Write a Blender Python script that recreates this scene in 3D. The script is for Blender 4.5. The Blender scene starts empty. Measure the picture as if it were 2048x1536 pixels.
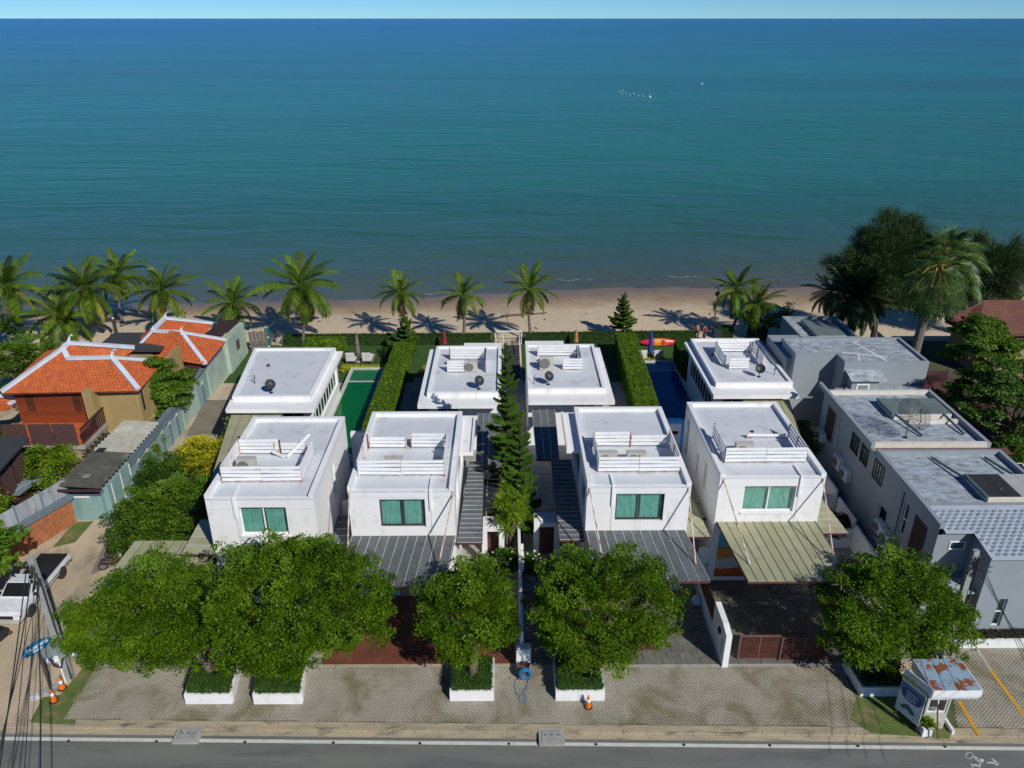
import bpy, math, random
import numpy as np
from mathutils import Vector, Matrix, Euler
random.seed(7); RNG = np.random.default_rng(7)
sc = bpy.context.scene
C = sc.collection
R = math.radians

# ------------------------------------------------------------------ camera, sky, sun, exposure
CAM_H, FPX, PITCH, YAW = 28.0, 1560.0, math.atan(732 / 1560.0), R(0.44)
cam = bpy.data.objects.new('camera', bpy.data.cameras.new('camera')); C.objects.link(cam)
cam.location = (0, 0, CAM_H)
cam.rotation_euler = (math.pi / 2 - PITCH, 0, -YAW)
cam.data.sensor_width = 36; cam.data.lens = 36 * FPX / 2048
cam.data.clip_start = 0.5; cam.data.clip_end = 90000
sc.camera = cam
SUN_DIR = Vector((0.70, -1.0, 0.93)).normalized()
SUN_EL = math.asin(SUN_DIR.z); SUN_AZ = math.atan2(SUN_DIR.x, SUN_DIR.y)
w = bpy.data.worlds.new('World'); sc.world = w; w.use_nodes = True
nt = w.node_tree; nt.nodes.clear()
sky = nt.nodes.new('ShaderNodeTexSky'); sky.sky_type = 'NISHITA'; sky.sun_disc = False
sky.sun_elevation = SUN_EL; sky.sun_rotation = SUN_AZ
sky.air_density = 0.55; sky.dust_density = 0.0; sky.ozone_density = 4.0; sky.altitude = 0
hs = nt.nodes.new('ShaderNodeHueSaturation'); hs.inputs['Saturation'].default_value = 1.15
tn = nt.nodes.new('ShaderNodeMix'); tn.data_type = 'RGBA'; tn.blend_type = 'MULTIPLY'; tn.inputs[0].default_value = 1
tn.inputs[7].default_value = (0.42, 0.64, 0.79, 1)
bg = nt.nodes.new('ShaderNodeBackground'); bg.inputs[1].default_value = 0.108
out = nt.nodes.new('ShaderNodeOutputWorld')
nt.links.new(sky.outputs[0], hs.inputs['Color']); nt.links.new(hs.outputs[0], tn.inputs[6])
nt.links.new(tn.outputs[2], bg.inputs[0]); nt.links.new(bg.outputs[0], out.inputs[0])
sd = bpy.data.lights.new('sun', 'SUN'); sd.energy = 4.1; sd.angle = R(0.53); sd.color = (1.0, 0.965, 0.90)
sun = bpy.data.objects.new('sun', sd); C.objects.link(sun); sun.rotation_euler = SUN_DIR.to_track_quat('Z', 'Y').to_euler()
sun.location = (60, -40, 80)
sc.view_settings.view_transform = 'Standard'; sc.view_settings.look = 'None'
sc.view_settings.exposure = 0.0; sc.view_settings.gamma = 1; sc.view_settings.use_curve_mapping = False
sc.render.engine = 'CYCLES'; sc.cycles.max_bounces = 6; sc.cycles.transparent_max_bounces = 12

# survey helpers: sight line of a map pixel met with a height (G) or with a distance (A)
_cp, _sp, _cy, _sy = math.cos(PITCH), math.sin(PITCH), math.cos(YAW), math.sin(YAW)
def _ray(x, y):
    a = (x - 1024) / FPX; b = -(y - 768) / FPX
    return (_sy * _cp + a * _cy + b * _sy * _sp, _cy * _cp - a * _sy + b * _cy * _sp, -_sp + b * _cp)
def G(x, y, z=0.0):
    d = _ray(x, y); t = (z - CAM_H) / d[2]; return (t * d[0], t * d[1], z)
def A(x, y, Y):
    d = _ray(x, y); t = Y / d[1]; return (t * d[0], Y, CAM_H + t * d[2])

# ------------------------------------------------------------------ materials
def _nodes(name):
    m = bpy.data.materials.new(name); m.use_nodes = True
    return m, m.node_tree, m.node_tree.nodes, m.node_tree.links, m.node_tree.nodes['Principled BSDF']
def _rgba(c): return (c[0], c[1], c[2], 1)
def _noise(N, L, vec, scale, detail=4, rough=.6, dist=0.0):
    n = N.new('ShaderNodeTexNoise'); n.inputs['Scale'].default_value = scale
    n.inputs['Detail'].default_value = detail; n.inputs['Roughness'].default_value = rough; n.inputs['Distortion'].default_value = dist
    L.new(vec, n.inputs['Vector']); return n.outputs['Fac']
def _ramp(N, L, fac, stops):
    r = N.new('ShaderNodeValToRGB'); e = r.color_ramp.elements
    while len(e) > 1: e.remove(e[-1])
    e[0].position = stops[0][0]; e[0].color = _rgba(stops[0][1])
    for p, c in stops[1:]:
        q = e.new(p); q.color = _rgba(c)
    L.new(fac, r.inputs[0]); return r.outputs[0]
def _mix(N, L, fac, a, b, mode='MIX'):
    m = N.new('ShaderNodeMix'); m.data_type = 'RGBA'; m.blend_type = mode
    for s, v in ((0, fac), (6, a), (7, b)):
        if isinstance(v, (int, float)): m.inputs[s].default_value = v
        elif isinstance(v, tuple): m.inputs[s].default_value = _rgba(v)
        else: L.new(v, m.inputs[s])
    return m.outputs[2]
def _g(v): return (v, v, v)
def pm(name, c1, c2=None, s=1.5, rough=.8, bump=0.0, bs=30.0, dirt=None, ds=.8, dlo=.5, dhi=.7, rand=0.0, metal=0.0, spec=.5, fine=0.12, fs=25, stretch=None, wave=None):
    """procedural surface: two mottled colours, fine grain, optional dirt patches, relief, and per-piece tint"""
    m, t, N, L, B = _nodes(name)
    g = N.new('ShaderNodeNewGeometry'); vec = g.outputs['Position']
    if stretch:
        mp = N.new('ShaderNodeMapping'); mp.inputs['Scale'].default_value = stretch; L.new(vec, mp.inputs[0]); svec = mp.outputs[0]
    else: svec = vec
    if c2 is None: c2 = tuple(v * .82 for v in c1)
    f = _noise(N, L, svec, s, 5)
    col = _ramp(N, L, f, ((.35, c1), (.65, c2)))
    if fine:
        f2 = _noise(N, L, svec, fs, 3)
        col = _mix(N, L, 1.0, col, _ramp(N, L, f2, ((.25, _g(1 - fine)), (.75, _g(1 + fine)))), 'MULTIPLY')
    if dirt:
        f3 = _noise(N, L, svec, ds, 6, .65, .4)
        col = _mix(N, L, _ramp(N, L, f3, ((dlo, _g(0)), (dhi, _g(1)))), col, dirt)
    if rand:
        oi = N.new('ShaderNodeObjectInfo')
        col = _mix(N, L, 1.0, col, _ramp(N, L, oi.outputs['Random'], ((0, _g(1 - rand)), (1, _g(1 + rand)))), 'MULTIPLY')
    L.new(col, B.inputs['Base Color'])
    B.inputs['Roughness'].default_value = rough; B.inputs['Metallic'].default_value = metal
    B.inputs['Specular IOR Level'].default_value = spec
    if bump:
        b = N.new('ShaderNodeBump'); b.inputs['Strength'].default_value = bump; b.inputs['Distance'].default_value = .03
        L.new(_noise(N, L, svec, bs, 5), b.inputs['Height']); L.new(b.outputs[0], B.inputs['Normal'])
    return m
def leafmat(name, cs, s=.8, trans=.25, fs=9, rough=.55, spec=.3, rand=0.0):
    m, t, N, L, B = _nodes(name)
    g = N.new('ShaderNodeNewGeometry'); vec = g.outputs['Position']
    f = _noise(N, L, vec, s, 3); f2 = _noise(N, L, vec, fs, 2)
    mx = N.new('ShaderNodeMath'); mx.operation = 'ADD'; L.new(f, mx.inputs[0]); L.new(f2, mx.inputs[1])
    hf = N.new('ShaderNodeMath'); hf.operation = 'MULTIPLY'; hf.inputs[1].default_value = .5; L.new(mx.outputs[0], hf.inputs[0])
    n = len(cs); col = _ramp(N, L, hf.outputs[0], [(.36 + .28 * i / (n - 1), c) for i, c in enumerate(cs)])
    if rand:
        oi = N.new('ShaderNodeObjectInfo')
        col = _mix(N, L, 1.0, col, _ramp(N, L, oi.outputs['Random'], ((0, _g(1 - rand)), (1, _g(1 + rand)))), 'MULTIPLY')
    L.new(col, B.inputs['Base Color']); B.inputs['Roughness'].default_value = rough; B.inputs['Specular IOR Level'].default_value = spec
    if trans:
        tr = N.new('ShaderNodeBsdfTranslucent'); L.new(_mix(N, L, 1.0, col, (1.3, 1.35, .5), 'MULTIPLY'), tr.inputs[0])
        ms = N.new('ShaderNodeMixShader'); ms.inputs[0].default_value = trans
        L.new(B.outputs[0], ms.inputs[1]); L.new(tr.outputs[0], ms.inputs[2]); L.new(ms.outputs[0], N['Material Output'].inputs[0])
    return m
def glassmat(name, tint=(.8, .9, .9), refl=.14):
    m, t, N, L, B = _nodes(name)
    tr = N.new('ShaderNodeBsdfTransparent'); tr.inputs[0].default_value = _rgba(tint)
    gl = N.new('ShaderNodeBsdfGlossy'); gl.inputs['Roughness'].default_value = .02
    ms = N.new('ShaderNodeMixShader'); ms.inputs[0].default_value = refl
    L.new(tr.outputs[0], ms.inputs[1]); L.new(gl.outputs[0], ms.inputs[2]); L.new(ms.outputs[0], N['Material Output'].inputs[0])
    return m

MT = {}
MT['white'] = pm('white_render', (.81, .81, .80), (.77, .775, .775), s=.9, rough=.75, bump=.08, bs=40, dirt=(.52, .51, .47), ds=1.6, dlo=.55, dhi=.82, fine=.03, stretch=(1, 1, .4))
MT['roofwhite'] = pm('white_roof_coating', (.62, .65, .675), (.56, .595, .63), s=.6, rough=.7, bump=.2, bs=14, dirt=(.40, .39, .37), ds=.9, dlo=.54, dhi=.76, fine=.07)
MT['trim'] = pm('white_trim_paint', (.82, .82, .81), (.78, .78, .77), rough=.6, dirt=(.58, .50, .42), ds=5, dlo=.68, dhi=.78, fine=.03)
MT['slat'] = pm('white_slat_paint', (.80, .80, .80), (.74, .74, .74), rough=.6, dirt=(.45, .28, .17), ds=3, dlo=.66, dhi=.74, fine=.04)
MT['rustpost'] = pm('rust_stained_post_paint', (.72, .68, .63), (.45, .26, .16), s=3, rough=.8, dirt=(.30, .12, .06), ds=4, dlo=.52, dhi=.62)
MT['rustdark'] = pm('rusty_iron', (.16, .06, .045), (.10, .045, .035), s=6, rough=.85)
MT['grey'] = pm('grey_render', (.275, .31, .335), (.245, .28, .305), s=.7, rough=.8, bump=.06, bs=30, fine=.05)
MT['greyroof'] = pm('weathered_grey_roof_coating', (.42, .48, .53), (.25, .295, .335), s=2.0, rough=.75, bump=.15, bs=10, dirt=(.11, .10, .09), ds=2.3, dlo=.50, dhi=.72, fine=.12, fs=9, stretch=(.8, 1.6, 1))
MT['cream'] = pm('cream_parapet_paint', (.68, .64, .55), (.58, .55, .47), rough=.8, dirt=(.35, .3, .22), ds=3, dlo=.6, dhi=.75)
MT['felt'] = pm('grey_shingle_felt', (.14, .155, .16), (.095, .108, .112), s=3, rough=.9, bump=.4, bs=60, fine=.5, fs=38, rand=.12)
MT['olive'] = pm('olive_polycarbonate', (.40, .39, .24), (.34, .335, .21), s=1.2, rough=.55, dirt=(.25, .24, .16), ds=2, dlo=.55, dhi=.8, fine=.14, fs=30, rand=.08)
MT['seamlight'] = pm('aluminium_batten', (.55, .57, .58), rough=.5, metal=.3)
MT['seamdark'] = pm('dark_batten', (.09, .10, .07), rough=.6)
MT['maroon'] = pm('maroon_steel', (.12, .035, .03), (.09, .03, .03), rough=.6)
MT['browngate'] = pm('brown_louvre_boards', (.085, .022, .014), (.055, .016, .012), s=2, rough=.65, rand=.2, dirt=(.16, .06, .03), ds=3, dlo=.6, dhi=.75)
MT['gateframe'] = pm('brown_gate_frame', (.17, .09, .07), rough=.7)
MT['darkframe'] = pm('dark_bronze_frame', (.05, .04, .035), rough=.5)
MT['curtain'] = pm('teal_curtain', (.21, .50, .41), (.14, .40, .33), s=3, rough=.85, fine=.1)
MT['curtain_pale'] = pm('pale_green_blind', (.16, .33, .28), (.12, .26, .23), s=3, rough=.85)
MT['glass'] = glassmat('window_glass', (.93, .97, .97), .09); MT['greenglass'] = glassmat('green_glass', (.35, .62, .5), .18)
MT['fangrey'] = pm('fan_recess_grey', (.22, .22, .20), rough=.7)
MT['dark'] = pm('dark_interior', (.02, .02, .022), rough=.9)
MT['louvredark'] = pm('dark_brown_louvre', (.05, .025, .022), (.035, .02, .018), rough=.8)
MT['black'] = pm('black_plastic', (.02, .02, .022), rough=.5)
MT['dish'] = pm('dark_dish_mesh', (.035, .038, .045), (.025, .027, .03), rough=.5)
MT['acbeige'] = pm('air_conditioner_casing', (.50, .49, .43), (.44, .43, .38), rough=.5, dirt=(.3, .26, .2), ds=6, dlo=.6, dhi=.8)
MT['acwhite'] = pm('white_air_conditioner_casing', (.62, .66, .68), rough=.5)
MT['concrete'] = pm('concrete', (.40, .375, .33), (.31, .295, .265), s=1, rough=.9, bump=.2, dirt=(.18, .17, .15), ds=1.2, dlo=.55, dhi=.75)
MT['asphalt'] = pm('asphalt', (.175, .18, .162), (.14, .146, .134), s=.5, rough=.88, bump=.35, bs=60, dirt=(.115, .122, .118), ds=.7, dlo=.48, dhi=.68, fine=.22, fs=45, stretch=(.35, 2.2, 1))
MT['roadpaint'] = pm('road_paint', (.60, .62, .56), (.50, .52, .48), s=3, rough=.8, dirt=(.2, .2, .18), ds=6, dlo=.63, dhi=.75)
MT['yellowpaint'] = pm('yellow_line_paint', (.62, .33, .02), (.5, .27, .03), s=4, rough=.8, dirt=(.25, .18, .07), ds=7, dlo=.62, dhi=.75)
MT['kerb'] = pm('sandy_kerb_concrete', (.43, .36, .24), (.33, .285, .20), s=1.2, rough=.9, bump=.3, dirt=(.12, .105, .08), ds=1.7, dlo=.52, dhi=.7, fine=.2, stretch=(.4, 1.6, 1))
MT['lane'] = pm('pale_dirty_concrete', (.52, .42, .285), (.41, .33, .225), s=.35, rough=.92, bump=.3, bs=14, dirt=(.25, .215, .16), ds=.45, dlo=.50, dhi=.68, fine=.2, fs=12, stretch=(1.4, .7, 1))
MT['lanedark'] = pm('stained_concrete_slab', (.22, .19, .145), (.16, .14, .11), s=.8, rough=.9, bump=.2, dirt=(.22, .19, .14), ds=.9, dlo=.5, dhi=.7, fine=.2)
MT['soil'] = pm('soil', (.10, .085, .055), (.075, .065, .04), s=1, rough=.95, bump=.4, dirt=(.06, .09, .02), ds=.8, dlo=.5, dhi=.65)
MT['lawn'] = pm('mown_lawn', (.035, .095, .012), (.028, .07, .01), s=.8, rough=.9, bump=.5, bs=50, dirt=(.12, .12, .03), ds=.7, dlo=.62, dhi=.75, fine=.35, fs=30)
MT['verge'] = pm('rough_verge_grass', (.11, .16, .03), (.08, .12, .025), s=1.2, rough=.95, bump=.6, bs=40, dirt=(.22, .185, .09), ds=1.1, dlo=.5, dhi=.66, fine=.4, fs=26)
MT['paver'] = pm('concrete_grass_block', (.38, .35, .29), (.31, .285, .235), s=.6, rough=.92, dirt=(.21, .185, .115), ds=.5, dlo=.47, dhi=.64, fine=.2, fs=18)
MT['paverhole'] = pm('soil_and_grass_in_blocks', (.115, .11, .05), (.13, .11, .07), s=.7, rough=.95, dirt=(.055, .085, .018), ds=.5, dlo=.5, dhi=.62, fine=.3)
MT['redtile'] = pm('red_brown_paving', (.15, .045, .025), (.11, .032, .02), s=1, rough=.7, dirt=(.19, .08, .045), ds=1.2, dlo=.5, dhi=.75, rand=.15)
MT['slate'] = pm('stamped_dark_concrete', (.15, .145, .125), (.10, .098, .088), s=1.4, rough=.7, bump=.7, bs=5, dirt=(.21, .20, .175), ds=1.6, dlo=.55, dhi=.75, rand=.18, fine=.2)
MT['walk'] = pm('pale_paving', (.42, .36, .28), (.24, .21, .165), rough=.9, bump=.2)
MT['poolrim'] = pm('pool_coping', (.55, .55, .50), (.45, .46, .42), rough=.8)
MT['tilegreen'] = pm('green_pool_tile', (.05, .30, .07), rough=.3); MT['tileblue'] = pm('blue_pool_tile', (.02, .12, .28), rough=.3)
MT['orange'] = pm('orange_clay_tile', (.52, .125, .03), (.40, .085, .022), s=2.5, rough=.8, dirt=(.12, .045, .025), ds=2.2, dlo=.62, dhi=.72, fine=.3, fs=7)
MT['brownroof'] = pm('brown_clay_tile', (.155, .062, .04), (.11, .045, .032), s=1, rough=.85, fine=.35, fs=7)
MT['ridge'] = pm('pale_ridge_mortar', (.58, .62, .68), (.5, .54, .60), rough=.85, dirt=(.3, .3, .32), ds=3, dlo=.6, dhi=.8)
MT['wood'] = pm('red_stained_boards', (.23, .045, .012), (.17, .035, .01), s=2, rough=.6, rand=.14, stretch=(.4, 1, 6))
MT['ochre'] = pm('ochre_weathered_render', (.40, .29, .115), (.33, .235, .095), s=1, rough=.9, bump=.1, dirt=(.24, .18, .08), ds=1.3, dlo=.5, dhi=.8, fine=.08, stretch=(1, 1, .5))
MT['ochrestain'] = pm('stained_ochre_render', (.33, .27, .13), (.24, .20, .10), s=1, rough=.9, dirt=(.06, .055, .04), ds=1.6, dlo=.52, dhi=.68, stretch=(1, 1, .45))
MT['lattice'] = pm('maroon_lattice_panel', (.10, .045, .04), (.055, .03, .03), s=22, rough=.8, fine=.5, fs=40)
MT['maroonrail'] = pm('dark_maroon_rail', (.06, .022, .02), rough=.7)
MT['mint'] = pm('mint_green_wall_paint', (.235, .375, .355), (.20, .325, .31), s=.7, rough=.85, bump=.1, dirt=(.16, .25, .23), ds=1.1, dlo=.52, dhi=.72, fine=.08, stretch=(1, 1, .35))
MT['mintpale'] = pm('faded_mint_wall_paint', (.40, .50, .41), (.33, .43, .36), s=.9, rough=.9, dirt=(.22, .29, .25), ds=1.2, dlo=.5, dhi=.72, stretch=(1, 1, .4))
MT['bluegrey'] = pm('blue_grey_coping', (.15, .20, .24), (.115, .16, .195), s=2, rough=.8)
MT['corrlight'] = pm('pale_cement_sheet', (.36, .36, .30), (.27, .27, .23), s=1.5, rough=.9, rand=.12, dirt=(.16, .15, .12), ds=2, dlo=.55, dhi=.7)
MT['corrdark'] = pm('dark_cement_sheet', (.075, .075, .062), (.05, .05, .042), s=1.5, rough=.9, rand=.15, dirt=(.16, .15, .11), ds=2, dlo=.6, dhi=.72)
MT['laterite'] = pm('orange_laterite_cladding', (.40, .145, .06), (.28, .09, .035), s=2.2, rough=.9, bump=.5, bs=9, dirt=(.16, .09, .05), ds=3.5, dlo=.55, dhi=.7, fine=.25, fs=9)
MT['polysheet'] = pm('streaked_fence_sheet', (.36, .39, .42), (.24, .26, .29), s=3, rough=.7, dirt=(.10, .09, .09), ds=5, dlo=.56, dhi=.7, stretch=(1, 1, .12), rand=.1)
MT['darkroof'] = pm('dark_slate_roof', (.045, .05, .052), (.035, .04, .042), rough=.8, bump=.2)
MT['bark'] = pm('pale_bark', (.20, .16, .11), (.13, .10, .07), s=5, rough=.95, bump=.6, bs=25, stretch=(1, 1, .5))
MT['palmbark'] = pm('grey_palm_bark', (.19, .165, .14), (.12, .105, .09), s=3, rough=.95, bump=.8, bs=14, stretch=(.4, .4, 3))
MT['darkbark'] = pm('dark_bark', (.06, .045, .035), (.04, .03, .024), s=4, rough=.95, bump=.5)
MT['coconut'] = pm('coconut_husk', (.20, .19, .02), (.25, .14, .02), s=5, rough=.6)
MT['leaf'] = leafmat('roadside_tree_leaf', ((.042, .108, .001), (.086, .172, .002), (.155, .245, .004)), s=.7)
MT['leafdark'] = leafmat('dark_garden_leaf', ((.030, .075, .008), (.055, .125, .010), (.10, .18, .016)), s=.9)
MT['leafbush'] = leafmat('bush_leaf', ((.042, .10, .006), (.082, .17, .008), (.15, .24, .014)), s=1.1)
MT['leafbright'] = leafmat('bright_shrub_leaf', ((.08, .17, .008), (.14, .24, .010), (.25, .32, .02)), s=1.5)
MT['leafyellow'] = leafmat('yellow_variegated_leaf', ((.16, .24, .01), (.42, .42, .02), (.65, .55, .03)), s=2.0)
MT['hedge'] = leafmat('clipped_hedge_leaf', ((.060, .135, .004), (.105, .20, .006), (.19, .28, .010)), s=1.6, fs=12)
MT['hedgedark'] = leafmat('dark_hedge_leaf', ((.016, .055, .006), (.028, .08, .007), (.05, .11, .01)), s=1.6, fs=12)
MT['boxhedge'] = leafmat('planter_hedge_leaf', ((.030, .085, .004), (.048, .125, .006), (.09, .16, .010)), s=1.3, fs=14)
MT['redhedge'] = leafmat('purple_hedge_leaf', ((.02, .018, .012), (.045, .02, .018), (.03, .04, .012)), s=2)
MT['palm'] = leafmat('coconut_leaflet', ((.048, .11, .008), (.09, .16, .012), (.18, .235, .025)), s=.6, fs=3, trans=.3, rand=.25)
MT['palmyellow'] = leafmat('yellowing_coconut_leaflet', ((.10, .15, .02), (.20, .22, .03), (.30, .25, .05)), s=.8, fs=3, trans=.3, rand=.2)
MT['palmdry'] = leafmat('dry_brown_leaflet', ((.10, .065, .03), (.17, .12, .06), (.22, .18, .11)), s=.8, fs=3, trans=.1)
MT['palmdark'] = leafmat('dark_palm_leaflet', ((.025, .055, .018), (.045, .085, .026), (.08, .125, .038)), s=.8, fs=4, trans=.2, rand=.2)
MT['fan'] = leafmat('fan_palm_leaf', ((.035, .085, .022), (.065, .13, .03), (.13, .20, .05)), s=.9, fs=4, trans=.25, rand=.25, rough=.45)
MT['petiole'] = pm('yellow_leaf_stalk', (.42, .34, .03), (.34, .26, .03), rough=.5)
MT['pine'] = leafmat('araucaria_needle', ((.038, .095, .008), (.07, .15, .010), (.13, .22, .02)), s=1.5, fs=8, trans=.12, rand=.2)
MT['casuarina'] = leafmat('casuarina_needle', ((.018, .045, .012), (.034, .07, .018), (.055, .10, .025)), s=.5, fs=5, trans=.15)
MT['flower'] = pm('white_flower', (.8, .8, .74), rough=.6)
MT['orangeplastic'] = pm('orange_cone_plastic', (.75, .16, .01), (.62, .13, .01), rough=.45)
MT['whiteplastic'] = pm('white_plastic', (.78, .78, .78), rough=.5)
MT['carwhite'] = pm('white_car_paint', (.72, .74, .78), rough=.25, fine=.02)
MT['cardark'] = pm('dark_car_paint', (.03, .03, .035), rough=.3, fine=.02)
MT['carglass'] = pm('tinted_car_glass', (.015, .017, .02), rough=.08, fine=.0)
MT['rubber'] = pm('tyre_rubber', (.03, .03, .03), rough=.9); MT['rim'] = pm('dusty_steel_rim', (.30, .27, .22), rough=.6, metal=.2)
MT['polecon'] = pm('concrete_pole', (.34, .345, .33), (.26, .27, .255), s=3, rough=.9, bump=.2, dirt=(.16, .15, .13), ds=2, dlo=.55, dhi=.75)
MT['cable'] = pm('black_cable', (.03, .03, .032), rough=.7)
MT['metalbox'] = pm('grey_meter_box', (.24, .28, .27), rough=.6)
MT['bluesign'] = pm('blue_sign_enamel', (.0, .14, .30), (.0, .11, .24), rough=.4)
MT['brownpost'] = pm('brown_post_paint', (.11, .07, .045), rough=.7)
MT['hose'] = pm('blue_hose', (.02, .20, .42), rough=.5)
MT['sandlog'] = pm('driftwood', (.14, .10, .06), rough=.9)
MT['sacks'] = pm('white_plastic_sack', (.66, .68, .72), (.52, .55, .62), s=4, rough=.5, bump=.4, bs=7)
MT['teal'] = pm('teal_paint', (.03, .14, .14), rough=.7)
MT['bluepaint'] = pm('blue_tarpaulin', (.0, .06, .22), rough=.6)

# ------------------------------------------------------------------ mesh helpers
class M:
    def __init__(s): s.v = []; s.f = []
    def add(s, vs, fs):
        b = len(s.v); s.v += [tuple(p) for p in vs]; s.f += [tuple(b + i for i in f) for f in fs]; return s
    def box(s, x0, x1, y0, y1, z0, z1):
        return s.add([(x, y, z) for x in (x0, x1) for y in (y0, y1) for z in (z0, z1)],
                     [(0, 1, 3, 2), (4, 6, 7, 5), (0, 4, 5, 1), (2, 3, 7, 6), (0, 2, 6, 4), (1, 5, 7, 3)])
    def poly(s, pts): return s.add(pts, [tuple(range(len(pts)))])
    def prism(s, pts, z0, z1):
        n = len(pts)
        return s.add([(p[0], p[1], z0) for p in pts] + [(p[0], p[1], z1) for p in pts],
                     [tuple(range(n))[::-1], tuple(range(n, 2 * n))] + [(i, (i + 1) % n, n + (i + 1) % n, n + i) for i in range(n)])
    def slab(s, pts, th):
        """thick sheet under a 3D outline"""
        n = len(pts)
        return s.add(list(pts) + [(p[0], p[1], p[2] - th) for p in pts],
                     [tuple(range(n)), tuple(range(n, 2 * n))[::-1]] + [(i, n + i, n + (i + 1) % n, (i + 1) % n) for i in range(n)])
    def bar(s, p, q, w, h=None):
        h = h or w; p = Vector(p); q = Vector(q); d = (q - p).normalized()
        u = d.cross(Vector((0, 0, 1)));  u = Vector((1, 0, 0)) if u.length < 1e-4 else u.normalized()
        k = u.cross(d).normalized(); u = u * w / 2; k = k * h / 2
        return s.add([p + u * a + k * b for a, b in ((-1, -1), (1, -1), (1, 1), (-1, 1))] + [q + u * a + k * b for a, b in ((-1, -1), (1, -1), (1, 1), (-1, 1))],
                     [(0, 1, 2, 3), (7, 6, 5, 4), (0, 4, 5, 1), (1, 5, 6, 2), (2, 6, 7, 3), (3, 7, 4, 0)])
    def tube(s, pts, r, n=6):
        pts = [Vector(p) for p in pts]; rs = r if isinstance(r, (list, tuple)) else [r] * len(pts)
        vs = []; fs = []
        for i, p in enumerate(pts):
            d = (pts[min(i + 1, len(pts) - 1)] - pts[max(i - 1, 0)]).normalized()
            u = d.cross(Vector((0, 0, 1))); u = Vector((1, 0, 0)) if u.length < 1e-3 else u.normalized(); k = u.cross(d)
            for j in range(n):
                a = 2 * math.pi * j / n; vs.append(p + (u * math.cos(a) + k * math.sin(a)) * rs[i])
        for i in range(len(pts) - 1):
            for j in range(n): fs.append((i * n + j, i * n + (j + 1) % n, (i + 1) * n + (j + 1) % n, (i + 1) * n + j))
        fs.append(tuple(range(n))[::-1]); fs.append(tuple(range((len(pts) - 1) * n, len(pts) * n)))
        return s.add(vs, fs)
    def lathe(s, prof, n=12, c=(0, 0, 0)):
        vs = [(c[0] + r * math.cos(2 * math.pi * j / n), c[1] + r * math.sin(2 * math.pi * j / n), c[2] + z) for r, z in prof for j in range(n)]
        fs = [(i * n + j, i * n + (j + 1) % n, (i + 1) * n + (j + 1) % n, (i + 1) * n + j) for i in range(len(prof) - 1) for j in range(n)]
        fs += [tuple(range(n))[::-1], tuple(range((len(prof) - 1) * n, len(prof) * n))]
        return s.add(vs, fs)
    def mesh(s, name, mat, o=(0, 0, 0)):
        me = bpy.data.meshes.new(name); me.from_pydata([(x - o[0], y - o[1], z - o[2]) for x, y, z in s.v], [], s.f)
        if mat: me.materials.append(MT[mat] if isinstance(mat, str) else mat)
        me.update(); return me
def tag(o, label=None, cat=None, group=None, kind=None):
    if label: o['label'] = label
    if cat: o['category'] = cat
    if group: o['group'] = group
    if kind: o['kind'] = kind
    return o
def link(name, me, parent=None):
    o = bpy.data.objects.new(name, me); C.objects.link(o)
    if parent: o.parent = parent
    return o
def root_of(p):
    while p.parent: p = p.parent
    return p
def part(name, mb, mat, parent, smooth=False, kind=None, label=None):
    """mb in world coordinates; the part sits at its thing's origin (things are not rotated)"""
    o = link(name, mb.mesh(name, mat, root_of(parent).location), parent)
    if smooth:
        for p in o.data.polygons: p.use_smooth = True
    if kind: o['kind'] = kind
    if label: o['label'] = label
    return o
def lpart(name, mb, mat, parent, smooth=False):
    o = link(name, mb.mesh(name, mat), parent)
    if smooth:
        for p in o.data.polygons: p.use_smooth = True
    return o
def thing(name, label, cat, loc=(0, 0, 0), rz=0, group=None):
    o = bpy.data.objects.new(name, None); C.objects.link(o); o.location = loc; o.rotation_euler = (0, 0, rz); o.empty_display_size = .3
    return tag(o, label, cat, group)
def solo(name, mb, mat, label, cat, group=None, loc=(0, 0, 0), smooth=False, kind=None):
    o = link(name, mb.mesh(name, mat)); o.location = loc
    if smooth:
        for p in o.data.polygons: p.use_smooth = True
    return tag(o, label, cat, group, kind)
def struct(name, mb, mat): return tag(link(name, mb.mesh(name, mat)), kind='structure')
_unit = {}
def unit(mat, shape='box'):
    k = (mat, shape)
    if k not in _unit:
        m = M()
        if shape == 'box':
            b = .5
            m.box(-b, b, -b, b, -b, b)
        _unit[k] = m.mesh('piece_' + mat, mat)
    return _unit[k]
def pc(name, mat, parent, x0, x1, y0, y1, z0, z1):
    """axis-aligned board or block: one object of a shared unit mesh, world coordinates"""
    o = link(name, unit(mat), parent); r = root_of(parent).location if parent else Vector((0, 0, 0))
    o.location = Vector(((x0 + x1) / 2, (y0 + y1) / 2, (z0 + z1) / 2)) - r
    o.scale = (abs(x1 - x0), abs(y1 - y0), abs(z1 - z0)); return o
def pb(name, mat, parent, p, q, w, h):
    """board between two points (w across, h thick)"""
    p = Vector(p); q = Vector(q); d = q - p; ln = d.length; d.normalize()
    u = d.cross(Vector((0, 0, 1))); u = Vector((1, 0, 0)) if u.length < 1e-4 else u.normalized(); k = u.cross(d)
    o = link(name, unit(mat), parent); r = root_of(parent).location if parent else Vector((0, 0, 0))
    o.matrix_local = Matrix.Translation((p + q) / 2 - r) @ Matrix((u, d, k)).transposed().to_4x4() @ Matrix.Diagonal((w, ln, h, 1)); return o
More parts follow.
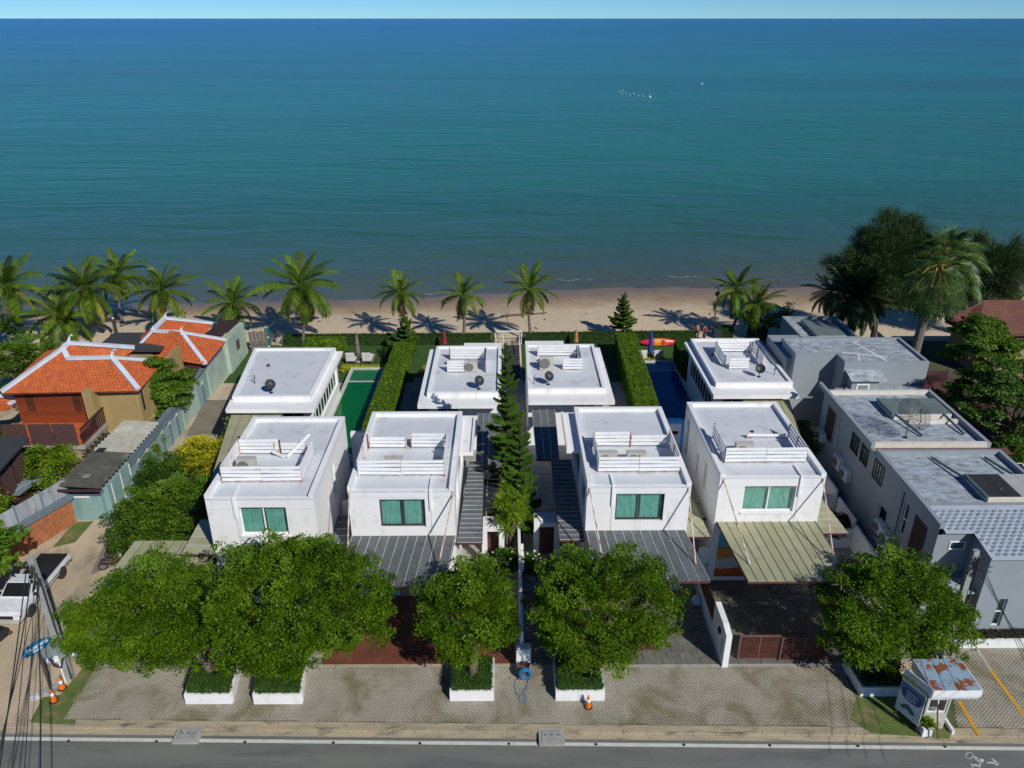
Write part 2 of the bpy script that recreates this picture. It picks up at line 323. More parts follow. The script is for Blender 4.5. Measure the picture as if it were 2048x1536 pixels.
def npmesh(name, V, F, mat):
    me = bpy.data.meshes.new(name); V = np.asarray(V, np.float32); F = np.asarray(F, np.int32); k = F.shape[1]
    me.vertices.add(len(V)); me.vertices.foreach_set('co', V.ravel())
    me.loops.add(F.size); me.loops.foreach_set('vertex_index', F.ravel())
    me.polygons.add(len(F)); me.polygons.foreach_set('loop_start', np.arange(0, F.size, k, dtype=np.int32))
    try: me.polygons.foreach_set('loop_total', np.full(len(F), k, np.int32))
    except Exception: pass
    me.materials.append(MT[mat] if isinstance(mat, str) else mat); me.update(calc_edges=True); me.validate(); return me
def unitv(a): return a / np.maximum(np.linalg.norm(a, axis=1, keepdims=True), 1e-6)
def leafquads(P, Nrm, L, W, droop=.0):
    """diamond leaves folded slightly at P with normals Nrm"""
    n = len(P); T = RNG.normal(size=(n, 3)); Nrm = unitv(Nrm); T = unitv(T - (T * Nrm).sum(1, keepdims=True) * Nrm); B = np.cross(Nrm, T)
    L = np.asarray(L).reshape(-1, 1) * np.ones((n, 1)); W = np.asarray(W).reshape(-1, 1) * np.ones((n, 1))
    a = P - T * L * .5; b = P + B * W * .5 + Nrm * W * .12; c = P + T * L * .5 - Nrm * L * (.12 + droop); d = P - B * W * .5 + Nrm * W * .12
    V = np.stack([a, b, c, d], 1).reshape(-1, 3); F = np.arange(4 * n).reshape(n, 4); return V, F
def walls(mb, ax, a0, a1, c0, c1, z0, z1, ops=()):
    """a wall running along ax ('x' or 'y') with real openings (a0,a1,z0,z1)"""
    As = sorted({a0, a1} | {o[0] for o in ops} | {o[1] for o in ops}); Zs = sorted({z0, z1} | {o[2] for o in ops} | {o[3] for o in ops})
    for i in range(len(As) - 1):
        for j in range(len(Zs) - 1):
            am, zm = (As[i] + As[i + 1]) / 2, (Zs[j] + Zs[j + 1]) / 2
            if any(o[0] < am < o[1] and o[2] < zm < o[3] for o in ops): continue
            if ax == 'x': mb.box(As[i], As[i + 1], c0, c1, Zs[j], Zs[j + 1])
            else: mb.box(c0, c1, As[i], As[i + 1], Zs[j], Zs[j + 1])
def window(par, ax, a0, a1, c, out, z0, z1, frame='trim', n=2, curtain='curtain', fw=.07, glass='glass', mid=None, rows=1):
    """frame at plane c (out = +1/-1 direction the glass faces), panes and curtain behind"""
    t = .06; f = M()
    def bx(m, p0, p1, q0, q1, r0, r1):
        if ax == 'x': m.box(p0, p1, min(q0, q1), max(q0, q1), r0, r1)
        else: m.box(min(q0, q1), max(q0, q1), p0, p1, r0, r1)
    bx(f, a0, a0 + fw, c, c - out * t, z0, z1); bx(f, a1 - fw, a1, c, c - out * t, z0, z1)
    bx(f, a0 + fw, a1 - fw, c, c - out * t, z0, z0 + fw); bx(f, a0 + fw, a1 - fw, c, c - out * t, z1 - fw, z1)
    ws = (a1 - a0) / n
    for i in range(1, n): bx(f, a0 + ws * i - fw / 2, a0 + ws * i + fw / 2, c, c - out * t, z0 + fw, z1 - fw)
    for k in range(1, rows):
        zz = z0 + (z1 - z0) * k / rows; bx(f, a0 + fw, a1 - fw, c - out * .01, c - out * (t + .004), zz - fw / 2, zz + fw / 2)
    W = part('window', f, frame, par)
    for i in range(n):
        m = M(); bx(m, a0 + ws * i + fw / 2, a0 + ws * (i + 1) - fw / 2, c - out * .03, c - out * .036, z0 + fw, z1 - fw); part('pane', m, glass, W)
        if curtain:
            m = M(); K = max(8, int(ws * 22)); vs = []
            for j in range(K + 1):
                aa = a0 + ws * i + .03 + (ws - .05) * j / K; dd = c - out * (.16 + .035 * math.sin(j * 2.4 + i) + .02 * random.random())
                for zz in (z0 + .03, z1 - .02): vs.append((aa, dd, zz) if ax == 'x' else (dd, aa, zz))
            m.add(vs, [(2 * j, 2 * j + 2, 2 * j + 3, 2 * j + 1) for j in range(K)]); part('curtain', m, curtain, W, smooth=True)
        else:
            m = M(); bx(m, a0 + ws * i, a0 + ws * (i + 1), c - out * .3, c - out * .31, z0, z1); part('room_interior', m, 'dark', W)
    return W

# ------------------------------------------------------------------ ground, road, beach, sea
def kl(x, o=0.0): return 24.2 - .0194 * x + o          # kerb line of the road
def strip(name, mat, x0, x1, oa, ob, z, z2=None, n=1):
    m = M(); z2 = z if z2 is None else z2
    for i in range(n):
        a = x0 + (x1 - x0) * i / n; b = x0 + (x1 - x0) * (i + 1) / n
        m.poly([(a, kl(a, oa), z), (b, kl(b, oa), z), (b, kl(b, ob), z2), (a, kl(a, ob), z2)])
    return struct(name, m, mat)
m = M().poly([(-160, kl(-160), 0), (160, kl(160), 0), (160, 69.4, 0), (-160, 69.4, 0)]); struct('ground', m, 'lane')
strip('road', 'asphalt', -160, 160, -16, 0.0, -.12)
strip('road_edge_line', 'roadpaint', -160, 160, -.60, -.42, -.116, n=40)
strip('gutter', 'kerb', -160, 160, -.26, -.02, -.112, -.10)
m = M().poly([(-160, kl(-160, -16), -.12), (160, kl(160, -16), -.12), (160, -90, -.12), (-160, -90, -.12)]); struct('far_verge', m, 'soil')
m = M()
for i in range(110):                                    # kerb stones
    a = -55 + i; m.prism([(a + .01, kl(a)), (a + .99, kl(a + 1)), (a + .99, kl(a + 1, .16)), (a + .01, kl(a, .16))], -.2, .012 + .006 * random.random())
struct('kerb', m, 'kerb')
strip('sandy_shoulder', 'kerb', -21.5, 60, .16, .42, .006)
m = M().poly([(-19.7, kl(-19.7, .42), .004), (17.9, kl(17.9, .42), .004), (17.9, 27.95, .004), (-19.7, 28.05, .004)]); struct('forecourt', m, 'paverhole')
m = M().poly([(19.45, kl(19.45, .42), .004), (60, kl(60, .42), .004), (60, 29.25, .004), (21.6, 29.25, .004), (19.3, 26.6, .004)]); struct('parking_ground', m, 'paverhole')
def lattice(name, inside, x0, x1, y0, y1, cx=.19, cy=.15, z=.022, keep=1.1):
    """grass block paving: diamond holes between concrete webs, real depth"""
    vs = []; nx = int((x1 - x0) / cx); ny = int((y1 - y0) / cy * 2)
    i, j = np.meshgrid(np.arange(nx), np.arange(ny)); i = i.ravel(); j = j.ravel()
    X = x0 + (i + .5 * (j % 2) + .5) * cx; Y = y0 + (j + 1) * cy * .5
    ok = inside(X, Y) & (RNG.random(len(X)) < keep); X = X[ok]; Y = Y[ok]; n = len(X)
    jit = (RNG.random(n) * .006); hx, hy = cx * .5, cy * .5; k = .52
    out_ = [(-hx, 0), (0, -hy), (hx, 0), (0, hy)]
    V = [np.stack([X + a, Y + b, np.full(n, z) + jit], 1) for a, b in out_] + [np.stack([X + a * k, Y + b * k, np.full(n, z) + jit], 1) for a, b in out_] + [np.stack([X + a * k, Y + b * k, np.full(n, .006)], 1) for a, b in out_]
    V = np.stack(V, 1).reshape(-1, 3); f = []
    for a in range(4):
        b = (a + 1) % 4; f.append((a, b, 4 + b, 4 + a)); f.append((4 + a, 4 + b, 8 + b, 8 + a))
    F = (np.array(f)[None] + (np.arange(n) * 12)[:, None, None]).reshape(-1, 4)
    o = link(name, npmesh(name, V, F, 'paver')); o['kind'] = 'stuff'; return o
lattice('grass_block_paving', lambda X, Y: (Y > kl(X, .42)) & (Y < 28.0) & ~((X > 16.2) & (Y < 25.4 + (X - 16.2) * .1)), -19.6, 17.8, 23.9, 28.1)
lattice('parking_block_paving', lambda X, Y: (Y > kl(X, .42)) & (Y < 29.2) & (X > 19.5 + (Y - 24) * .42), 19.4, 34, 23.6, 29.3)
def sheet(name, pts, mat, z=.008): return struct(name, M().poly([(p[0], p[1], z) for p in pts]), mat)
sheet('verge_grass', [G(60, 1445), G(150, 1452), G(160, 1400), G(228, 1335), G(165, 1338), G(120, 1390), G(85, 1395)], 'verge', .012)
sheet('verge_grass', [G(1690, 1352), G(1712, 1400), G(1700, 1440), G(1745, 1468), G(1900, 1478), G(1905, 1440), G(1855, 1395), G(1800, 1398)], 'verge', .03)
sheet('courtyard', [(-19.6, 28.1), (0.4, 28.1), (.4, 60), (-18.6, 60)], 'concrete', .004)
sheet('courtyard', [(.8, 28.1), (21.0, 28.1), (21.0, 60), (.8, 60)], 'concrete', .004)
sheet('lawn', [(-24, 60), (-2, 60), (-2, 68.3), (-24, 68.3)], 'lawn', .012)
sheet('lawn', [(1.4, 60), (24, 60), (24, 69.3), (1.4, 69.3)], 'lawn', .012)
sheet('garden_path', [(-7.9, 48), (-5.6, 48), (-5.6, 61), (-7.9, 61)], 'walk', .016)
sheet('garden_path', [(6.9, 48), (8.9, 48), (8.9, 64.5), (6.9, 64.5)], 'walk', .016)
sheet('worn_slab', [G(180, 1150), G(245, 1010), G(300, 960), G(235, 1130)], 'lanedark', .008)
sheet('worn_slab', [G(372, 872), G(410, 800), G(478, 800), G(450, 870)], 'lanedark', .008)
sheet('worn_slab', [G(0, 1310), G(70, 1330), G(150, 1268), G(30, 1255)], 'lane', .008)
sheet('verge_grass', [G(105, 1095), G(150, 1045), G(188, 1042), G(150, 1085)], 'verge', .01)
sheet('verge_grass', [G(497, 705), G(520, 690), G(560, 690), G(530, 712), G(500, 722)], 'verge', .01)
def paving(name, x0, x1, y0, y1, tw, th, mat, gap=.012, z=.02, jit=.0, base='soil', hz=.006):
    sheet(name + '_bed', [(x0, y0), (x1, y0), (x1, y1), (x0, y1)], base, .008); m = M(); r = 0; y = y0
    while y < y1 - .02:
        x = x0 - (tw / 2 if r % 2 else 0); 
        while x < x1 - .02:
            a, b, c, d = max(x, x0), min(x + tw - gap, x1), y, min(y + th - gap, y1); h = z + random.random() * hz
            if b - a > .03:
                q = [(a + random.uniform(-jit, jit), c + random.uniform(-jit, jit)), (b + random.uniform(-jit, jit), c + random.uniform(-jit, jit)), (b + random.uniform(-jit, jit), d + random.uniform(-jit, jit)), (a + random.uniform(-jit, jit), d + random.uniform(-jit, jit))]
                m.prism(q, .005, h)
            x += tw
        y += th; r += 1
    return struct(name, m, mat)
paving('red_driveway', -8.9, .35, 28.15, 33.0, .42, .21, 'redtile')
paving('stone_driveway', .85, 10.1, 28.0, 33.3, .6, .45, 'slate', jit=.025, gap=.03)
paving('stone_driveway', 10.55, 18.0, 28.0, 34.1, .55, .5, 'slate', jit=.04, gap=.035)
m = M().box(-9.0, .35, 27.98, 28.1, 0, .05); struct('driveway_kerb', m, 'kerb')
m = M().box(.85, 17.8, 27.85, 28.0, 0, .035); struct('driveway_kerb', m, 'concrete')
m = M()
for (a, b) in ((G(1922, 1410), G(1957, 1470)), (G(1980, 1340), G(2048, 1432))):
    a = Vector(a); b = Vector(b); d = (b - a).normalized(); a2 = a - d * (0.2 if a.x < 21 else 0); b2 = b + d * (.1 if b.x < 21 else 1.2); n = Vector((-d.y, d.x, 0)) * .085
    m.poly([((a2 - n).x, (a2 - n).y, .034), ((b2 - n).x, (b2 - n).y, .034), ((b2 + n).x, (b2 + n).y, .034), ((a2 + n).x, (a2 + n).y, .034)])
struct('parking_line', m, 'yellowpaint')
a = Vector(G(1955, 1300)); b = Vector(G(1980, 1340)); m = M().poly([(a.x - .08, a.y, .033), (b.x - .08, b.y, .033), (b.x + .08, b.y, .033), (a.x + .08, a.y, .033)]); struct('parking_line', m, 'concrete')
# bicycle symbol and arrow painted on the road
def ground_mark(pts_px, w, m, closed=False, z=-.112):
    P = [Vector(G(x, y, z)) for x, y in pts_px]
    if closed: P.append(P[0])
    for p, q in zip(P, P[1:]):
        d = (q - p).normalized(); n = Vector((-d.y, d.x, 0)) * w / 2; p = p - d * w * .2; q = q + d * w * .2; m.poly([p - n, q - n, q + n, p + n])
m = M()
for cx, cy in ((1939, 1511), (1952, 1535)):
    ground_mark([(cx + 7.5 * math.cos(t * math.pi / 8), cy + 6 * math.sin(t * math.pi / 8)) for t in range(16)], .05, m, True)
ground_mark([(1950, 1517), (1962, 1527), (1958, 1533), (1941, 1528)], .05, m, z=-.111); ground_mark([(1949, 1513), (1957, 1518), (1966, 1524)], .06, m, z=-.110)
P = [G(1964 + 4 * math.cos(t), 1521 + 3.4 * math.sin(t), -.109) for t in [i * math.pi / 5 for i in range(10)]]; m.poly(P)
ground_mark([(1975, 1525), (1990, 1526)], .07, m); ground_mark([(1984, 1518), (1997, 1527), (1992, 1530)], .07, m, z=-.110)
struct('bicycle_lane_marking', m, 'roadpaint')
# beach: slopes from the gardens to under the sea
def shore(x): return 85.4 + .07 * x + 1.1 * math.sin(x * .045 + 1) + .5 * math.sin(x * .13)
def sandz(x, y):
    s = shore(x); 
    if y < 70: return 0.0
    t = (y - 70) / (s - 70)
    return -.8 * t ** 1.15 if y < s + 60 else -4.5
vs = []; fs = []; xs = np.linspace(-170, 170, 171); ys = list(np.arange(69.35, 112, .6)) + [125, 145]
for y in ys:
    for x in xs: vs.append((x, y, sandz(x, y) + .025 * math.sin(x * 1.7 + y * 2.1) * math.sin(x * .6 - y * 1.3)))
nx = len(xs)
for j in range(len(ys) - 1):
    for i in range(nx - 1): a = j * nx + i; fs.append((a, a + 1, a + nx + 1, a + nx))
mt, t, N, L, B = _nodes('beach_sand'); MT['sand'] = mt
g = N.new('ShaderNodeNewGeometry'); sx = N.new('ShaderNodeSeparateXYZ'); L.new(g.outputs['Position'], sx.inputs[0])
nz = _noise(N, L, g.outputs['Position'], .25, 4); ma = N.new('ShaderNodeMath'); ma.operation = 'MULTIPLY_ADD'; ma.inputs[1].default_value = .34; L.new(nz, ma.inputs[0]); L.new(sx.outputs['Z'], ma.inputs[2])
mr = N.new('ShaderNodeMapRange'); mr.inputs[1].default_value = -.75; mr.inputs[2].default_value = .15; L.new(ma.outputs[0], mr.inputs[0])
col = _ramp(N, L, mr.outputs[0], ((0, (.14, .105, .075)), (.22, (.23, .165, .10)), (.42, (.35, .25, .15)), (.52, (.43, .325, .205)), (.62, (.55, .44, .295)), (1, (.60, .485, .33))))
col = _mix(N, L, 1.0, col, _ramp(N, L, _noise(N, L, g.outputs['Position'], 2.4, 6, .7), ((.3, _g(.80)), (.6, _g(1.08)))), 'MULTIPLY')
col = _mix(N, L, _ramp(N, L, _noise(N, L, g.outputs['Position'], 1.1, 8, .75), ((.66, _g(0)), (.72, _g(1)))), col, (.16, .12, .085))
L.new(col, B.inputs['Base Color']); mr2 = N.new('ShaderNodeMapRange'); mr2.inputs[1].default_value = -.7; mr2.inputs[2].default_value = -.45; mr2.inputs[3].default_value = .38; mr2.inputs[4].default_value = .95
L.new(sx.outputs['Z'], mr2.inputs[0]); L.new(mr2.outputs[0], B.inputs['Roughness'])
b_ = N.new('ShaderNodeBump'); b_.inputs['Strength'].default_value = .55; b_.inputs['Distance'].default_value = .08; L.new(_noise(N, L, g.outputs['Position'], 3.2, 6, .7), b_.inputs['Height']); L.new(b_.outputs[0], B.inputs['Normal'])
o = struct('beach', M().add(vs, fs), 'sand')
for p in o.data.polygons: p.use_smooth = True
# sea
mt, t, N, L, B = _nodes('sea_water'); MT['sea'] = mt
g = N.new('ShaderNodeNewGeometry'); sx = N.new('ShaderNodeSeparateXYZ'); L.new(g.outputs['Position'], sx.inputs[0])
ma = N.new('ShaderNodeMath'); ma.operation = 'MULTIPLY_ADD'; ma.inputs[1].default_value = -.07; L.new(sx.outputs['X'], ma.inputs[0]); L.new(sx.outputs['Y'], ma.inputs[2])
mp = N.new('ShaderNodeMapping'); mp.inputs['Scale'].default_value = (.012, .05, 1); L.new(g.outputs['Position'], mp.inputs[0])
n1 = _noise(N, L, mp.outputs[0], 1.0, 4, .6, .6)
ad = N.new('ShaderNodeMath'); ad.operation = 'MULTIPLY_ADD'; ad.inputs[1].default_value = 9.0; L.new(n1, ad.inputs[0]); L.new(ma.outputs[0], ad.inputs[2])
lg = N.new('ShaderNodeMath'); lg.operation = 'LOGARITHM'; lg.inputs[1].default_value = 10; 
sb = N.new('ShaderNodeMath'); sb.operation = 'SUBTRACT'; sb.inputs[1].default_value = 79.5; L.new(ad.outputs[0], sb.inputs[0])
mx_ = N.new('ShaderNodeMath'); mx_.operation = 'MAXIMUM'; mx_.inputs[1].default_value = 1.0; L.new(sb.outputs[0], mx_.inputs[0]); L.new(mx_.outputs[0], lg.inputs[0])
mr = N.new('ShaderNodeMapRange'); mr.inputs[1].default_value = 0.6; mr.inputs[2].default_value = 3.6; L.new(lg.outputs[0], mr.inputs[0])
SEA = ((0, (.140, .100, .072)), (.10, (.125, .098, .074)), (.20, (.080, .100, .066)), (.30, (.032, .100, .070)), (.40, (.008, .108, .078)), (.54, (.002, .125, .095)), (.68, (.0, .122, .13)), (.82, (.0, .112, .185)), (1, (.0, .108, .24)))
col = _ramp(N, L, mr.outputs[0], SEA)
mp2 = N.new('ShaderNodeMapping'); mp2.inputs['Scale'].default_value = (.0022, .012, 1); L.new(g.outputs['Position'], mp2.inputs[0])
col = _mix(N, L, 1.0, col, _ramp(N, L, _noise(N, L, mp2.outputs[0], 1, 6, .65, .5), ((.3, _g(.72)), (.7, _g(1.28)))), 'MULTIPLY')
mr3 = N.new('ShaderNodeMapRange'); mr3.inputs[1].default_value = -200; mr3.inputs[2].default_value = 600; L.new(sx.outputs['X'], mr3.inputs[0])
col = _mix(N, L, mr3.outputs[0], _mix(N, L, 1.0, col, (.9, 1.0, 1.12), 'MULTIPLY'), _mix(N, L, 1.0, col, (1.3, 1.02, .82), 'MULTIPLY'))
L.new(col, B.inputs['Base Color']); B.inputs['Roughness'].default_value = .2; B.inputs['Specular IOR Level'].default_value = .13
mp3 = N.new('ShaderNodeMapping'); mp3.inputs['Scale'].default_value = (.45, 1.0, 1); mp3.inputs['Rotation'].default_value = (0, 0, .12); L.new(g.outputs['Position'], mp3.inputs[0])
wv = _noise(N, L, mp3.outputs[0], .55, 8, .62, .2)
mp4 = N.new('ShaderNodeMapping'); mp4.inputs['Scale'].default_value = (.05, .16, 1); mp4.inputs['Rotation'].default_value = (0, 0, -.08); L.new(g.outputs['Position'], mp4.inputs[0])
sw = _noise(N, L, mp4.outputs[0], 1.0, 3, .5, .8)
aw = N.new('ShaderNodeMath'); aw.operation = 'MULTIPLY_ADD'; aw.inputs[1].default_value = 2.2; L.new(sw, aw.inputs[0]); L.new(wv, aw.inputs[2])
b_ = N.new('ShaderNodeBump'); b_.inputs['Strength'].default_value = 1.0; b_.inputs['Distance'].default_value = .95; L.new(aw.outputs[0], b_.inputs['Height']); L.new(b_.outputs[0], B.inputs['Normal'])
m = M().add([(-90000, 74, -.8), (90000, 74, -.8), (90000, 60000, -.8), (-90000, 60000, -.8)], [(0, 1, 2, 3)]); struct('sea', m, 'sea')
m = M()                                               # thin broken surf
for x0, x1, off in ((-60, -50, 1.2), (-9.5, -6.2, 1.0), (6, 10, 3.5), (53, 62, 1.4), (20, 24, 4.0), (-33, -29, 3.0)):
    x = x0
    while x < x1:
        y = shore(x) + off + .25 * math.sin(x * 2.3); wd = .05 + .09 * random.random(); m.poly([(x, y, -.782), (x + .35, y + .1 * random.random(), -.782), (x + .35, y + wd, -.782), (x, y + wd, -.782)]); x += random.uniform(.34, .6)
o = struct('surf_foam', m, 'whiteplastic'); o['kind'] = 'stuff'

# ------------------------------------------------------------------ white villas
def railing(par, x0, x1, y0, y1, z, h=.92, rows=4, back='full', left=True, right=True, front=True, backx=None, seed=0, rust=True):
    """slatted screen round the roof plant: posts and slats are sub-parts"""
    rnd = random.Random(seed); f = M()
    f.box(x0, x1, y0 - .015, y0 + .015, z + .02, z + .045)
    F = part('roof_screen', f, 'rustpost', par)
    sh = .17; gap = .05; h0 = .1
    def side(p, q, rws, posts=2, sg=1):
        p = Vector(p); q = Vector(q)
        for k in range(rws):
            zz = z + h0 + k * (sh + gap) + sh / 2; dz = rnd.uniform(-.015, .015)
            pb('slat', 'slat', F, p + Vector((0, 0, zz + dz)), q + Vector((0, 0, zz - dz)), .035, sh)
        for i in range(posts):
            c = p.lerp(q, (i + .0) / max(1, posts - 1)) if posts > 1 else p; n = (q - p).normalized(); c2 = Vector((c.x - n.y * .045 * sg, c.y + n.x * .045 * sg, 0))
            pc('post', 'rustdark' if (rust and rnd.random() < .35) else 'rustpost', F, c2.x - .03, c2.x + .03, c2.y - .03, c2.y + .03, z, z + h0 + (rws - 1) * (sh + gap) + sh + rnd.uniform(-.05, .1))
    xm = (x0 + x1) / 2
    for x in (x0, xm, x1):
        for y in (y0, y1): pc('foot', 'rustpost', F, x - .07, x + .07, y - .07, y + .07, z, z + .02)
    if front: side((x0, y0, 0), (xm - .01, y0, 0), rows, 2); side((xm + .01, y0, 0), (x1, y0, 0), rows, 2)
    if left: side((x0, y1, 0), (x0, y0 + .04, 0), rows, 3, 1)
    if right: side((x1, y0 + .04, 0), (x1, y1, 0), rows, 3)
    if back == 'full': side((x0 + .02, y1, 0), (xm - .3, y1, 0), rows - 1, 2); side((xm + .02, y1, 0), (x1, y1, 0), rows, 3)
    elif back: 
        for a, b, rw in back: side((a, y1, 0), (b, y1, 0), rw, 2, -1)
    return F
def canopy(par, xa, xb, ya, xc, xd, yb, za, zb, n, mat, seam, across=False, name='canopy', rim=True):
    """glazed awning: steel rim, panels and battens. back edge xa..xb at ya,za; front edge xc..xd at yb,zb. across: panels run side to side"""
    P = lambda u, v: Vector(((xa + (xb - xa) * u) * (1 - v) + (xc + (xd - xc) * u) * v, ya + (yb - ya) * v, za + (zb - za) * v))
    f = M(); dz = Vector((0, 0, -.07))
    for p, q in ((P(0, 1), P(1, 1)), (P(0, 0), P(0, 1)), (P(1, 0), P(1, 1)), (P(0, 0), P(1, 0))): f.bar(p + dz, q + dz, .06, .10)
    for v in (.33, .66): f.bar(P(0, v) + dz, P(1, v) + dz, .05, .07)
    F = part(name, f, 'maroon' if rim else 'seamlight', par)
    for i in range(n):
        a, b = i / n, (i + 1) / n; c = (P(a, 0), P(b, 0), P(b, 1), P(a, 1)) if not across else (P(0, a), P(1, a), P(1, b), P(0, b))
        part('panel', M().slab([p.to_tuple() for p in c], .02), mat, F)
        pb('batten', seam, F, c[0] + Vector((0, 0, .012)), (c[3] if not across else c[1]) + Vector((0, 0, .012)), .035 if seam == 'seamlight' else .016, .022)
    e = (P(1, 0), P(1, 1)) if not across else (P(0, 1), P(1, 1)); pb('batten', seam, F, e[0] + Vector((0, 0, .012)), e[1] + Vector((0, 0, .012)), .035, .03)
    return F
def parapets(par, x0, x1, y0, y1, zr, zt, w=.26, front=False, name='parapet'):
    m = M().box(x0, x0 + w, y0, y1, zr, zt).box(x1 - w, x1, y0, y1, zr, zt).box(x0 + w, x1 - w, y1 - w, y1, zr, zt)
    if front: m.box(x0 + w, x1 - w, y0, y0 + w, zr, zt)
    else: m.box(x0 + w, x1 - w, y0, y0 + .16, zr, zr + .035)
    return part(name, m, 'white', par)
def front_villa(label, x0, x1, y0, y1, win, frame, can, canmat, seam, seed, openL=(), openR=()):
    t = thing('white_villa', label, 'house', ((x0 + x1) / 2, y0, 0), group='flat roofed white villas'); zr, zt = 6.62, 6.84; T = .22
    m = M(); walls(m, 'x', x0, x1, y0, y0 + T, 0, zr - .1, [(win[0], win[1], win[2], win[3]), (x0 + 2.2, x1 - .5, 0, 2.5)])
    walls(m, 'x', x0, x1, y1 - T, y1, 0, zr - .1); walls(m, 'y', y0 + T, y1 - T, x0, x0 + T, 0, zr - .1, openL); walls(m, 'y', y0 + T, y1 - T, x1 - T, x1, 0, zr - .1, openR)
    m.box(x0 + T, x1 - T, y0 + 1.5, y0 + 1.6, 0, 2.6)
    part('wall', m, 'white', t)
    part('roof', M().box(x0, x1, y0, y1, zr - .1, zr), 'roofwhite', t); parapets(t, x0 - .004, x1 + .004, y0 - .004, y1 + .004, zr, zt)
    window(t, 'x', win[0] + .004, win[1] - .004, y0 + .14, -1, win[2] + .004, win[3] - .004, frame, fw=.07)
    for o in openL: window(t, 'y', o[0] + .004, o[1] - .004, x0 + .1, -1, o[2] + .004, o[3] - .004, 'trim', n=1, curtain='curtain_pale', fw=.05)
    for o in openR: window(t, 'y', o[0] + .004, o[1] - .004, x1 - .1, 1, o[2] + .004, o[3] - .004, 'trim', n=1, curtain='curtain_pale', fw=.05)
    if frame == 'trim': part('window_sill', M().box(win[0] - .05, win[1] + .05, y0 - .08, y0 - .003, win[2] - .09, win[2] - .01), 'trim', t)
    m = M(); m.box(x0 + .12, x1 - .12, y0 - .003, y0 + .001, 5.98 if frame == 'trim' else 6.22, 5.992 if frame == 'trim' else 6.232)
    part('render_joint', m, 'concrete', t)
    if can:
        xa, xb, xc, xd, yb, za, zb = can; canopy(t, xa, xb, y0 - .01, xc, xd, yb, za, zb, 11, canmat, seam)
        for sx, ex in ((xa + .08, xc + .45), (xb - .02, xd - .35)):
            m = M(); m.bar((sx, y0 - .02, 6.45), (ex, yb + 1.3, zb - (zb - za) * .25 + .03), .055); m.box(sx - .05, sx + .05, y0 - .06, y0 - .004, 6.33, 6.55); part('support_rod', m, 'rustpost', t)
    return t
V1 = front_villa('leftmost white villa with slatted roof screen, beside the leafy garden and lane', -14.85, -9.5, 32.4, 40.7, (-13.3, -10.95, 4.45, 6.1), 'trim', None, None, None, 1, openR=((36.4, 37.1, 3.9, 5.9), (39.0, 39.9, 1.2, 3.2)))
V2 = front_villa('white villa with dark framed window above the grey awning over the red driveway', -7.97, -2.64, 33.05, 41.3, (-6.44, -4.14, 4.4, 6.11), 'darkframe', (-7.95, -2.68, -8.1, -2.95, 28.75, 3.9, 4.2), 'felt', 'seamlight', 2, openR=((36.8, 40.6, 3.9, 6.0), (34.0, 36.2, 4.2, 6.0)))
V3 = front_villa('white villa with dark framed window above the grey awning, right of the tall conifers', 4.05, 9.31, 33.35, 41.85, (5.54, 8.01, 4.52, 6.18), 'darkframe', (4.1, 9.2, 4.2, 9.45, 29.0, 3.95, 4.2), 'felt', 'seamlight', 3, openL=((37.2, 41.0, 3.9, 6.0), (34.2, 36.4, 4.2, 6.0)))
V4 = front_villa('white villa with white framed window above the olive green awning', 10.97, 16.42, 34.17, 42.45, (12.3, 15.0, 4.5, 6.08), 'trim', (11.1, 16.3, 11.25, 16.15, 28.95, 3.88, 4.2), 'olive', 'seamdark', 4, openL=((36.6, 37.1, 4.2, 5.9), (38.4, 38.8, 3.6, 5.4), (41.2, 42.0, 3.4, 6.2)))
canopy(V1, -19.7, -14.95, 34.0, -19.9, -14.95, 29.2, 2.95, 2.9, 9, 'olive', 'seamdark')
canopy(V1, -16.6, -14.9, 35.2, -16.6, -14.9, 32.4, 3.4, 3.3, 4, 'olive', 'seamlight', across=True)
for t, x0, x1, ya in ((V2, -2.58, -1.3, 40.8), (V3, 2.72, 3.99, 41.0)):
    canopy(t, x0 + (.3 if t is V2 else 0), x1 - (0.1 if t is V2 else .1), ya, x0, x1, ya - 7.9, 3.65, 3.55, 19, 'felt', 'seamlight', across=True)
canopy(V3, 9.33, 10.3, 40.4, 9.33, 10.6, 33.4, 3.6, 3.5, 13, 'olive', 'seamlight', across=True)
canopy(V4, 10.2, 10.95, 39.9, 10.1, 10.95, 35.6, 3.2, 3.1, 3, 'olive', 'seamdark', across=True)
canopy(V4, 16.45, 17.5, 40.5, 16.45, 18.0, 33.8, 3.5, 3.4, 11, 'olive', 'seamlight', across=True)
canopy(V1, -9.45, -8.1, 36.6, -9.45, -8.2, 32.9, 2.7, 2.6, 6, 'felt', 'seamlight', across=True)
part('side_parapet', M().box(-9.3, -8.2, 37.0, 37.25, 0, 3.3), 'white', V1)
# side roof slabs over the bedroom windows
for t, x0, x1, y0, y1 in ((V2, -2.62, -1.85, 37.2, 41.3), (V3, 3.3, 4.03, 37.4, 41.85)):
    m = M().box(x0, x1, y0, y1, 6.2, 6.4).box(x0 if t is V3 else x1 - .12, x0 + .12 if t is V3 else x1, y0, y1, 6.4, 6.52); part('roof_slab', m, 'white', t)
for t, x0, w, ya in ((V1, -13.46, 0, 32.4), (V2, -3.85, 0, 33.05), (V3, 5.35, 0, 33.35), (V4, 15.15, 0, 34.17)):
    m = M().box(x0 - .05, x0 + .05, ya - .09, ya - .006, 5.5, 6.66).box(x0 - .04, x0 + .04, ya - .05, ya + 1.05, 6.66, 6.73); part('downpipe', m, 'trim', t)
    part('cable_duct', M().box(x0 - .008, x0 + .008, ya - .012, ya - .005, 3.9, 5.5), 'concrete', t)
railing(V1, -14.45, -10.45, 33.9, 36.7, 6.62, seed=1, back=[(-14.4, -12.2, 4), (-12.5, -10.8, 3)])
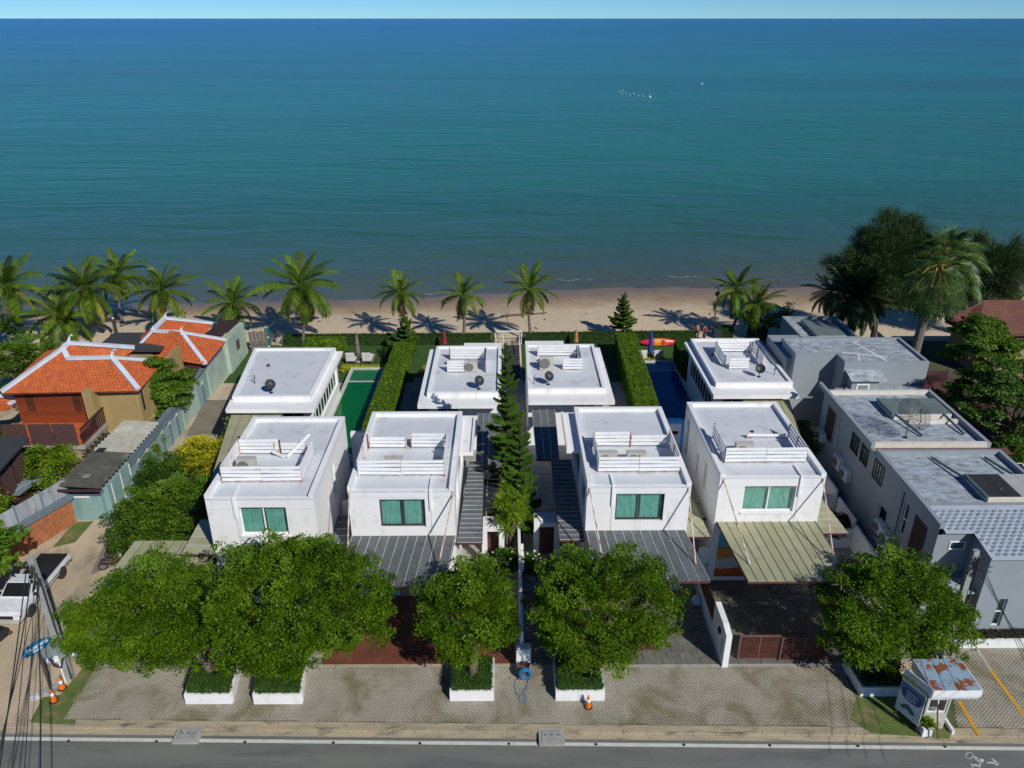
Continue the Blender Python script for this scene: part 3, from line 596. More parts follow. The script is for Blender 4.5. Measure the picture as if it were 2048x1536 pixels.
m = M().bar((-11.75, 36.2, 6.75), (-10.6, 36.9, 7.75), .05, .16); part('loose_slat', m, 'slat', V1)
m = M().bar((-12.6, 36.45, 6.95), (-11.85, 36.2, 6.72), .05, .16); part('loose_slat', m, 'slat', V1)
railing(V2, -7.65, -3.25, 34.45, 37.3, 6.62, seed=2, back=[(-7.5, -5.5, 3), (-5.2, -3.3, 4)])
railing(V3, 4.75, 8.95, 34.7, 37.4, 6.62, seed=3, back=[(4.8, 6.8, 4), (6.8, 8.9, 3)])
railing(V4, 11.55, 15.85, 35.6, 38.3, 6.62, seed=4, back=[(13.5, 15.6, 1)], rust=True)
for t, pts in ((V1, [(-12.45, 37.1)]), (V2, [(-4.6, 37.9), (-6.2, 36.2)]), (V3, [(6.0, 37.95)]), (V4, [(14.0, 39.0)])):
    m = M()
    for x, y in pts: m.lathe([(.09, 0), (.09, .08), (.05, .1)], 8, (x, y, 6.62))
    part('roof_vent', m, 'black', t)
part('mural', M().box(11.32, 13.0, 34.145, 34.165, .28, 3.1), None, V4)
mt, tt, N, L, B = _nodes('painted_mural'); MT['mural'] = mt
g = N.new('ShaderNodeNewGeometry'); sx = N.new('ShaderNodeSeparateXYZ'); L.new(g.outputs['Position'], sx.inputs[0])
dn = N.new('ShaderNodeMath'); dn.operation = 'MULTIPLY_ADD'; dn.inputs[1].default_value = .5; L.new(_noise(N, L, g.outputs['Position'], 1.9, 3), dn.inputs[0]); L.new(sx.outputs['Z'], dn.inputs[2])
mr = N.new('ShaderNodeMapRange'); mr.inputs[1].default_value = .5; mr.inputs[2].default_value = 3.4; L.new(dn.outputs[0], mr.inputs[0])
rp = _ramp(N, L, mr.outputs[0], ((0, (.45, .10, .02)), (.2, (.5, .5, .48)), (.44, (.62, .25, .04)), (.66, (.55, .16, .03)), (.70, (.10, .40, .48)), (.95, (.2, .16, .18)))); N[rp.node.name].color_ramp.interpolation = 'CONSTANT'
bk = N.new('ShaderNodeTexVoronoi'); bk.inputs['Scale'].default_value = 7; L.new(g.outputs['Position'], bk.inputs['Vector'])
L.new(_mix(N, L, 1.0, rp, _ramp(N, L, bk.outputs['Distance'], ((.1, (.35, .42, .6)), (.28, (1, 1, 1)))), 'MULTIPLY'), B.inputs['Base Color'])
bpy.data.objects['mural'].data.materials.clear(); bpy.data.objects['mural'].data.materials.append(mt)

def rear_villa(label, ox0, ox1, oy0, x0, x1, y0, y1, side, seed, skew=0):
    """single storey garden pavilion: wide eaves slab, raised kerb, glazed garden side ('L' or 'R')"""
    t = thing('garden_pavilion', label, 'house', ((x0 + x1) / 2, y0, 0), group='rear pavilions of the white villas'); T = .2
    zo, zt = 4.25, 4.6; wx0, wx1 = x0 + .03, x1 - .03; m = M(); n = 9
    gl = (y0 + .5, y1 - .4, 1.6, 3.95)
    walls(m, 'x', wx0, wx1, y0 + .1, y0 + .1 + T, 0, zo - .28, [(wx0 + .6 if side == 'L' else wx1 - 2.1, wx0 + 2.1 if side == 'L' else wx1 - .6, .4, 3.6)]); walls(m, 'x', wx0, wx1, y1 - T, y1, 0, zo - .28)
    walls(m, 'y', y0 + .1 + T, y1 - T, wx0, wx0 + T, 0, zo - .28, [gl] if side == 'L' else []); walls(m, 'y', y0 + .1 + T, y1 - T, wx1 - T, wx1, 0, zo - .28, [gl] if side == 'R' else [])
    part('wall', m, 'white', t)
    part('eaves_slab', M().prism([(ox0, oy0), (ox1, oy0), (ox1, y1 + .1), (ox0 - skew, y1 + .1)], zo - .28, zo), 'white', t)
    part('roof', M().prism([(x0 + .02, y0 + .02), (x1 - .02, y0 + .02), (x1 - .02, y1 - .02), (x0 - skew + .02, y1 - .02)], zo, zt - .16), 'roofwhite', t)
    w_ = .22; m = M().box(x1 - w_, x1 + .003, y0, y1 + .003, zo, zt).prism([(x0 - .003, y0), (x0 + w_, y0), (x0 + w_ - skew, y1), (x0 - skew - .003, y1)], zo, zt)
    m.box(x0 + w_, x1 - w_, y0 - .003, y0 + w_, zo, zt).box(x0 + w_ - skew, x1 - w_, y1 - w_, y1 + .002, zo, zt); part('parapet', m, 'white', t)
    c = wx0 + .12 if side == 'L' else wx1 - .12
    window(t, 'y', gl[0] + .004, gl[1] - .004, c, -1 if side == 'L' else 1, gl[2] + .004, gl[3] - .004, 'trim', n=n, curtain='curtain_pale', fw=.09, glass='greenglass')
    a = wx0 + .604 if side == 'L' else wx1 - 2.096
    window(t, 'x', a, a + 1.49, y0 + .2, -1, .404, 3.596, 'trim', n=2, curtain='curtain_pale', fw=.05, glass='greenglass')
    m = M().lathe([(.08, 0), (.08, .12), (.14, .12), (.1, .2)], 8, (x0 + 1.0, y0 + (y1 - y0) * .62, zt - .16)); part('roof_vent', m, 'rustdark', t)
    return t
B1 = rear_villa('leftmost white pavilion with flat overhanging roof beside the green pool', -18.85, -12.9, 46.75, -18.75, -13.4, 48.0, 56.7, 'R', 1, skew=1.0)
B2 = rear_villa('white pavilion left of the tall conifers, with roof screen and fan unit', -6.05, -.4, 47.3, -5.5, -.42, 48.5, 57.0, 'L', 2)
B3 = rear_villa('white pavilion right of the tall conifers, with roof screen and fan unit', 1.5, 7.42, 47.8, 1.5, 6.92, 49.1, 57.3, 'R', 3)
B4 = rear_villa('white pavilion with flat overhanging roof beside the blue pool', 14.4, 20.35, 48.65, 14.85, 20.33, 49.95, 58.4, 'L', 4)
part('low_roof', M().box(-3.4, -.4, 57.0, 58.2, 3.9, 4.35), 'white', B2); part('low_roof', M().box(1.5, 4.6, 57.3, 58.6, 3.9, 4.35), 'white', B3); part('low_roof', M().box(15.9, 19.4, 58.4, 59.2, 3.9, 4.3), 'white', B4)
railing(B2, -4.35, -1.5, 52.2, 54.6, 4.44, rows=4, seed=12, back=[(-4.3, -1.6, 4)], left=False, front=False)
m = M()
railing(B3, 2.35, 5.55, 52.6, 55.2, 4.44, rows=4, seed=13, back=[(2.4, 5.4, 4)], left=False, front=False)
railing(B4, 16.2, 19.1, 53.0, 55.9, 4.44, rows=4, seed=14, back=[(16.3, 18.9, 4)], front=False)
for t, a, b, y, nr in ((B2, -4.35, -2.85, 52.2, 4), (B3, 4.15, 5.55, 52.6, 4), (B4, 16.45, 17.9, 52.6, 4)):
    for k in range(nr): pb('slat', 'slat', t, (a, y, 4.62 + k * .22), (b, y, 4.62 + k * .22), .035, .17)
    for x in (a + .1, b - .1): pc('post', 'rustpost', t, x - .03, x + .03, y + .02, y + .08, 4.44, 5.4)
canopy(B2, -1.95, -.45, 47.3, -1.85, -.35, 40.2, 3.62, 3.58, 4, 'felt', 'seamlight'); canopy(B3, 1.75, 3.3, 47.8, 1.85, 3.2, 41.2, 3.62, 3.58, 3, 'felt', 'seamlight')
canopy(B1, -18.7, -15.2, 47.2, -17.2, -15.1, 38.4, 3.65, 3.55, 5, 'olive', 'seamdark'); canopy(B4, 16.6, 19.9, 49.2, 16.6, 18.4, 41.0, 3.65, 3.55, 5, 'olive', 'seamdark')
# glazed link walls, walls in the gaps
def wallthing(name, mb, mat, label, cat='wall', group=None): return solo(name, mb, mat, label, cat, group)
m = M().box(-9.5, -8.0, 41.7, 41.95, 0, 5.2).box(-9.5, -8.0, 41.0, 41.7, 0, 2.9).box(-8.9, -8.1, 41.55, 41.7, 2.9, 4.1)
o = thing('link_wall', 'white stepped wall with small square openings between the two left villas', 'wall', (-8.75, 41.8, 0)); part('wall_body', m, 'white', o)
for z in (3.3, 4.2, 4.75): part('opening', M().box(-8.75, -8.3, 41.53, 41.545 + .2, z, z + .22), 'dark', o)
o = thing('link_wall', 'white wall with square niches in the gap between the two right villas', 'wall', (10.1, 43, 0)); part('wall_body', M().box(9.35, 10.95, 43.0, 43.25, 0, 5.0).box(9.4, 10.1, 42.2, 43.0, 0, 4.0), 'white', o)
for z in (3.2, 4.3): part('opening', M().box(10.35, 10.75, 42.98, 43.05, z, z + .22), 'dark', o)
for x0, x1, y, lab in ((-1.4, -.15, 35.5, 'white entrance porch left of the centre wall, lamp on its roof'), (1.5, 2.95, 35.9, 'white entrance porch right of the centre wall')):
    o = thing('entrance_porch', lab, 'porch', ((x0 + x1) / 2, y, 0)); part('porch_roof', M().box(x0, x1, y, y + 1.1, 2.35, 2.6), 'white', o)
    cx = x1 - .3 if x0 < 0 else x0; part('column', M().box(cx, cx + .3, y, y + .3, 0, 2.35), 'white', o); cx = x0 if x0 < 0 else x1 - .3; part('column', M().box(cx, cx + .3, y, y + .3, 0, 2.35), 'white', o)
    part('front_door', M().box(x0 + .32, x1 - .32, y + .7, y + .78, 0, 2.3), 'rustdark', o)
    for k in range(4): pc('roof_board', 'trim', o, x0, x1, y + .05 + k * .26, y + .27 + k * .26, 2.602, 2.63)
for x0, x1, lab in ((-1.2, -.35, 'white pergola bars over the dark passage left of the conifers'), (2.0, 2.85, 'white pergola bars over the dark passage right of the conifers')):
    o = thing('pergola', lab, 'pergola', ((x0 + x1) / 2, 37, 0)); m = M().box(x0, x0 + .06, 36.8, 40.6, 2.8, 2.95).box(x1 - .06, x1, 36.8, 40.6, 2.8, 2.95)
    for x in (x0, x1 - .06): m.box(x, x + .06, 36.8, 36.86, 0, 2.8).box(x, x + .06, 40.5, 40.56, 0, 2.8)
    part('frame', m, 'rustpost', o)
    for k in range(8): pc('crossbar', 'seamlight', o, x0, x1, 36.9 + k * .5, 36.95 + k * .5, 2.96, 3.0)
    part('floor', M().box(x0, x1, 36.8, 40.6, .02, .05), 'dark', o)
m = M().box(.6, .75, 28.15, 37.2, 0, 1.9).box(.42, 1.1, 27.75, 28.15, 0, 1.25).box(.76, .9, 33.6, 35.2, 1.1, 1.75); wallthing('dividing_wall', m, 'white', 'narrow white garden wall running between the two middle driveways')
o = thing('gate_wall', 'white slanted end wall between the dark driveways, house number on its front', 'wall', (10.3, 28, 0))
m = M(); m.add([(x, y, z) for x in (10.2, 10.48) for y, z in ((27.8, 0), (27.8, 1.95), (28.5, 2.1), (30.0, 2.1), (30.0, 0))], [(0, 1, 2, 3, 4), (9, 8, 7, 6, 5), (0, 5, 6, 1), (1, 6, 7, 2), (2, 7, 8, 3), (3, 8, 9, 4), (4, 9, 5, 0)])
m.box(10.2, 10.34, 30.0, 34.0, 0, .75); part('wall_body', m, 'white', o); part('wall_lamp', M().box(10.1, 10.2, 28.6, 28.85, 1.35, 1.6), 'black', o); part('letter_slot', M().box(10.19, 10.198, 28.15, 28.3, .5, 1.35), 'concrete', o)
for k in range(7): pb('louvre', 'browngate', o, (10.27, 30.02, .8 + k * .17), (10.27, 33.9, .8 + k * .17), .04, .14)
for x0, x1, y, h, lab in ((11.05, 13.0, 28.3, 1.5, 'brown louvred sliding gate leaf nearest the white slanted wall'), (13.02, 15.3, 28.2, 1.45, 'brown louvred gate leaf half hidden under the right tree'), (8.0, 10.0, 28.25, 1.4, None), (-19.0, -14.2, 28.4, 1.4, 'long brown louvred gate under the leftmost tree'), (5.9, 7.4, 28.9, 1.4, 'brown louvred gate leaf slid open behind the middle right tree')):
    if not lab: continue
    o = thing('sliding_gate', lab, 'gate', ((x0 + x1) / 2, y, 0), group='brown driveway gates'); m = M().box(x0, x0 + .06, y - .02, y + .06, .05, h).box(x1 - .06, x1, y - .02, y + .06, .05, h).box(x0 + .06, x1 - .06, y - .02, y + .06, h - .05, h).box(x0 + .06, x1 - .06, y - .02, y + .06, .05, .1).box((x0 + x1) / 2 - .025, (x0 + x1) / 2 + .025, y - .03, y + .05, .1, h - .05)
    part('gate_frame', m, 'gateframe', o); nn = 14
    for k in range(nn): pb('louvre', 'browngate', o, (x0 + .06, y + .02, .15 + k * (h - .2) / nn), (x1 - .06, y + .02, .15 + k * (h - .2) / nn), .05, .075)
m = M().box(20.0, 20.15, 40.0, 43.5, 0, 2.0).box(20.0, 20.15, 37.2, 39.6, 0, 1.8).box(20.0, 20.15, 33.5, 37.0, 0, 1.6).box(18.2, 20.0, 39.7, 39.85, 0, 1.9).box(18.6, 20.0, 37.0, 37.1, 0, 1.3); wallthing('boundary_wall', m, 'white', 'stepped white boundary wall between the right villa and the grey house')
o = thing('side_gate', 'white door in the wall left of the mural', 'door', (10.6, 34.2, 0)); part('door_leaf', M().box(10.35, 10.95, 34.2, 34.25, 0, 2.2), 'trim', o); part('handle', M().box(10.82, 10.88, 34.15, 34.2, 1.0, 1.15), 'black', o)

# roof equipment -----------------------------------------------------------
def ac_unit(x, y, z, label, w=.95, h=.8, d=.36, rz=0, mat='acbeige', up=False, name='air_conditioner'):
    t = thing(name, label, 'air conditioner', (x, y, z), rz, 'air conditioner outdoor units'); m = M().box(-w / 2, w / 2, -d / 2, d / 2, .04, h); lpart('casing', m, mat, t)
    m = M(); m.lathe([(h * .36, 0), (h * .36, .02), (h * .1, .025)], 16); g_ = lpart('fan_grille', m, 'fangrey', t); g_.location = (-w * .15, -d / 2 - .022, h * .52); g_.rotation_euler = (math.pi / 2, 0, 0)
    m = M()
    for r_ in (.34, .24, .13):
        m.tube([(h * r_ * math.cos(a_ * .524), h * r_ * math.sin(a_ * .524), .03) for a_ in range(13)], .008, 4)
    b = lpart('fan_guard', m, 'black', t); b.location = g_.location; b.rotation_euler = g_.rotation_euler
    m = M().box(-w / 2 + .05, -w / 2 + .12, -d / 2, d / 2, 0, .04).box(w / 2 - .12, w / 2 - .05, -d / 2, d / 2, 0, .04); lpart('feet', m, 'rustdark', t)
    return t
ac_unit(-13.5, 35.0, 6.62, 'beige unit inside the roof screen of the leftmost villa'); ac_unit(-12.3, 34.7, 6.62, 'flat pale box beside the beige unit on the leftmost villa roof', h=.35, w=1.2, d=.5)
ac_unit(-5.9, 35.0, 6.62, 'left unit inside the roof screen above the red driveway villa'); ac_unit(-4.4, 35.0, 6.62, 'right unit inside the roof screen above the red driveway villa', h=.5, w=1.1)
ac_unit(5.3, 35.5, 6.62, 'left unit inside the roof screen of the villa right of the conifers', w=1.0); ac_unit(6.8, 35.5, 6.62, 'right unit inside the roof screen of the villa right of the conifers', w=1.0)
ac_unit(12.75, 36.4, 6.62, 'unit on the roof above the olive awning', w=.95); ac_unit(14.9, 36.1, 6.62, 'low pale box on the roof above the olive awning', w=.8, h=.3, d=.6)
ac_unit(-2.6, 52.3, 4.44, 'fan unit in the screen gap on the pavilion roof left of the conifers', w=.95, h=.9); ac_unit(2.95, 52.7, 4.44, 'large fan unit on the pavilion roof right of the conifers', w=1.0, h=1.1)
ac_unit(-8.25, 39.4, 3.9, 'beige unit hung on the wall in the gap between the two left villas', rz=0.15, h=.75, w=.55)
def dish(x, y, z, r, label, az, el=35, mat='dish', mast=.45, mesh=False):
    t = thing('satellite_dish', label, 'satellite dish', (x, y, z), group='satellite dishes'); m = M().tube([(0, 0, 0), (0, 0, mast)], .025); m.box(-.12, .12, -.12, .12, 0, .03); lpart('mast', m, 'black', t)
    n = 24; vs = [(0, 0, 0)]; fs = []; K = 5
    for i in range(1, K + 1):
        rr = r * i / K
        for j in range(n): vs.append((rr * math.cos(2 * math.pi * j / n), rr * math.sin(2 * math.pi * j / n), rr * rr / (4 * r * .65)))
    for j in range(n): fs.append((0, 1 + j, 1 + (j + 1) % n))
    for i in range(K - 1):
        for j in range(n): a = 1 + i * n; fs.append((a + j, a + n + j, a + n + (j + 1) % n, a + (j + 1) % n))
    m = M()
    if not mesh: m.add(vs, fs)
    else:
        for j in range(0, n, 3):
            m.tube([vs[0]] + [vs[1 + i * n + j] for i in range(K)], .012, 4)
        for i in range(K):
            ring = [vs[1 + i * n + j] for j in range(n)]; m.tube(ring + [ring[0]], .012, 4)
    ref = lpart('reflector', m, mat, t, smooth=not mesh); ref.location = (0, 0, mast + r * .5); ref.rotation_euler = Euler((0, R(90 - el), R(az)))
    if mesh:
        m = M(); m.add(vs, fs); s_ = lpart('mesh_skin', m, 'dishskin', t, smooth=True); s_.location = ref.location; s_.rotation_euler = ref.rotation_euler
    m = M().bar((r * .9, 0, r * .3), (0, 0, r * .95), .02); m.box(-.04, .04, -.04, .04, r * .9, r * 1.02); a = lpart('feed_arm', m, 'black', t); a.location = ref.location; a.rotation_euler = ref.rotation_euler
    return t
mt, tt, N, L, B = _nodes('perforated_mesh'); MT['dishskin'] = mt; tr = N.new('ShaderNodeBsdfTransparent'); ms = N.new('ShaderNodeMixShader'); ms.inputs[0].default_value = .32; B.inputs['Base Color'].default_value = (.03, .03, .035, 1)
L.new(tr.outputs[0], ms.inputs[1]); L.new(B.outputs[0], ms.inputs[2]); L.new(ms.outputs[0], N['Material Output'].inputs[0])
dish(-16.35, 48.9, 4.44, .36, 'dark dish near the front edge of the leftmost pavilion roof', -60)
dish(-1.95, 49.4, 4.44, .36, 'dark dish on the pavilion roof left of the conifers', -60); dish(2.95, 50.1, 4.44, .36, 'dark dish on the pavilion roof right of the conifers', -60)
dish(18.3, 51.3, 4.44, .36, 'dark dish on the pavilion roof beside the blue pool', -100)
for x, y, lab in ((-17.9, 50.4, 'thin roof aerial by the left kerb of the leftmost pavilion'), (1.95, 50.2, 'thin roof aerial beside the dish right of the conifers'), (19.5, 51.6, 'thin roof aerial at the right edge of the pavilion by the blue pool')):
    solo('roof_aerial', M().tube([(x, y, 4.44), (x + .02, y, 5.15)], .03).box(x - .1, x + .1, y - .02, y + .02, 4.9, 4.94), 'rustdark', lab, 'aerial')

# pools, hedges' ground and garden edging -----------------------------------
def pool(label, x0, x1, y0, ym, y1, z, deep, shallow, tile, grid):
    t = thing('swimming_pool', label, 'pool', ((x0 + x1) / 2, y0, 0)); m = M(); w_ = .28
    m.box(x0 - w_, x0, y0 - w_, y1 + w_, 0, z + .12).box(x1, x1 + w_, y0 - w_, y1 + w_, 0, z + .12).box(x0, x1, y1, y1 + w_, 0, z + .12).box(x0, x1, y0 - w_, y0, 0, z + .12).box(x0, x1, ym - .1, ym + .1, 0, z + .015)
    part('coping', m, 'poolrim', t); part('basin_floor', M().box(x0, x1, y0, y1, .02, .05), tile, t)
    for nm, a, b, c in (('deep_water', y0, ym - .1, deep), ('shallow_water', ym + .1, y1, shallow)):
        mt, tt, N, L, B = _nodes(nm + label[:5]); g = N.new('ShaderNodeNewGeometry'); br = N.new('ShaderNodeTexBrick'); br.offset = 0; br.inputs['Scale'].default_value = 1; br.inputs['Brick Width'].default_value = .3; br.inputs['Row Height'].default_value = .3; br.inputs['Mortar Size'].default_value = .022
        mx = _mix(N, L, 1.0, g.outputs['Position'], _mix(N, L, 1.0, _ramp(N, L, _noise(N, L, g.outputs['Position'], 1.5, 2), ((0, _g(0)), (1, _g(.5)))), (0, 0, 0), 'ADD'), 'ADD'); L.new(mx, br.inputs['Vector'])
        br.inputs['Color1'].default_value = _rgba(c); br.inputs['Color2'].default_value = _rgba(tuple(v * .9 for v in c)); br.inputs['Mortar'].default_value = _rgba(tuple(v * grid for v in c)); L.new(br.outputs['Color'], B.inputs['Base Color'])
        B.inputs['Roughness'].default_value = .06; B.inputs['IOR'].default_value = 1.33
        bb = N.new('ShaderNodeBump'); bb.inputs['Strength'].default_value = .25; bb.inputs['Distance'].default_value = .05; L.new(_noise(N, L, g.outputs['Position'], 4, 3), bb.inputs['Height']); L.new(bb.outputs[0], B.inputs['Normal'])
        MT[nm] = mt; part(nm, M().box(x0, x1, a, b, .05, z), mt, t)
    return t
pool('green tiled swimming pool beside the leftmost pavilion', -13.2, -10.72, 47.0, 59.2, 61.6, .5, (.003, .105, .022), (.02, .15, .045), 'tilegreen', 1.25)
pool('blue swimming pool beside the right pavilion', 12.0, 14.6, 48.0, 61.2, 62.9, .5, (.006, .065, .20), (.02, .18, .24), 'tileblue', 1.2)

# ------------------------------------------------------------------ grey houses on the right
def opens(par, lst):
    pass
def louvre_panel(par, y0, y1, x, z0, z1, n=9):
    f = M().box(x - .05, x - .005, y0, y0 + .05, z0, z1).box(x - .05, x - .005, y1 - .05, y1, z0, z1).box(x - .05, x - .005, y0 + .05, y1 - .05, z1 - .05, z1).box(x - .05, x - .005, y0 + .05, y1 - .05, z0, z0 + .05)
    F = part('louvre_screen', f, 'maroon', par)
    for k in range(n):
        a = y0 + .05 + (y1 - y0 - .1) * k / n; pc('louvre', 'louvredark', F, x - .06, x - .02, a + .01, a + (y1 - y0) / n - .03, z0 + .05, z1 - .05)
def grey_block(label, x0, x1, y0, y1, z, lowfront=True, roof='greyroof'):
    t = thing('grey_house', label, 'house', ((x0 + x1) / 2, y0, 0), group='grey flat roofed houses'); return t
T_ = .2
g3 = grey_block('front grey house with weathered flat roof and lattice tiled lean-to roof', 21.05, 28.1, 31.2, 38.2, 5.8)
m = M(); x0, x1, y0, y1 = 21.05, 28.1, 31.2, 38.4
walls(m, 'y', y0, y1, x0, x0 + T_, 0, 5.5, [(34.0, 34.5, 2.9, 4.9), (35.9, 36.9, 1.0, 3.2)]); walls(m, 'x', x0 + T_, 22.75, y0, y0 + T_, 0, 5.15, [(21.75, 22.5, 4.3, 4.75), (21.75, 22.55, 1.9, 2.35)])
walls(m, 'y', 29.5, 31.2, 22.75, 22.95, 0, 5.1); walls(m, 'x', 22.95, 34, 29.5, 29.7, 0, 5.1, [(23.75, 24.2, .9, 2.6)]); walls(m, 'y', y0, y1, x1 - T_, x1, 0, 5.5); walls(m, 'x', x0 + T_, x1 - T_, y1 - T_, y1, 0, 5.5)
part('wall', m, 'grey', g3); part('roof', M().box(x0 + T_, x1 - T_, 33.0, y1 - T_, 5.4, 5.5), 'greyroof', g3)
m = M().box(x0 - .003, x0 + .22, 32.85, y1, 5.5, 5.8).box(x1 - .22, x1, 32.85, y1, 5.5, 5.78).box(x0 + .22, x1 - .22, y1 - .22, y1 + .002, 5.5, 5.79).box(x0 + .22, x1 - .22, 32.85, 33.1, 5.45, 5.75)
m.add([(x, y, z) for x in (x0 - .003, x0 + .22) for y, z in ((31.2, 5.15), (31.2, 5.72), (32.85, 5.8), (32.85, 5.15))], [(0, 1, 2, 3), (7, 6, 5, 4), (0, 4, 5, 1), (1, 5, 6, 2), (2, 6, 7, 3)]); part('parapet', m, 'grey', g3)
# lattice tiled lean-to
MT['leantodeck'] = pm('pale_grey_mortar', (.40, .46, .53), (.33, .385, .45), s=2, rough=.85)
P = [(21.27, 32.85, 5.72), (36, 32.85, 5.72), (36, 29.3, 5.15), (22.62, 29.3, 5.15), (22.62, 31.0, 5.42), (21.27, 31.0, 5.42)]
part('leanto_roof', M().slab(P, .07), 'leantodeck', g3)
MT['shingle'] = pm('grey_lattice_shingle', (.21, .245, .28), (.175, .205, .24), s=3, rough=.85, rand=.18)
sl = (5.72 - 5.15) / (32.85 - 29.3); cnt = 0
for r in range(14):
    for c in range(60):
        y = 32.45 - r * .24; x = 21.5 + c * .36 + (r % 2) * .18 - r * .02
        if x > 27.2 or cnt > 295 or y < 29.45 or (x < 22.75 and y < 31.1): continue
        z = 5.15 + (y - 29.3) * sl + .012; o = link('shingle', unit('shingle'), g3); o.matrix_local = Matrix.Translation(Vector((x, y, z)) - g3.location) @ Euler((math.atan(sl), 0, R(28))).to_matrix().to_4x4() @ Matrix.Diagonal((.23, .13, .02, 1)); cnt += 1
for (a, b, z0, z1) in ((21.75, 22.5, 4.3, 4.75), (21.75, 22.55, 1.9, 2.35)): window(g3, 'x', a - .02, b + .02, 31.16, -1, z0 - .02, z1 + .02, 'trim', n=1, curtain='curtain_pale', fw=.06)
window(g3, 'x', 23.754, 24.196, 29.6, -1, .904, 2.596, 'trim', n=1, rows=2, curtain='curtain_pale', fw=.05)
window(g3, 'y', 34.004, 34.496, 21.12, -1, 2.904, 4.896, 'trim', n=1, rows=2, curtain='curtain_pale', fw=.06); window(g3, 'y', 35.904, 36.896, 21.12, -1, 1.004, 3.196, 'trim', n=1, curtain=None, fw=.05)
louvre_panel(g3, 32.1, 33.3, 21.05, 2.6, 4.9); part('drainpipe', M().tube([(21.0, 34.75, .1), (21.0, 34.75, 5.3)], .05), 'grey', g3)
part('low_shelf', M().box(21.3, 22.75, 29.7, 31.2, 2.75, 2.82), 'greyroof', g3)
# shallow skylight box with cream kerb and weathered panels
def skylight(par, x0, x1, y0, y1, z, panels, tilt=.12):
    m = M().box(x0, x1, y0, y0 + .12, z, z + .35).box(x0, x1, y1 - .12, y1, z, z + .35).box(x0, x0 + .1, y0 + .12, y1 - .12, z, z + .3); K = part('skylight_kerb', m, 'cream', par); n = len(panels); w_ = (x1 - x0) / n
    part('gutter', M().box(x0 - .12, x0, y0, y1, z + .25, z + .4), 'teal2', par)
    for i, p in enumerate(panels): part('skylight_panel', M().box(x0 + w_ * i + .01, x0 + w_ * (i + 1) - .01, y0 + .02, y1 - .02, z + .355, z + .38), p, K)
MT['teal2'] = pm('grey_green_flashing', (.10, .16, .165), (.08, .13, .135), rough=.6); MT['greygreen'] = pm('grey_green_sheet', (.145, .19, .185), (.115, .155, .155), s=1, rough=.7, fine=.1); MT['blacksheet'] = pm('torn_black_membrane', (.022, .023, .025), (.03, .03, .033), rough=.7, dirt=(.3, .3, .28), ds=2.2, dlo=.66, dhi=.7); MT['palesheet'] = pm('pale_sheet', (.42, .44, .42), (.36, .38, .37), rough=.7)
skylight(g3, 24.6, 28.0, 33.4, 35.6, 5.5, ['blacksheet', 'blacksheet', 'palesheet', 'palesheet'])
for a, b in (((23.9, 37.8, 5.62), (24.5, 35.3, 5.75)), ((26.9, 37.8, 5.62), (27.3, 35.6, 5.75))): pb('roof_beam', 'greygreen', g3, a, b, .08, .12)
g2 = grey_block('middle grey house with roof skylight and large mesh dish', 21.05, 28, 39.1, 46.3, 5.8)
m = M(); x0, x1, y0, y1 = 21.05, 28.0, 39.1, 46.3
walls(m, 'y', 38.4, y1, x0 + (.0), x0 + T_, 0, 5.5, [(39.1, 40.2, 4.1, 5.3), (40.4, 41.6, 4.1, 5.3), (43.4, 43.8, 2.9, 5.1)])
walls(m, 'x', x0 + T_, x1 - T_, y0, y0 + T_, 0, 5.5); walls(m, 'y', y0, y1, x1 - T_, x1, 0, 5.5); walls(m, 'x', x0 + T_, x1 - T_, y1 - T_, y1, 0, 5.5); part('wall', m, 'grey', g2)
part('roof', M().box(x0 + T_, x1 - T_, y0 + T_, y1 - T_, 5.4, 5.5), 'greyroof', g2)
for bx_ in ((x0 - .003, x0 + .22, y0, y1 + 1.2, 5.5, 5.8), (x1 - .22, x1, y0, y1, 5.5, 5.79)): part('parapet', M().box(*bx_), 'grey', g2)
for bx_ in ((x0 + .22, x1 - .22, y0 - .003, y0 + .24, 5.5, 5.78), (x0 + .22, x1 - .22, y1 - .24, y1 + .003, 5.5, 5.78)): part('parapet', M().box(*bx_), 'cream', g2, label='cream parapet')
for a, b, z0, z1 in ((39.104, 40.196, 4.104, 5.296), (40.404, 41.596, 4.104, 5.296)): window(g2, 'y', a, b, 21.05, -1, z0, z1, 'darkframe', n=4, curtain='curtain_pale', fw=.05)
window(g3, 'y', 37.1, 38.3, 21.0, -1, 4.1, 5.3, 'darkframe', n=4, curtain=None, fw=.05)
window(g2, 'y', 43.404, 43.796, 21.12, -1, 2.904, 5.096, 'trim', n=1, rows=2, curtain='curtain_pale', fw=.06); louvre_panel(g2, 44.1, 45.3, 21.05, 3.0, 5.1)
skylight(g2, 23.9, 27.5, 42.6, 44.8, 5.5, ['greygreen']); part('step_kerb', M().box(24.6, 27.6, 42.0, 42.2, 5.5, 5.75), 'cream', g2)
for a, b in (((24.0, 42.6, 5.85), (24.6, 40.3, 5.62)), ((27.0, 42.6, 5.85), (27.2, 40.5, 5.62))): pb('roof_beam', 'bluegrey', g2, a, b, .08, .14)
part('link_roof', M().box(21.26, 28.9, 38.42, 39.08, 5.42, 5.47), 'brownsheet' if 'brownsheet' in MT else 'brownroof', g2)
canopy(g2, 28.0, 29.3, 45.0, 28.0, 30.0, 38.6, 3.9, 3.8, 6, 'rustdark', 'seamlight', across=True)
dish(23.6, 40.3, 5.5, 1.0, 'large mesh dish on the roof of the middle grey house', -75, el=48, mesh=True, mast=.9)
g1 = grey_block('rear grey house with cracked flat roof nearest the sea', 21.1, 29.5, 48, 55, 6)
m = M(); zt = 6.0; xa, xb = 21.0, 30.0; ya, yb, yc = 52.0, 50.5, 55.2
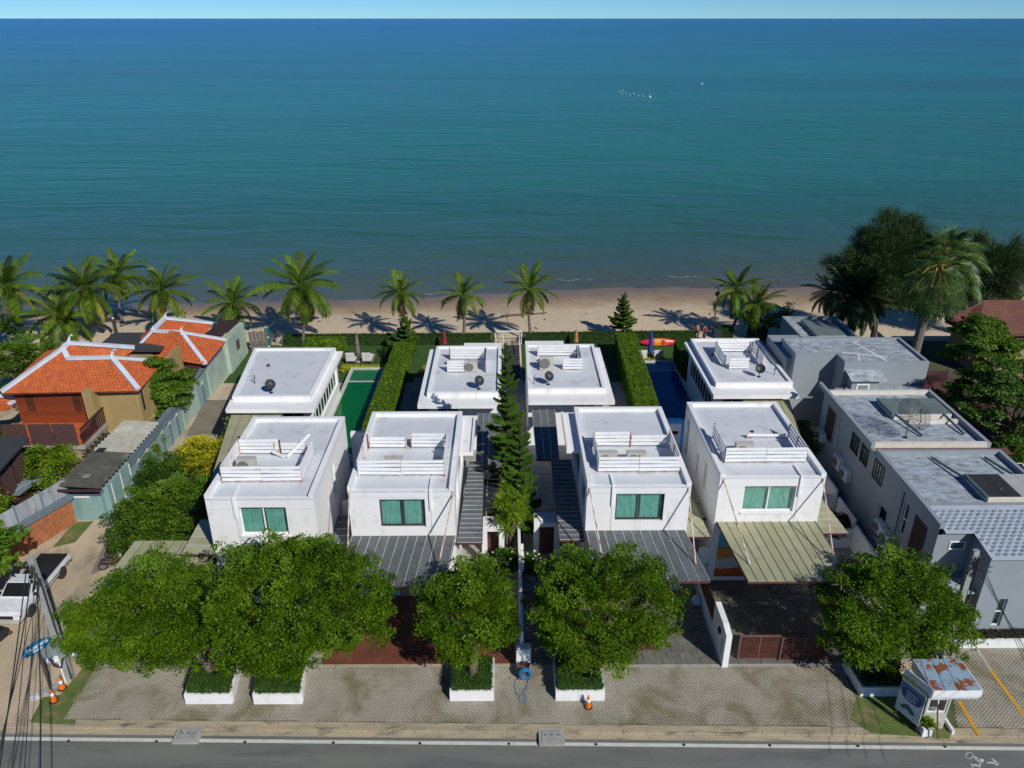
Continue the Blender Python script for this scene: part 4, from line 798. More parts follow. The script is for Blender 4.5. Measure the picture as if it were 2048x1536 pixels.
walls(m, 'y', 52.0, yc, xa, xa + T_, 0, 5.7, [(53.3, 53.7, 2.8, 5.0)]); walls(m, 'x', xa + T_, 24.0, 52.0, 52.0 + T_, 0, 5.7); walls(m, 'y', yb, 52.2, 24.0, 24.0 + T_, 0, 5.7); walls(m, 'x', 24.0 + T_, xb, yb, yb + T_, 0, 5.7); walls(m, 'y', yb + T_, yc, xb - T_, xb, 0, 5.7); walls(m, 'x', xa, xb, yc - T_, yc, 0, 5.7)
part('wall', m, 'greylight' if 'greylight' in MT else 'grey', g1)
part('roof', M().prism([(xa + .1, 52.1), (24.1, 52.1), (24.1, 50.6), (xb - .1, 50.6), (xb - .1, yc - .1), (xa + .1, yc - .1)], 5.6, 5.78), 'greyroof', g1)
m = M().box(xa - .003, xa + .2, 51.99, yc, 5.7, 5.95).box(xa + .2, 24.0, 51.99, 52.2, 5.7, 5.94).box(23.99, 24.2, yb, 51.99, 5.7, 5.95).box(24.2, xb, yb - .003, yb + .2, 5.7, 5.94).box(xb - .2, xb + .003, yb + .2, yc, 5.7, 5.95).box(xa + .2, xb - .2, yc - .2, yc, 5.7, 5.94); part('parapet', m, 'grey', g1)
part('side_block', M().box(20.6, 21.0, 52.6, 57.2, 0, 5.35).box(21.0, 23.0, 55.2, 57.2, 0, 5.35), 'grey', g1)
part('bay', M().box(24.4, 26.3, 49.7, 50.5, 2.0, 4.9), 'grey', g1); part('bay_roof', M().slab([(24.1, 50.5, 5.35), (26.6, 50.5, 5.35), (26.7, 49.4, 4.95), (24.2, 49.4, 4.95)], .05), 'greyroof', g1)
window(g1, 'x', 24.75, 25.65, 49.66, -1, 3.9, 4.6, 'trim', n=1, curtain='curtain_pale', fw=.09); window(g1, 'y', 53.304, 53.696, 21.08, -1, 2.804, 4.996, 'trim', n=1, rows=2, curtain='curtain_pale', fw=.06)
part('crack_repair', M().poly([(26.2, 54.8, 5.786), (26.3, 54.8, 5.786), (27.3, 51.0, 5.786), (27.15, 51.0, 5.786)]).poly([(24.6, 52.6, 5.787), (24.65, 52.75, 5.787), (27.6, 51.75, 5.787), (27.55, 51.62, 5.787)]).poly([(25.6, 52.2, 5.788), (25.7, 52.2, 5.788), (25.3, 51.0, 5.788), (25.2, 51.0, 5.788)]), 'trim', g1)
part('link_roof', M().slab([(24.2, 50.2, 4.15), (29.6, 50.2, 4.15), (29.6, 47.0, 4.3), (23.0, 47.0, 4.3)], .08), 'greyroof', g1); part('link_wall', M().box(23.4, 29.4, 47.3, 50.2, 0, 4.05), 'grey', g1)
g0 = thing('grey_outbuilding', 'small low grey building with sunken roof panel nearest the beach', 'building', (26.5, 60, 0), group='grey flat roofed houses')
m = M().box(24.3, 24.5, 59.6, 64.6, 0, 4.2).box(28.9, 29.1, 59.6, 64.6, 0, 4.2).box(24.5, 28.9, 64.4, 64.6, 0, 4.2).box(24.5, 28.9, 59.6, 59.8, 0, 4.2); part('wall', m, 'grey', g0); part('roof', M().box(24.5, 28.9, 59.8, 64.4, 3.6, 3.75), 'greyroof', g0)
skylight(g0, 25.9, 28.3, 60.2, 64.0, 3.72, ['greygreen', 'greygreen'])
for k in range(3): pc('roof_strip', 'seamlight', g0, 24.7, 25.7, 60.5 + k * 1.2, 60.6 + k * 1.2, 3.76, 3.8)
for x, y, z, lab, s in ((20.85, 45.2, 2.6, 'white unit on the grey wall farthest from the road', .8), (20.85, 42.1, 2.3, 'white unit on the grey wall, upper of the middle pair', .95), (20.85, 40.9, 2.2, 'white unit on the grey wall, lower of the middle pair', .9), (20.85, 35.9, 1.8, 'white unit on the grey wall behind the right roadside tree, farther one', .9), (20.8, 34.9, 1.6, 'larger white unit on the grey wall behind the right roadside tree', 1.1)):
    ac_unit(x, y, z, lab, w=s, h=s * .85, d=.35, rz=-math.pi / 2, mat='acwhite')
m = M().box(21.3, 60, 28.95, 29.25, 0, .5); solo('planter_wall', m, 'white', 'long low white planter wall along the grey house front', 'planter')
# roofs and terraces deeper right -----------------------------------------
def tile_slope(mb, poly, du=.24, dv=.26, th=.03, lift=.02):
    """rows of arched clay tiles laid on a sloping outline, eave edge first"""
    P = [Vector(p) for p in poly]; u = (P[1] - P[0]).normalized(); n = Vector((0, 0, 0))
    for i in range(len(P)): a, b = P[i], P[(i + 1) % len(P)]; n += Vector(((a.y - b.y) * (a.z + b.z), (a.z - b.z) * (a.x + b.x), (a.x - b.x) * (a.y + b.y)))
    n.normalize(); n = -n if n.z < 0 else n; v = n.cross(u); v = -v if v.z < 0 else v
    Q = [((p - P[0]).dot(u), (p - P[0]).dot(v)) for p in P]; c0 = sum(((p - P[0]).dot(n) for p in P)) / len(P)
    def ins(a, b):
        r = False; j = len(Q) - 1
        for i in range(len(Q)):
            if (Q[i][1] > b) != (Q[j][1] > b) and a < (Q[j][0] - Q[i][0]) * (b - Q[i][1]) / (Q[j][1] - Q[i][1]) + Q[i][0]: r = not r
            j = i
        return r
    a0, a1 = min(q[0] for q in Q), max(q[0] for q in Q); b0, b1 = min(q[1] for q in Q), max(q[1] for q in Q)
    r = 0; b = b0 - .06
    while b < b1:
        a = a0 + (du / 2 if r % 2 else 0)
        while a < a1:
            if ins(a + du / 2, b + dv / 2 + .03) and random.random() > .012:
                j = random.uniform(-.012, .012); h = lift + th + random.uniform(-.008, .012); O = P[0] + n * c0
                def pt(s, t_, hh): return (O + u * (a + s) + v * (b + t_) + n * hh).to_tuple()
                e = .005; mb.add([pt(e, j, h - .03), pt(du * .3, j, h), pt(du * .7, j, h), pt(du - e, j, h - .03), pt(e, dv * 1.15, lift - .03), pt(du * .3, dv * 1.15, lift), pt(du * .7, dv * 1.15, lift), pt(du - e, dv * 1.15, lift - .03), pt(e, j, 0), pt(du - e, j, 0)],
                                [(0, 1, 5, 4), (1, 2, 6, 5), (2, 3, 7, 6), (8, 9, 3, 2, 1, 0)])
            a += du
        b += dv; r += 1
br = thing('brown_tiled_house', 'wide brown tiled roof house by the beach behind the right trees', 'house', (50, 60, 0))
E_ = [A(1893, 640, 60), A(1955, 672, 55)]
rp = [(38.0, 63.2, 4.2), (38.9, 60.0, 4.2), (75, 60.0, 4.2), (75, 63.8, 6.1), (41.2, 63.6, 6.0)]
rl = [(38.0, 63.2, 4.2), (41.2, 63.6, 6.0), (40, 67.5, 4.2)]
part('roof', M().slab(rp[1:] + [rp[0]], .12).poly(rl), 'brownroof', br); mb = M(); tile_slope(mb, [rp[1], rp[2], rp[3], rp[4], rp[0]], .34, .34); part('roof_tiles', mb, 'brownroof', br, kind='stuff'); part('wall', M().box(40.5, 75, 60.8, 66, 0, 4.1), 'ochrestain', br)
MT['terrace'] = pm('purple_brown_terrace', (.10, .035, .035), (.075, .028, .028), s=2, rough=.9)
o = thing('terrace', 'dark purple deck with railing behind the rear grey house', 'terrace', (35, 50, 0)); part('floor', M().prism([(31.0, 45), (35.5, 45), (38.5, 52), (36.5, 60), (33, 60)], 0, 1.0), 'terrace', o); part('ramp', M().slab([(32.2, 43.5, 1.2), (35.0, 43.5, 1.2), (36.6, 50.0, 2.2), (33.6, 50.0, 2.2)], .12), 'brownroof', o)
for (a, b) in (((31.2, 46, 0), (33.8, 57, 0)), ((33.8, 57, 0), (36.2, 58, 0)), ((34.0, 50.6, 0), (36.6, 52.5, 0))):
    a = Vector(a); b = Vector(b)
    pb('handrail', 'maroonrail', o, a + Vector((0, 0, 1.9)), b + Vector((0, 0, 1.9)), .07, .07)
    for k in range(17): c = a.lerp(b, k / 16); pc('baluster', 'maroonrail', o, c.x - .025, c.x + .025, c.y - .025, c.y + .025, 1.0, 1.9)
for x, y, lab in ((33.6, 60.5, 'small pale blue table behind the rear grey house'), (35.3, 58.2, 'blue table under the tall fan palm')):
    o = thing('outdoor_table', lab, 'table', (x, y, 0)); part('tabletop', M().box(x - .6, x + .6, y - .45, y + .45, .95, 1.0), 'bluegrey', o)
    for dx in (-.5, .5):
        for dy in (-.35, .35): pc('leg', 'bluegrey', o, x + dx - .03, x + dx + .03, y + dy - .03, y + dy + .03, 0, .95)
for x, y, lab in ((34.1, 57.2, 'dark chair at the blue table under the fan palm'), (36.5, 59.4, 'dark chair behind the blue table under the fan palm')):
    o = thing('chair', lab, 'chair', (x, y, 0), group='chairs under the fan palm'); part('seat', M().box(x - .22, x + .22, y - .22, y + .22, .42, .47), 'bluepaint', o); part('backrest', M().box(x - .22, x + .22, y + .18, y + .22, .5, .95), 'bluepaint', o)
    for dx in (-.2, .2):
        for dy in (-.2, .2): pc('leg', 'black', o, x + dx - .02, x + dx + .02, y + dy - .02, y + dy + .02, 0, .42)
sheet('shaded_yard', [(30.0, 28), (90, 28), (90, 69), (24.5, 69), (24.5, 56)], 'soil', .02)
o = thing('solar_lamp', 'small solar panel lamp beside the bright shrub at the right edge', 'solar lamp', (29.6, 38.6, 0)); part('post', M().tube([(29.6, 38.6, 0), (29.6, 38.6, 4.4)], .04), 'black', o); part('solar_panel', M().slab([(29.2, 38.3, 4.4), (30.0, 38.3, 4.4), (30.0, 38.9, 4.55), (29.2, 38.9, 4.55)], .04), 'trim', o); part('solar_cell', M().slab([(29.26, 38.35, 4.425), (29.94, 38.35, 4.425), (29.94, 38.85, 4.55), (29.26, 38.85, 4.55)], .01), 'carglass', o)

# ------------------------------------------------------------------ orange roofed houses on the left
def g3p(x, y, z): return G(x, y, z)
def ridge(par, pts, w_=.34, h=.2):
    for p, q in zip(pts, pts[1:]):
        p = Vector(p); q = Vector(q); n_ = max(1, int((q - p).length / .9))
        for k in range(n_): pb('ridge_tile', 'ridge', par, p.lerp(q, k / n_) + Vector((0, 0, .1)), p.lerp(q, (k + 1) / n_) + Vector((0, 0, .1)), w_, h)
t1 = thing('orange_roofed_house', 'large orange tiled house with red boarded wall and maroon lattice terrace', 'house', (-30, 50, 0), group='orange tiled houses')
z5 = 5.0; fl = g3p(3, 786, z5); fr = g3p(277, 781, z5); br_ = g3p(325, 724, z5); r1 = g3p(136, 719, 6.45); r2 = g3p(224, 717, 6.45); j1 = g3p(126, 699, 6.9); ap = g3p(138, 688, 7.1); rr1 = g3p(270, 697, 6.2); rr2 = g3p(250, 715, 5.7); bl = g3p(92, 704, 5.0)
front = [fl, fr, r2, r1, j1]
part('roof', M().poly(front).poly([fr, br_, r2]).poly([r1, rr2, rr1, ap, j1]).poly([fl, j1, ap, bl]).poly([(fl[0], fl[1], z5 - .12), (fr[0], fr[1], z5 - .12), (br_[0], br_[1], z5 - .12), bl]), 'orange', t1)
mb = M(); tile_slope(mb, front); tile_slope(mb, [fr, br_, r2]); tile_slope(mb, [r1, rr2, rr1, ap, j1]); tile_slope(mb, [bl, fl, j1, ap]); part('roof_tiles', mb, 'orange', t1, kind='stuff')
ridge(t1, [fl, j1]); ridge(t1, [j1, ap]); ridge(t1, [j1, r1, r2, fr]); ridge(t1, [r2, br_]); ridge(t1, [ap, rr1])
for p in (ap, r2): part('finial', M().tube([(p[0], p[1], p[2] + .15), (p[0] + .1, p[1] + .1, p[2] + .5), (p[0] + .3, p[1], p[2] + .7), (p[0] + .42, p[1], p[2] + .62)], [.12, .08, .05, .03]), 'ridge', t1)
WX = -25.45
m = M(); walls(m, 'x', -28.6, WX, 48.6, 48.8, 0, 4.9); walls(m, 'y', 48.8, 56.5, WX - .2, WX, 0, 4.9, [(50.2, 51.1, .8, 2.2), (54.8, 56.2, 2.0, 3.0), (49.0, 49.35, 3.0, 4.9)]); m.box(WX - .28, WX + .1, 48.5, 56.5, 1.95, 2.15); part('wall', m, 'ochre', t1)
part('lower_wall', M().box(-34.2, -28.6, 48.6, 56, 0, 2.3), 'ochrestain', t1)
for bx_ in ((WX - .15, WX - .02, 50.2, 51.1, .8, 2.2), (WX - .15, WX - .02, 54.8, 56.2, 2.0, 3.0), (WX - .15, WX - .02, 49.0, 49.35, 3.0, 4.9)): part('window', M().box(*bx_), 'dark', t1); part('window_frame', M().box(WX - .005, WX + .02, 52.9, 53.0, 2.2, 4.9), 'rustdark', t1)
part('chimney', M().box(-28.75, -28.1, 47.7, 48.6, 0, 5.15), 'ochre', t1)
for k in range(13): pc('wall_board', 'wood', t1, -33.9, -28.62, 48.52, 48.60, 2.35 + k * .2, 2.535 + k * .2)
for x in (-32.9, -29.7): window(t1, 'x', x - .25, x + .25, 48.46, -1, 3.3, 4.7, 'darkframe', n=1, rows=2, curtain='curtain_pale', fw=.05)
part('terrace_floor', M().box(-34.6, -28.1, 45.2, 48.5, 2.2, 2.35), 'orange', t1); part('terrace_base', M().box(-34.6, -28.0, 45.3, 48.4, 0, 2.2), 'ochrestain', t1); part('terrace_kerb', M().box(-34.7, -27.9, 45.1, 45.3, 2.15, 2.4).box(-28.1, -27.9, 45.3, 48.5, 2.15, 2.4), 'concrete', t1)
for k in range(4): pc('lattice_panel', 'lattice', t1, -34.5 + k * 1.55 + (0 if k < 2 else .1), -33.02 + k * 1.55 + (0 if k < 2 else .1), 45.16, 45.21, 2.42, 4.0)
pc('handrail', 'maroonrail', t1, -28.06, -27.96, 45.3, 48.5, 3.5, 3.6)
for k in range(15): pc('baluster', 'maroonrail', t1, -28.04, -27.98, 45.3 + k * .22, 45.36 + k * .22, 2.4, 3.5)
o = thing('side_pergola', 'rusty frame standing out from the terrace of the orange roofed house', 'pergola', (-27.5, 46, 0))
for k in range(6): pb('rafter', 'darkbark', o, (-27.85, 44.6 + k * .55, 2.1), (-26.6, 44.6 + k * .55, 2.1), .07, .1)
for x in (-27.6, -26.9): pb('beam', 'darkbark', o, (x, 44.4, 2.0), (x, 47.6, 2.0), .07, .1)
part('post', M().box(-26.7, -26.6, 44.5, 44.6, 0, 2.0), 'darkbark', o); part('yard', M().prism([(-28, 42.5), (-25.2, 42.5), (-25.2, 48.6), (-28, 48.6)], .0, .05), 'ochre', o)
t2 = thing('orange_roofed_house', 'smaller orange tiled house nearer the sea, pale ridges', 'house', (-27.5, 60, 0), group='orange tiled houses')
a0 = g3p(265, 706, 3.2); a1 = g3p(411, 730, 3.2); a2 = g3p(451, 681, 3.2); q1 = g3p(305, 664, 4.85); q2 = g3p(362, 666, 4.8); top = g3p(330, 638, 5.2); t3 = g3p(425, 648, 3.9); t4 = g3p(408, 668, 3.6); a3 = g3p(254, 688, 3.2)
part('roof', M().poly([a0, a1, q2, q1]).poly([a1, a2, q2]).poly([q1, t4, t3, top]).poly([a3, a0, q1, top]), 'orange', t2)
mb = M(); tile_slope(mb, [a0, a1, q2, q1]); tile_slope(mb, [a1, a2, q2]); tile_slope(mb, [q1, t4, t3, top]); tile_slope(mb, [a3, a0, q1, top]); part('roof_tiles', mb, 'orange', t2, kind='stuff')
ridge(t2, [a0, q1, top, t3]); ridge(t2, [q1, q2, a1]); ridge(t2, [q2, a2])
for p in (top, q2, q1): part('finial', M().tube([(p[0], p[1], p[2] + .15), (p[0] + .1, p[1] + .1, p[2] + .45), (p[0] + .25, p[1], p[2] + .6)], [.1, .07, .04]), 'ridge', t2)
part('wall', M().prism([(a0[0] + .5, a0[1] + .6), (a1[0] - .6, a1[1] + .4), (a2[0] - .7, a2[1] - .3), (a3[0] + .6, 64)], 0, 3.1), 'ochrestain', t2); part('porch_roof', M().slab([(-25.4, 57.2, 3.0), (-24.4, 57.2, 3.0), (-24.3, 54.9, 2.7), (-25.6, 54.9, 2.7)], .08), 'maroonrail', t2)
o = thing('flat_roofed_link', 'dark flat roof between the two orange roofed houses', 'building', (-29.5, 58, 0)); part('roof', M().box(-33, -27.6, 57.6, 61.5, 3.9, 4.05), 'darkroof', o); part('wall', M().box(-32.5, -28.5, 58, 61, 0, 3.9), 'ochrestain', o)
t4_ = thing('orange_roofed_house', 'corner of a third orange roof at the left edge', 'house', (-37, 46, 0), group='orange tiled houses')
c0, c1, c2, c3 = g3p(-60, 815, 4), g3p(10, 818, 3.6), g3p(36, 797, 3.9), g3p(-40, 790, 5); part('roof', M().slab([c0, c1, c2, c3], .1), 'orange', t4_); mb = M(); tile_slope(mb, [c0, c1, c2, c3]); part('roof_tiles', mb, 'orange', t4_, kind='stuff'); ridge(t4_, [c1, c2, c3]); part('wall', M().box(-41, -37, 44.6, 46, 0, 3.4), 'darkbark', t4_)
# dark pavilion bottom left, with lattice walls and grey awning
t5 = thing('dark_pavilion', 'dark slate roofed pavilion with maroon lattice walls at the left edge', 'house', (-33, 42, 0))
d = [G(-60, 875, 4.2), G(58, 874, 4.2), G(2, 935, 4.2), G(-60, 985, 4.2)]; part('roof', M().slab(d, .15), 'darkroof', t5)
p, q = Vector(G(3, 935, 3.9)), Vector(G(52, 890, 3.9)); p.x -= .3; q.x -= .3
for k in range(2):
    a = p.lerp(q, k / 2 + .03); b = p.lerp(q, (k + 1) / 2 - .03); part('lattice_panel', M().add([(a.x, a.y, .9), (b.x, b.y, .9), (b.x, b.y, 3.8), (a.x, a.y, 3.8), (a.x - .05, a.y, .9), (b.x - .05, b.y, .9), (b.x - .05, b.y, 3.8), (a.x - .05, a.y, 3.8)], [(0, 1, 2, 3), (7, 6, 5, 4), (0, 4, 5, 1), (3, 2, 6, 7)]), 'lattice', t5)
part('wall', M().prism([(p.x - 6, p.y - .5), (p.x - .2, p.y), (q.x - .2, q.y), (q.x - 6, q.y)], 0, 3.9), 'maroonrail', t5)
part('awning', M().slab([G(20, 990, 1.6), G(38, 990, 1.6), G(92, 950, 1.7), G(60, 948, 1.9), G(10, 985, 1.8)], .05), 'bluegrey', t5)
# mint wall along the lane -------------------------------------------------
o = thing('mint_wall', 'long mint green lane wall with small lamp niches and grey coping', 'wall', (-24.2, 50, 0)); X = -24.25
m = M(); walls(m, 'y', 43.2, 57.6, X - .2, X, 0, 2.2); part('wall_body', m, 'mint', o); part('pale_section', M().box(X - .25, X + .03, 52.0, 55.3, 0, 2.3), 'mintpale', o); part('end_section', M().box(X - .2, X + .4, 62.0, 66.6, 0, 3.0).box(X - .15, X + .1, 57.6, 62.0, 0, 2.5), 'mintpale', o)
part('end_window', M().box(X + .4, X + .42, 64.0, 64.8, 1.3, 2.2), 'rustdark', o)
part('roadside_section', M().box(-26.6, -24.6, 40.1, 40.4, 0, 2.2).box(-24.8, X, 40.4, 43.2, 0, 2.25), 'mint', o)
part('coping', M().box(X - .3, X + .12, 43.2, 52.0, 2.2, 2.42).box(X - .26, X + .2, 43.25, 52.0, 2.0, 2.1).box(X - .3, X + .12, 55.3, 61.5, 2.5, 2.68).box(-26.7, -24.5, 39.95, 40.45, 2.2, 2.35).box(-26.7, -24.5, 39.9, 40.45, 1.95, 2.05), 'bluegrey', o)
for k in range(9):
    y = 44.3 + k * 1.3 if k < 6 else 56.2 + (k - 6) * 1.5
    pc('pilaster', 'bluegrey', o, X, X + .05, y, y + .3, 0, 1.55); pc('lamp_niche', 'concrete', o, X, X + .07, y, y + .3, 1.55, 1.95); pc('niche_light', 'trim', o, X + .07, X + .085, y + .07, y + .22, 1.65, 1.88)
for y in (40.8, 42.0, 43.2): pc('expansion_strip', 'trim', o, X + .002, X + .03, y, y + .08, 0, 2.2)
part('roof_cap', M().slab([(X - 2.2, 63.4, 3.0), (X - .1, 62.4, 3.4), (X + .3, 66.3, 3.5), (X - 1.6, 66.8, 3.1)], .08), 'maroonrail', o)
# cement sheet shed
o = thing('lean_to_shed', 'corrugated cement sheet lean-to, half dark half pale, behind the mint wall', 'shed', (-25.3, 43, 0)); C0 = [(-26.6, 39.3), (-24.2, 39.6), (-24.0, 48.2), (-26.2, 47.6)]
def shz(x): return 3.0 - (x + 26.5) * .13
for k in range(10):
    a, b = k / 10, (k + 1) / 10; vs = []; K = 4
    for i in range(K + 1):
        f_ = a + (b - a) * i / K; xl = -26.6 + .3 * f_ * 1.0; xr = -24.15 + .15 * f_; y0_ = 39.4 + 8.4 * f_; w_ = .075 * (1 if i % 2 else -1)
        vs += [(xl, y0_, shz(xl) + w_), (xr, y0_ + .2, shz(xr) + w_)]
    part('roof_sheet', M().add(vs, [(2 * i, 2 * i + 1, 2 * i + 3, 2 * i + 2) for i in range(K)]), 'corrdark' if k < 5 else 'corrlight', o)
part('skylight_panel', M().box(-26.2, -25.7, 43.3, 43.8, 3.0, 3.03), 'carglass', o); part('skylight_panel', M().box(-25.6, -25.2, 40.3, 40.7, 2.93, 2.96), 'corrlight', o); part('wall', M().box(-26.4, -24.6, 40.5, 47.8, 0, 2.6), 'ochrestain', o); part('fascia', M().box(-26.7, -24.1, 39.28, 39.36, 2.6, 2.75), 'maroonrail', o)
# laterite wall with fence on top
o = thing('clad_wall', 'orange stone clad wall topped by grey coping and streaked sheet fence', 'wall', (-27.5, 37, 0))
a = Vector((-26.65, 40.05, 0)); b = Vector((-29.3, 34.2, 0)); dd = (b - a).normalized(); nn = Vector((dd.y, -dd.x, 0)) * -1
def seg(m, s0, s1, o0, o1, z0, z1):
    P = [a + dd * s0 + nn * o0, a + dd * s1 + nn * o0, a + dd * s1 + nn * o1, a + dd * s0 + nn * o1]; m.prism([(p.x, p.y) for p in P], z0, z1); return m
Lw = (b - a).length
part('wall_body', seg(M(), 0, Lw, 0, .3, 0, 1.7), 'laterite', o)
for k in range(3): part('coping', seg(M(), -.1, Lw, -.14 + k * .02, .5, 1.7 + k * .13, 1.8 + k * .13), 'bluegrey', o)
for k in range(4): part('fence_sheet', seg(M(), .15 + k * 1.6, 1.65 + k * 1.6, .32, .36, 2.1, 3.15), 'polysheet', o); part('fence_post', seg(M(), .05 + k * 1.6, .15 + k * 1.6, .28, .38, 2.05, 3.25), 'bluegrey', o)
part('vent', seg(M(), 1.7, 2.4, -.02, 0, .5, 1.25), 'metalbox', o); part('vent', seg(M(), 4.6, 5.3, -.02, 0, .5, 1.25), 'metalbox', o); part('tube_light', seg(M(), 2.9, 3.8, -.1, 0, 1.45, 1.56), 'trim', o); part('tube_light', M().box(-26.3, -25.3, 40.02, 40.1, 1.7, 1.8), 'trim', o)

# ------------------------------------------------------------------ trees, palms, hedges
def crown_mesh(name, centre, rad, clumps, per, leaf, mat, seed, clump_r=(.45, .8), flat=.55, low=-.35, shape=None, spread=1.0):
    """leaf clumps spread through an uneven ellipsoid; every leaf is a small folded blade"""
    rg = np.random.default_rng(seed); c = np.array(centre); r = np.array(rad); Ps = []; Ns = []; low = low
    k = 0; cs = []
    while k < clumps:
        d = rg.normal(size=3); d /= np.linalg.norm(d)
        if d[2] < low: continue
        lump = 1 + .11 * math.sin(3.1 * d[0] + seed) + .09 * math.sin(4.3 * d[1] + 2 * d[2] + seed * 1.7)
        q = c + d * r * lump * (rg.random() ** .33 * .55 + .45 + (.16 if rg.random() < .12 else 0)) * spread; cs.append(q); k += 1
    for q in cs:
        cr = rg.uniform(*clump_r); n = int(per * cr * cr / .4); d = rg.normal(size=(n, 3)); d /= np.linalg.norm(d, axis=1, keepdims=True); d[:, 2] = np.abs(d[:, 2]) * .9 - .18
        rr = (rg.random(n) ** .5)[:, None]; p = q + d * rr * cr * np.array([1.15, 1.15, flat]); Ps.append(p); nn = d * np.array([.6, .6, 1.0]) + np.array([0, 0, .55]) + rg.normal(size=(n, 3)) * .45; Ns.append(nn)
    P = np.concatenate(Ps); Nn = np.concatenate(Ns); L = rg.uniform(.75, 1.3, len(P)) * leaf
    V, F = leafquads(P, Nn, L, L * .55); return npmesh(name, V, F, mat), cs
def spray_mesh(name, centre, rad, sprays, per, leaf, mat, seed, low=-.8):
    """feathery crown: flat leafy sprays pointing outwards in uneven tiers, gaps between them"""
    rg = np.random.default_rng(seed); c = np.array(centre); r = np.array(rad); Ps = []; Ns = []; cs = []
    while len(cs) < sprays:
        d = rg.normal(size=3); d /= np.linalg.norm(d)
        if d[2] < low: continue
        k = rg.random() ** .38 * .62 + .38 + (.13 if rg.random() < .18 else 0); lump = 1 + .10 * math.sin(2.7 * math.atan2(d[1], d[0]) + seed) + .08 * math.sin(5.1 * d[0] + 3.3 * d[2] + seed * 2)
        q = c + d * r * lump * k; cs.append(q); o = np.array([d[0], d[1], .18 + .35 * max(0, d[2])]) + rg.normal(size=3) * .35; o /= np.linalg.norm(o); sd = np.cross(o, [0, 0, 1.0]); sd /= np.linalg.norm(sd); up = np.cross(sd, o)
        L = rg.uniform(.55, 1.25); n = int(per * L); t_ = rg.random(n) ** .8 * 2 - 1; wd = .30 * np.sqrt(np.clip(1.05 - t_ ** 2, 0, 1)); p = q + o * (t_ * L * .5)[:, None] + sd * (rg.normal(size=n) * wd * L ** .5)[:, None] + up * (np.abs(rg.normal(size=n)) * -.07 + .05 * rg.normal(size=n) - .10 * (t_ + 1) ** 2 * .5)[:, None]
        Ps.append(p); Ns.append(up + rg.normal(size=(n, 3)) * .38)
    P = np.concatenate(Ps); L = rg.uniform(.7, 1.35, len(P)) * leaf; V, F = leafquads(P, np.concatenate(Ns), L, L * .5); return npmesh(name, V, F, mat), cs
def broad_tree(label, base, top, centre, rad, clumps, per, leaf, mat, seed, trunk=.2, bark='bark', group=None, name='broadleaf_tree', cat='tree', limbs=9, spray=False, **kw):
    t = thing(name, label, cat, base, group=group); b = Vector(base); fork = Vector(top)
    me, cs = (spray_mesh if spray else crown_mesh)('crown', centre, rad, clumps, per, leaf, mat, seed, **kw); me.transform(Matrix.Translation(-b)); o = link('crown', me, t); o['kind'] = 'stuff'
    if trunk:
        m = M().tube([b - Vector((0, 0, .05)), b.lerp(fork, .5) + Vector((.05, .03, 0)), fork], [trunk * 1.25, trunk, trunk * .8], 10); part('trunk', m, bark, t, smooth=True)
        rnd = random.Random(seed); m = M()
        for i in range(limbs):
            q = Vector(cs[(i * 7) % len(cs)]); mid = fork.lerp(q, .5) + Vector((rnd.uniform(-.2, .2), rnd.uniform(-.2, .2), rnd.uniform(.0, .3))); m.tube([fork, mid, fork.lerp(q, .92)], [trunk * .5, trunk * .28, trunk * .1], 6)
        l = part('limbs', m, bark, t, smooth=True); l['kind'] = 'stuff'
    return t
RT = 'leafy trees in the white roadside planters'
def rtree(label, bx, by, cpx, Yc, rx, rz, seed, ry=None, n=150, lean=(0, 0), trunk=.17):
    n = int(n * 1.12)
    b = G(bx, by, .75); c = A(cpx[0], cpx[1], Yc); z = c[2]
    broad_tree(label, b, (b[0] + lean[0], b[1] + lean[1], max(2.0, z - rz * .75)), c, (rx, ry or rx * .85, rz), int(n * 1.55), 190, .125, 'leaf', seed, trunk=trunk, group=RT, spray=True, limbs=16)
rtree('leftmost roadside tree, wide crown reaching over the lane', 425, 1342, (303, 1222), 27.6, 3.2, 1.75, 3, n=200, lean=(-1.2, .3), trunk=.19)
rtree('large roadside tree in front of the leftmost villa, second from the left', 567, 1352, (590, 1200), 27.6, 3.65, 2.55, 8, n=290, lean=(.3, .2))
rtree('smallest rounded roadside tree in front of the red driveway', 945, 1347, (932, 1222), 27.3, 2.15, 2.05, 5, n=120, lean=(.05, .1), trunk=.2)
rtree('round roadside tree in front of the dark middle driveway', 1163, 1343, (1200, 1212), 27.4, 2.95, 2.4, 14, n=190, lean=(.3, .1), trunk=.19)
rtree('rightmost roadside tree beside the guard booth and pole', 1790, 1330, (1782, 1218), 28.0, 3.0, 2.6, 21, n=190, lean=(-.2, .1), trunk=.22)
def surf_leaves(faces, dens, leaf, seed, jit=.05):
    """leaves scattered over given quads: (origin, u, v, n)"""
    rg = np.random.default_rng(seed); Ps = []; Ns = []
    for o, u, v, n in faces:
        o, u, v, n = map(np.array, (o, u, v, n)); a = np.linalg.norm(np.cross(u, v)); k = int(a * dens); s = rg.random((k, 2)); Ps.append(o + s[:, :1] * u + s[:, 1:] * v + n * rg.uniform(-jit, jit, (k, 1)) * 1.0 + n * (.03 * np.sin(s[:, :1] * 17) * np.sin(s[:, 1:] * 13)))
        Ns.append(n + rg.normal(size=(k, 3)) * .55)
    P = np.concatenate(Ps); N_ = np.concatenate(Ns); L = rg.uniform(.7, 1.3, len(P)) * leaf; return leafquads(P, N_, L, L * .6)
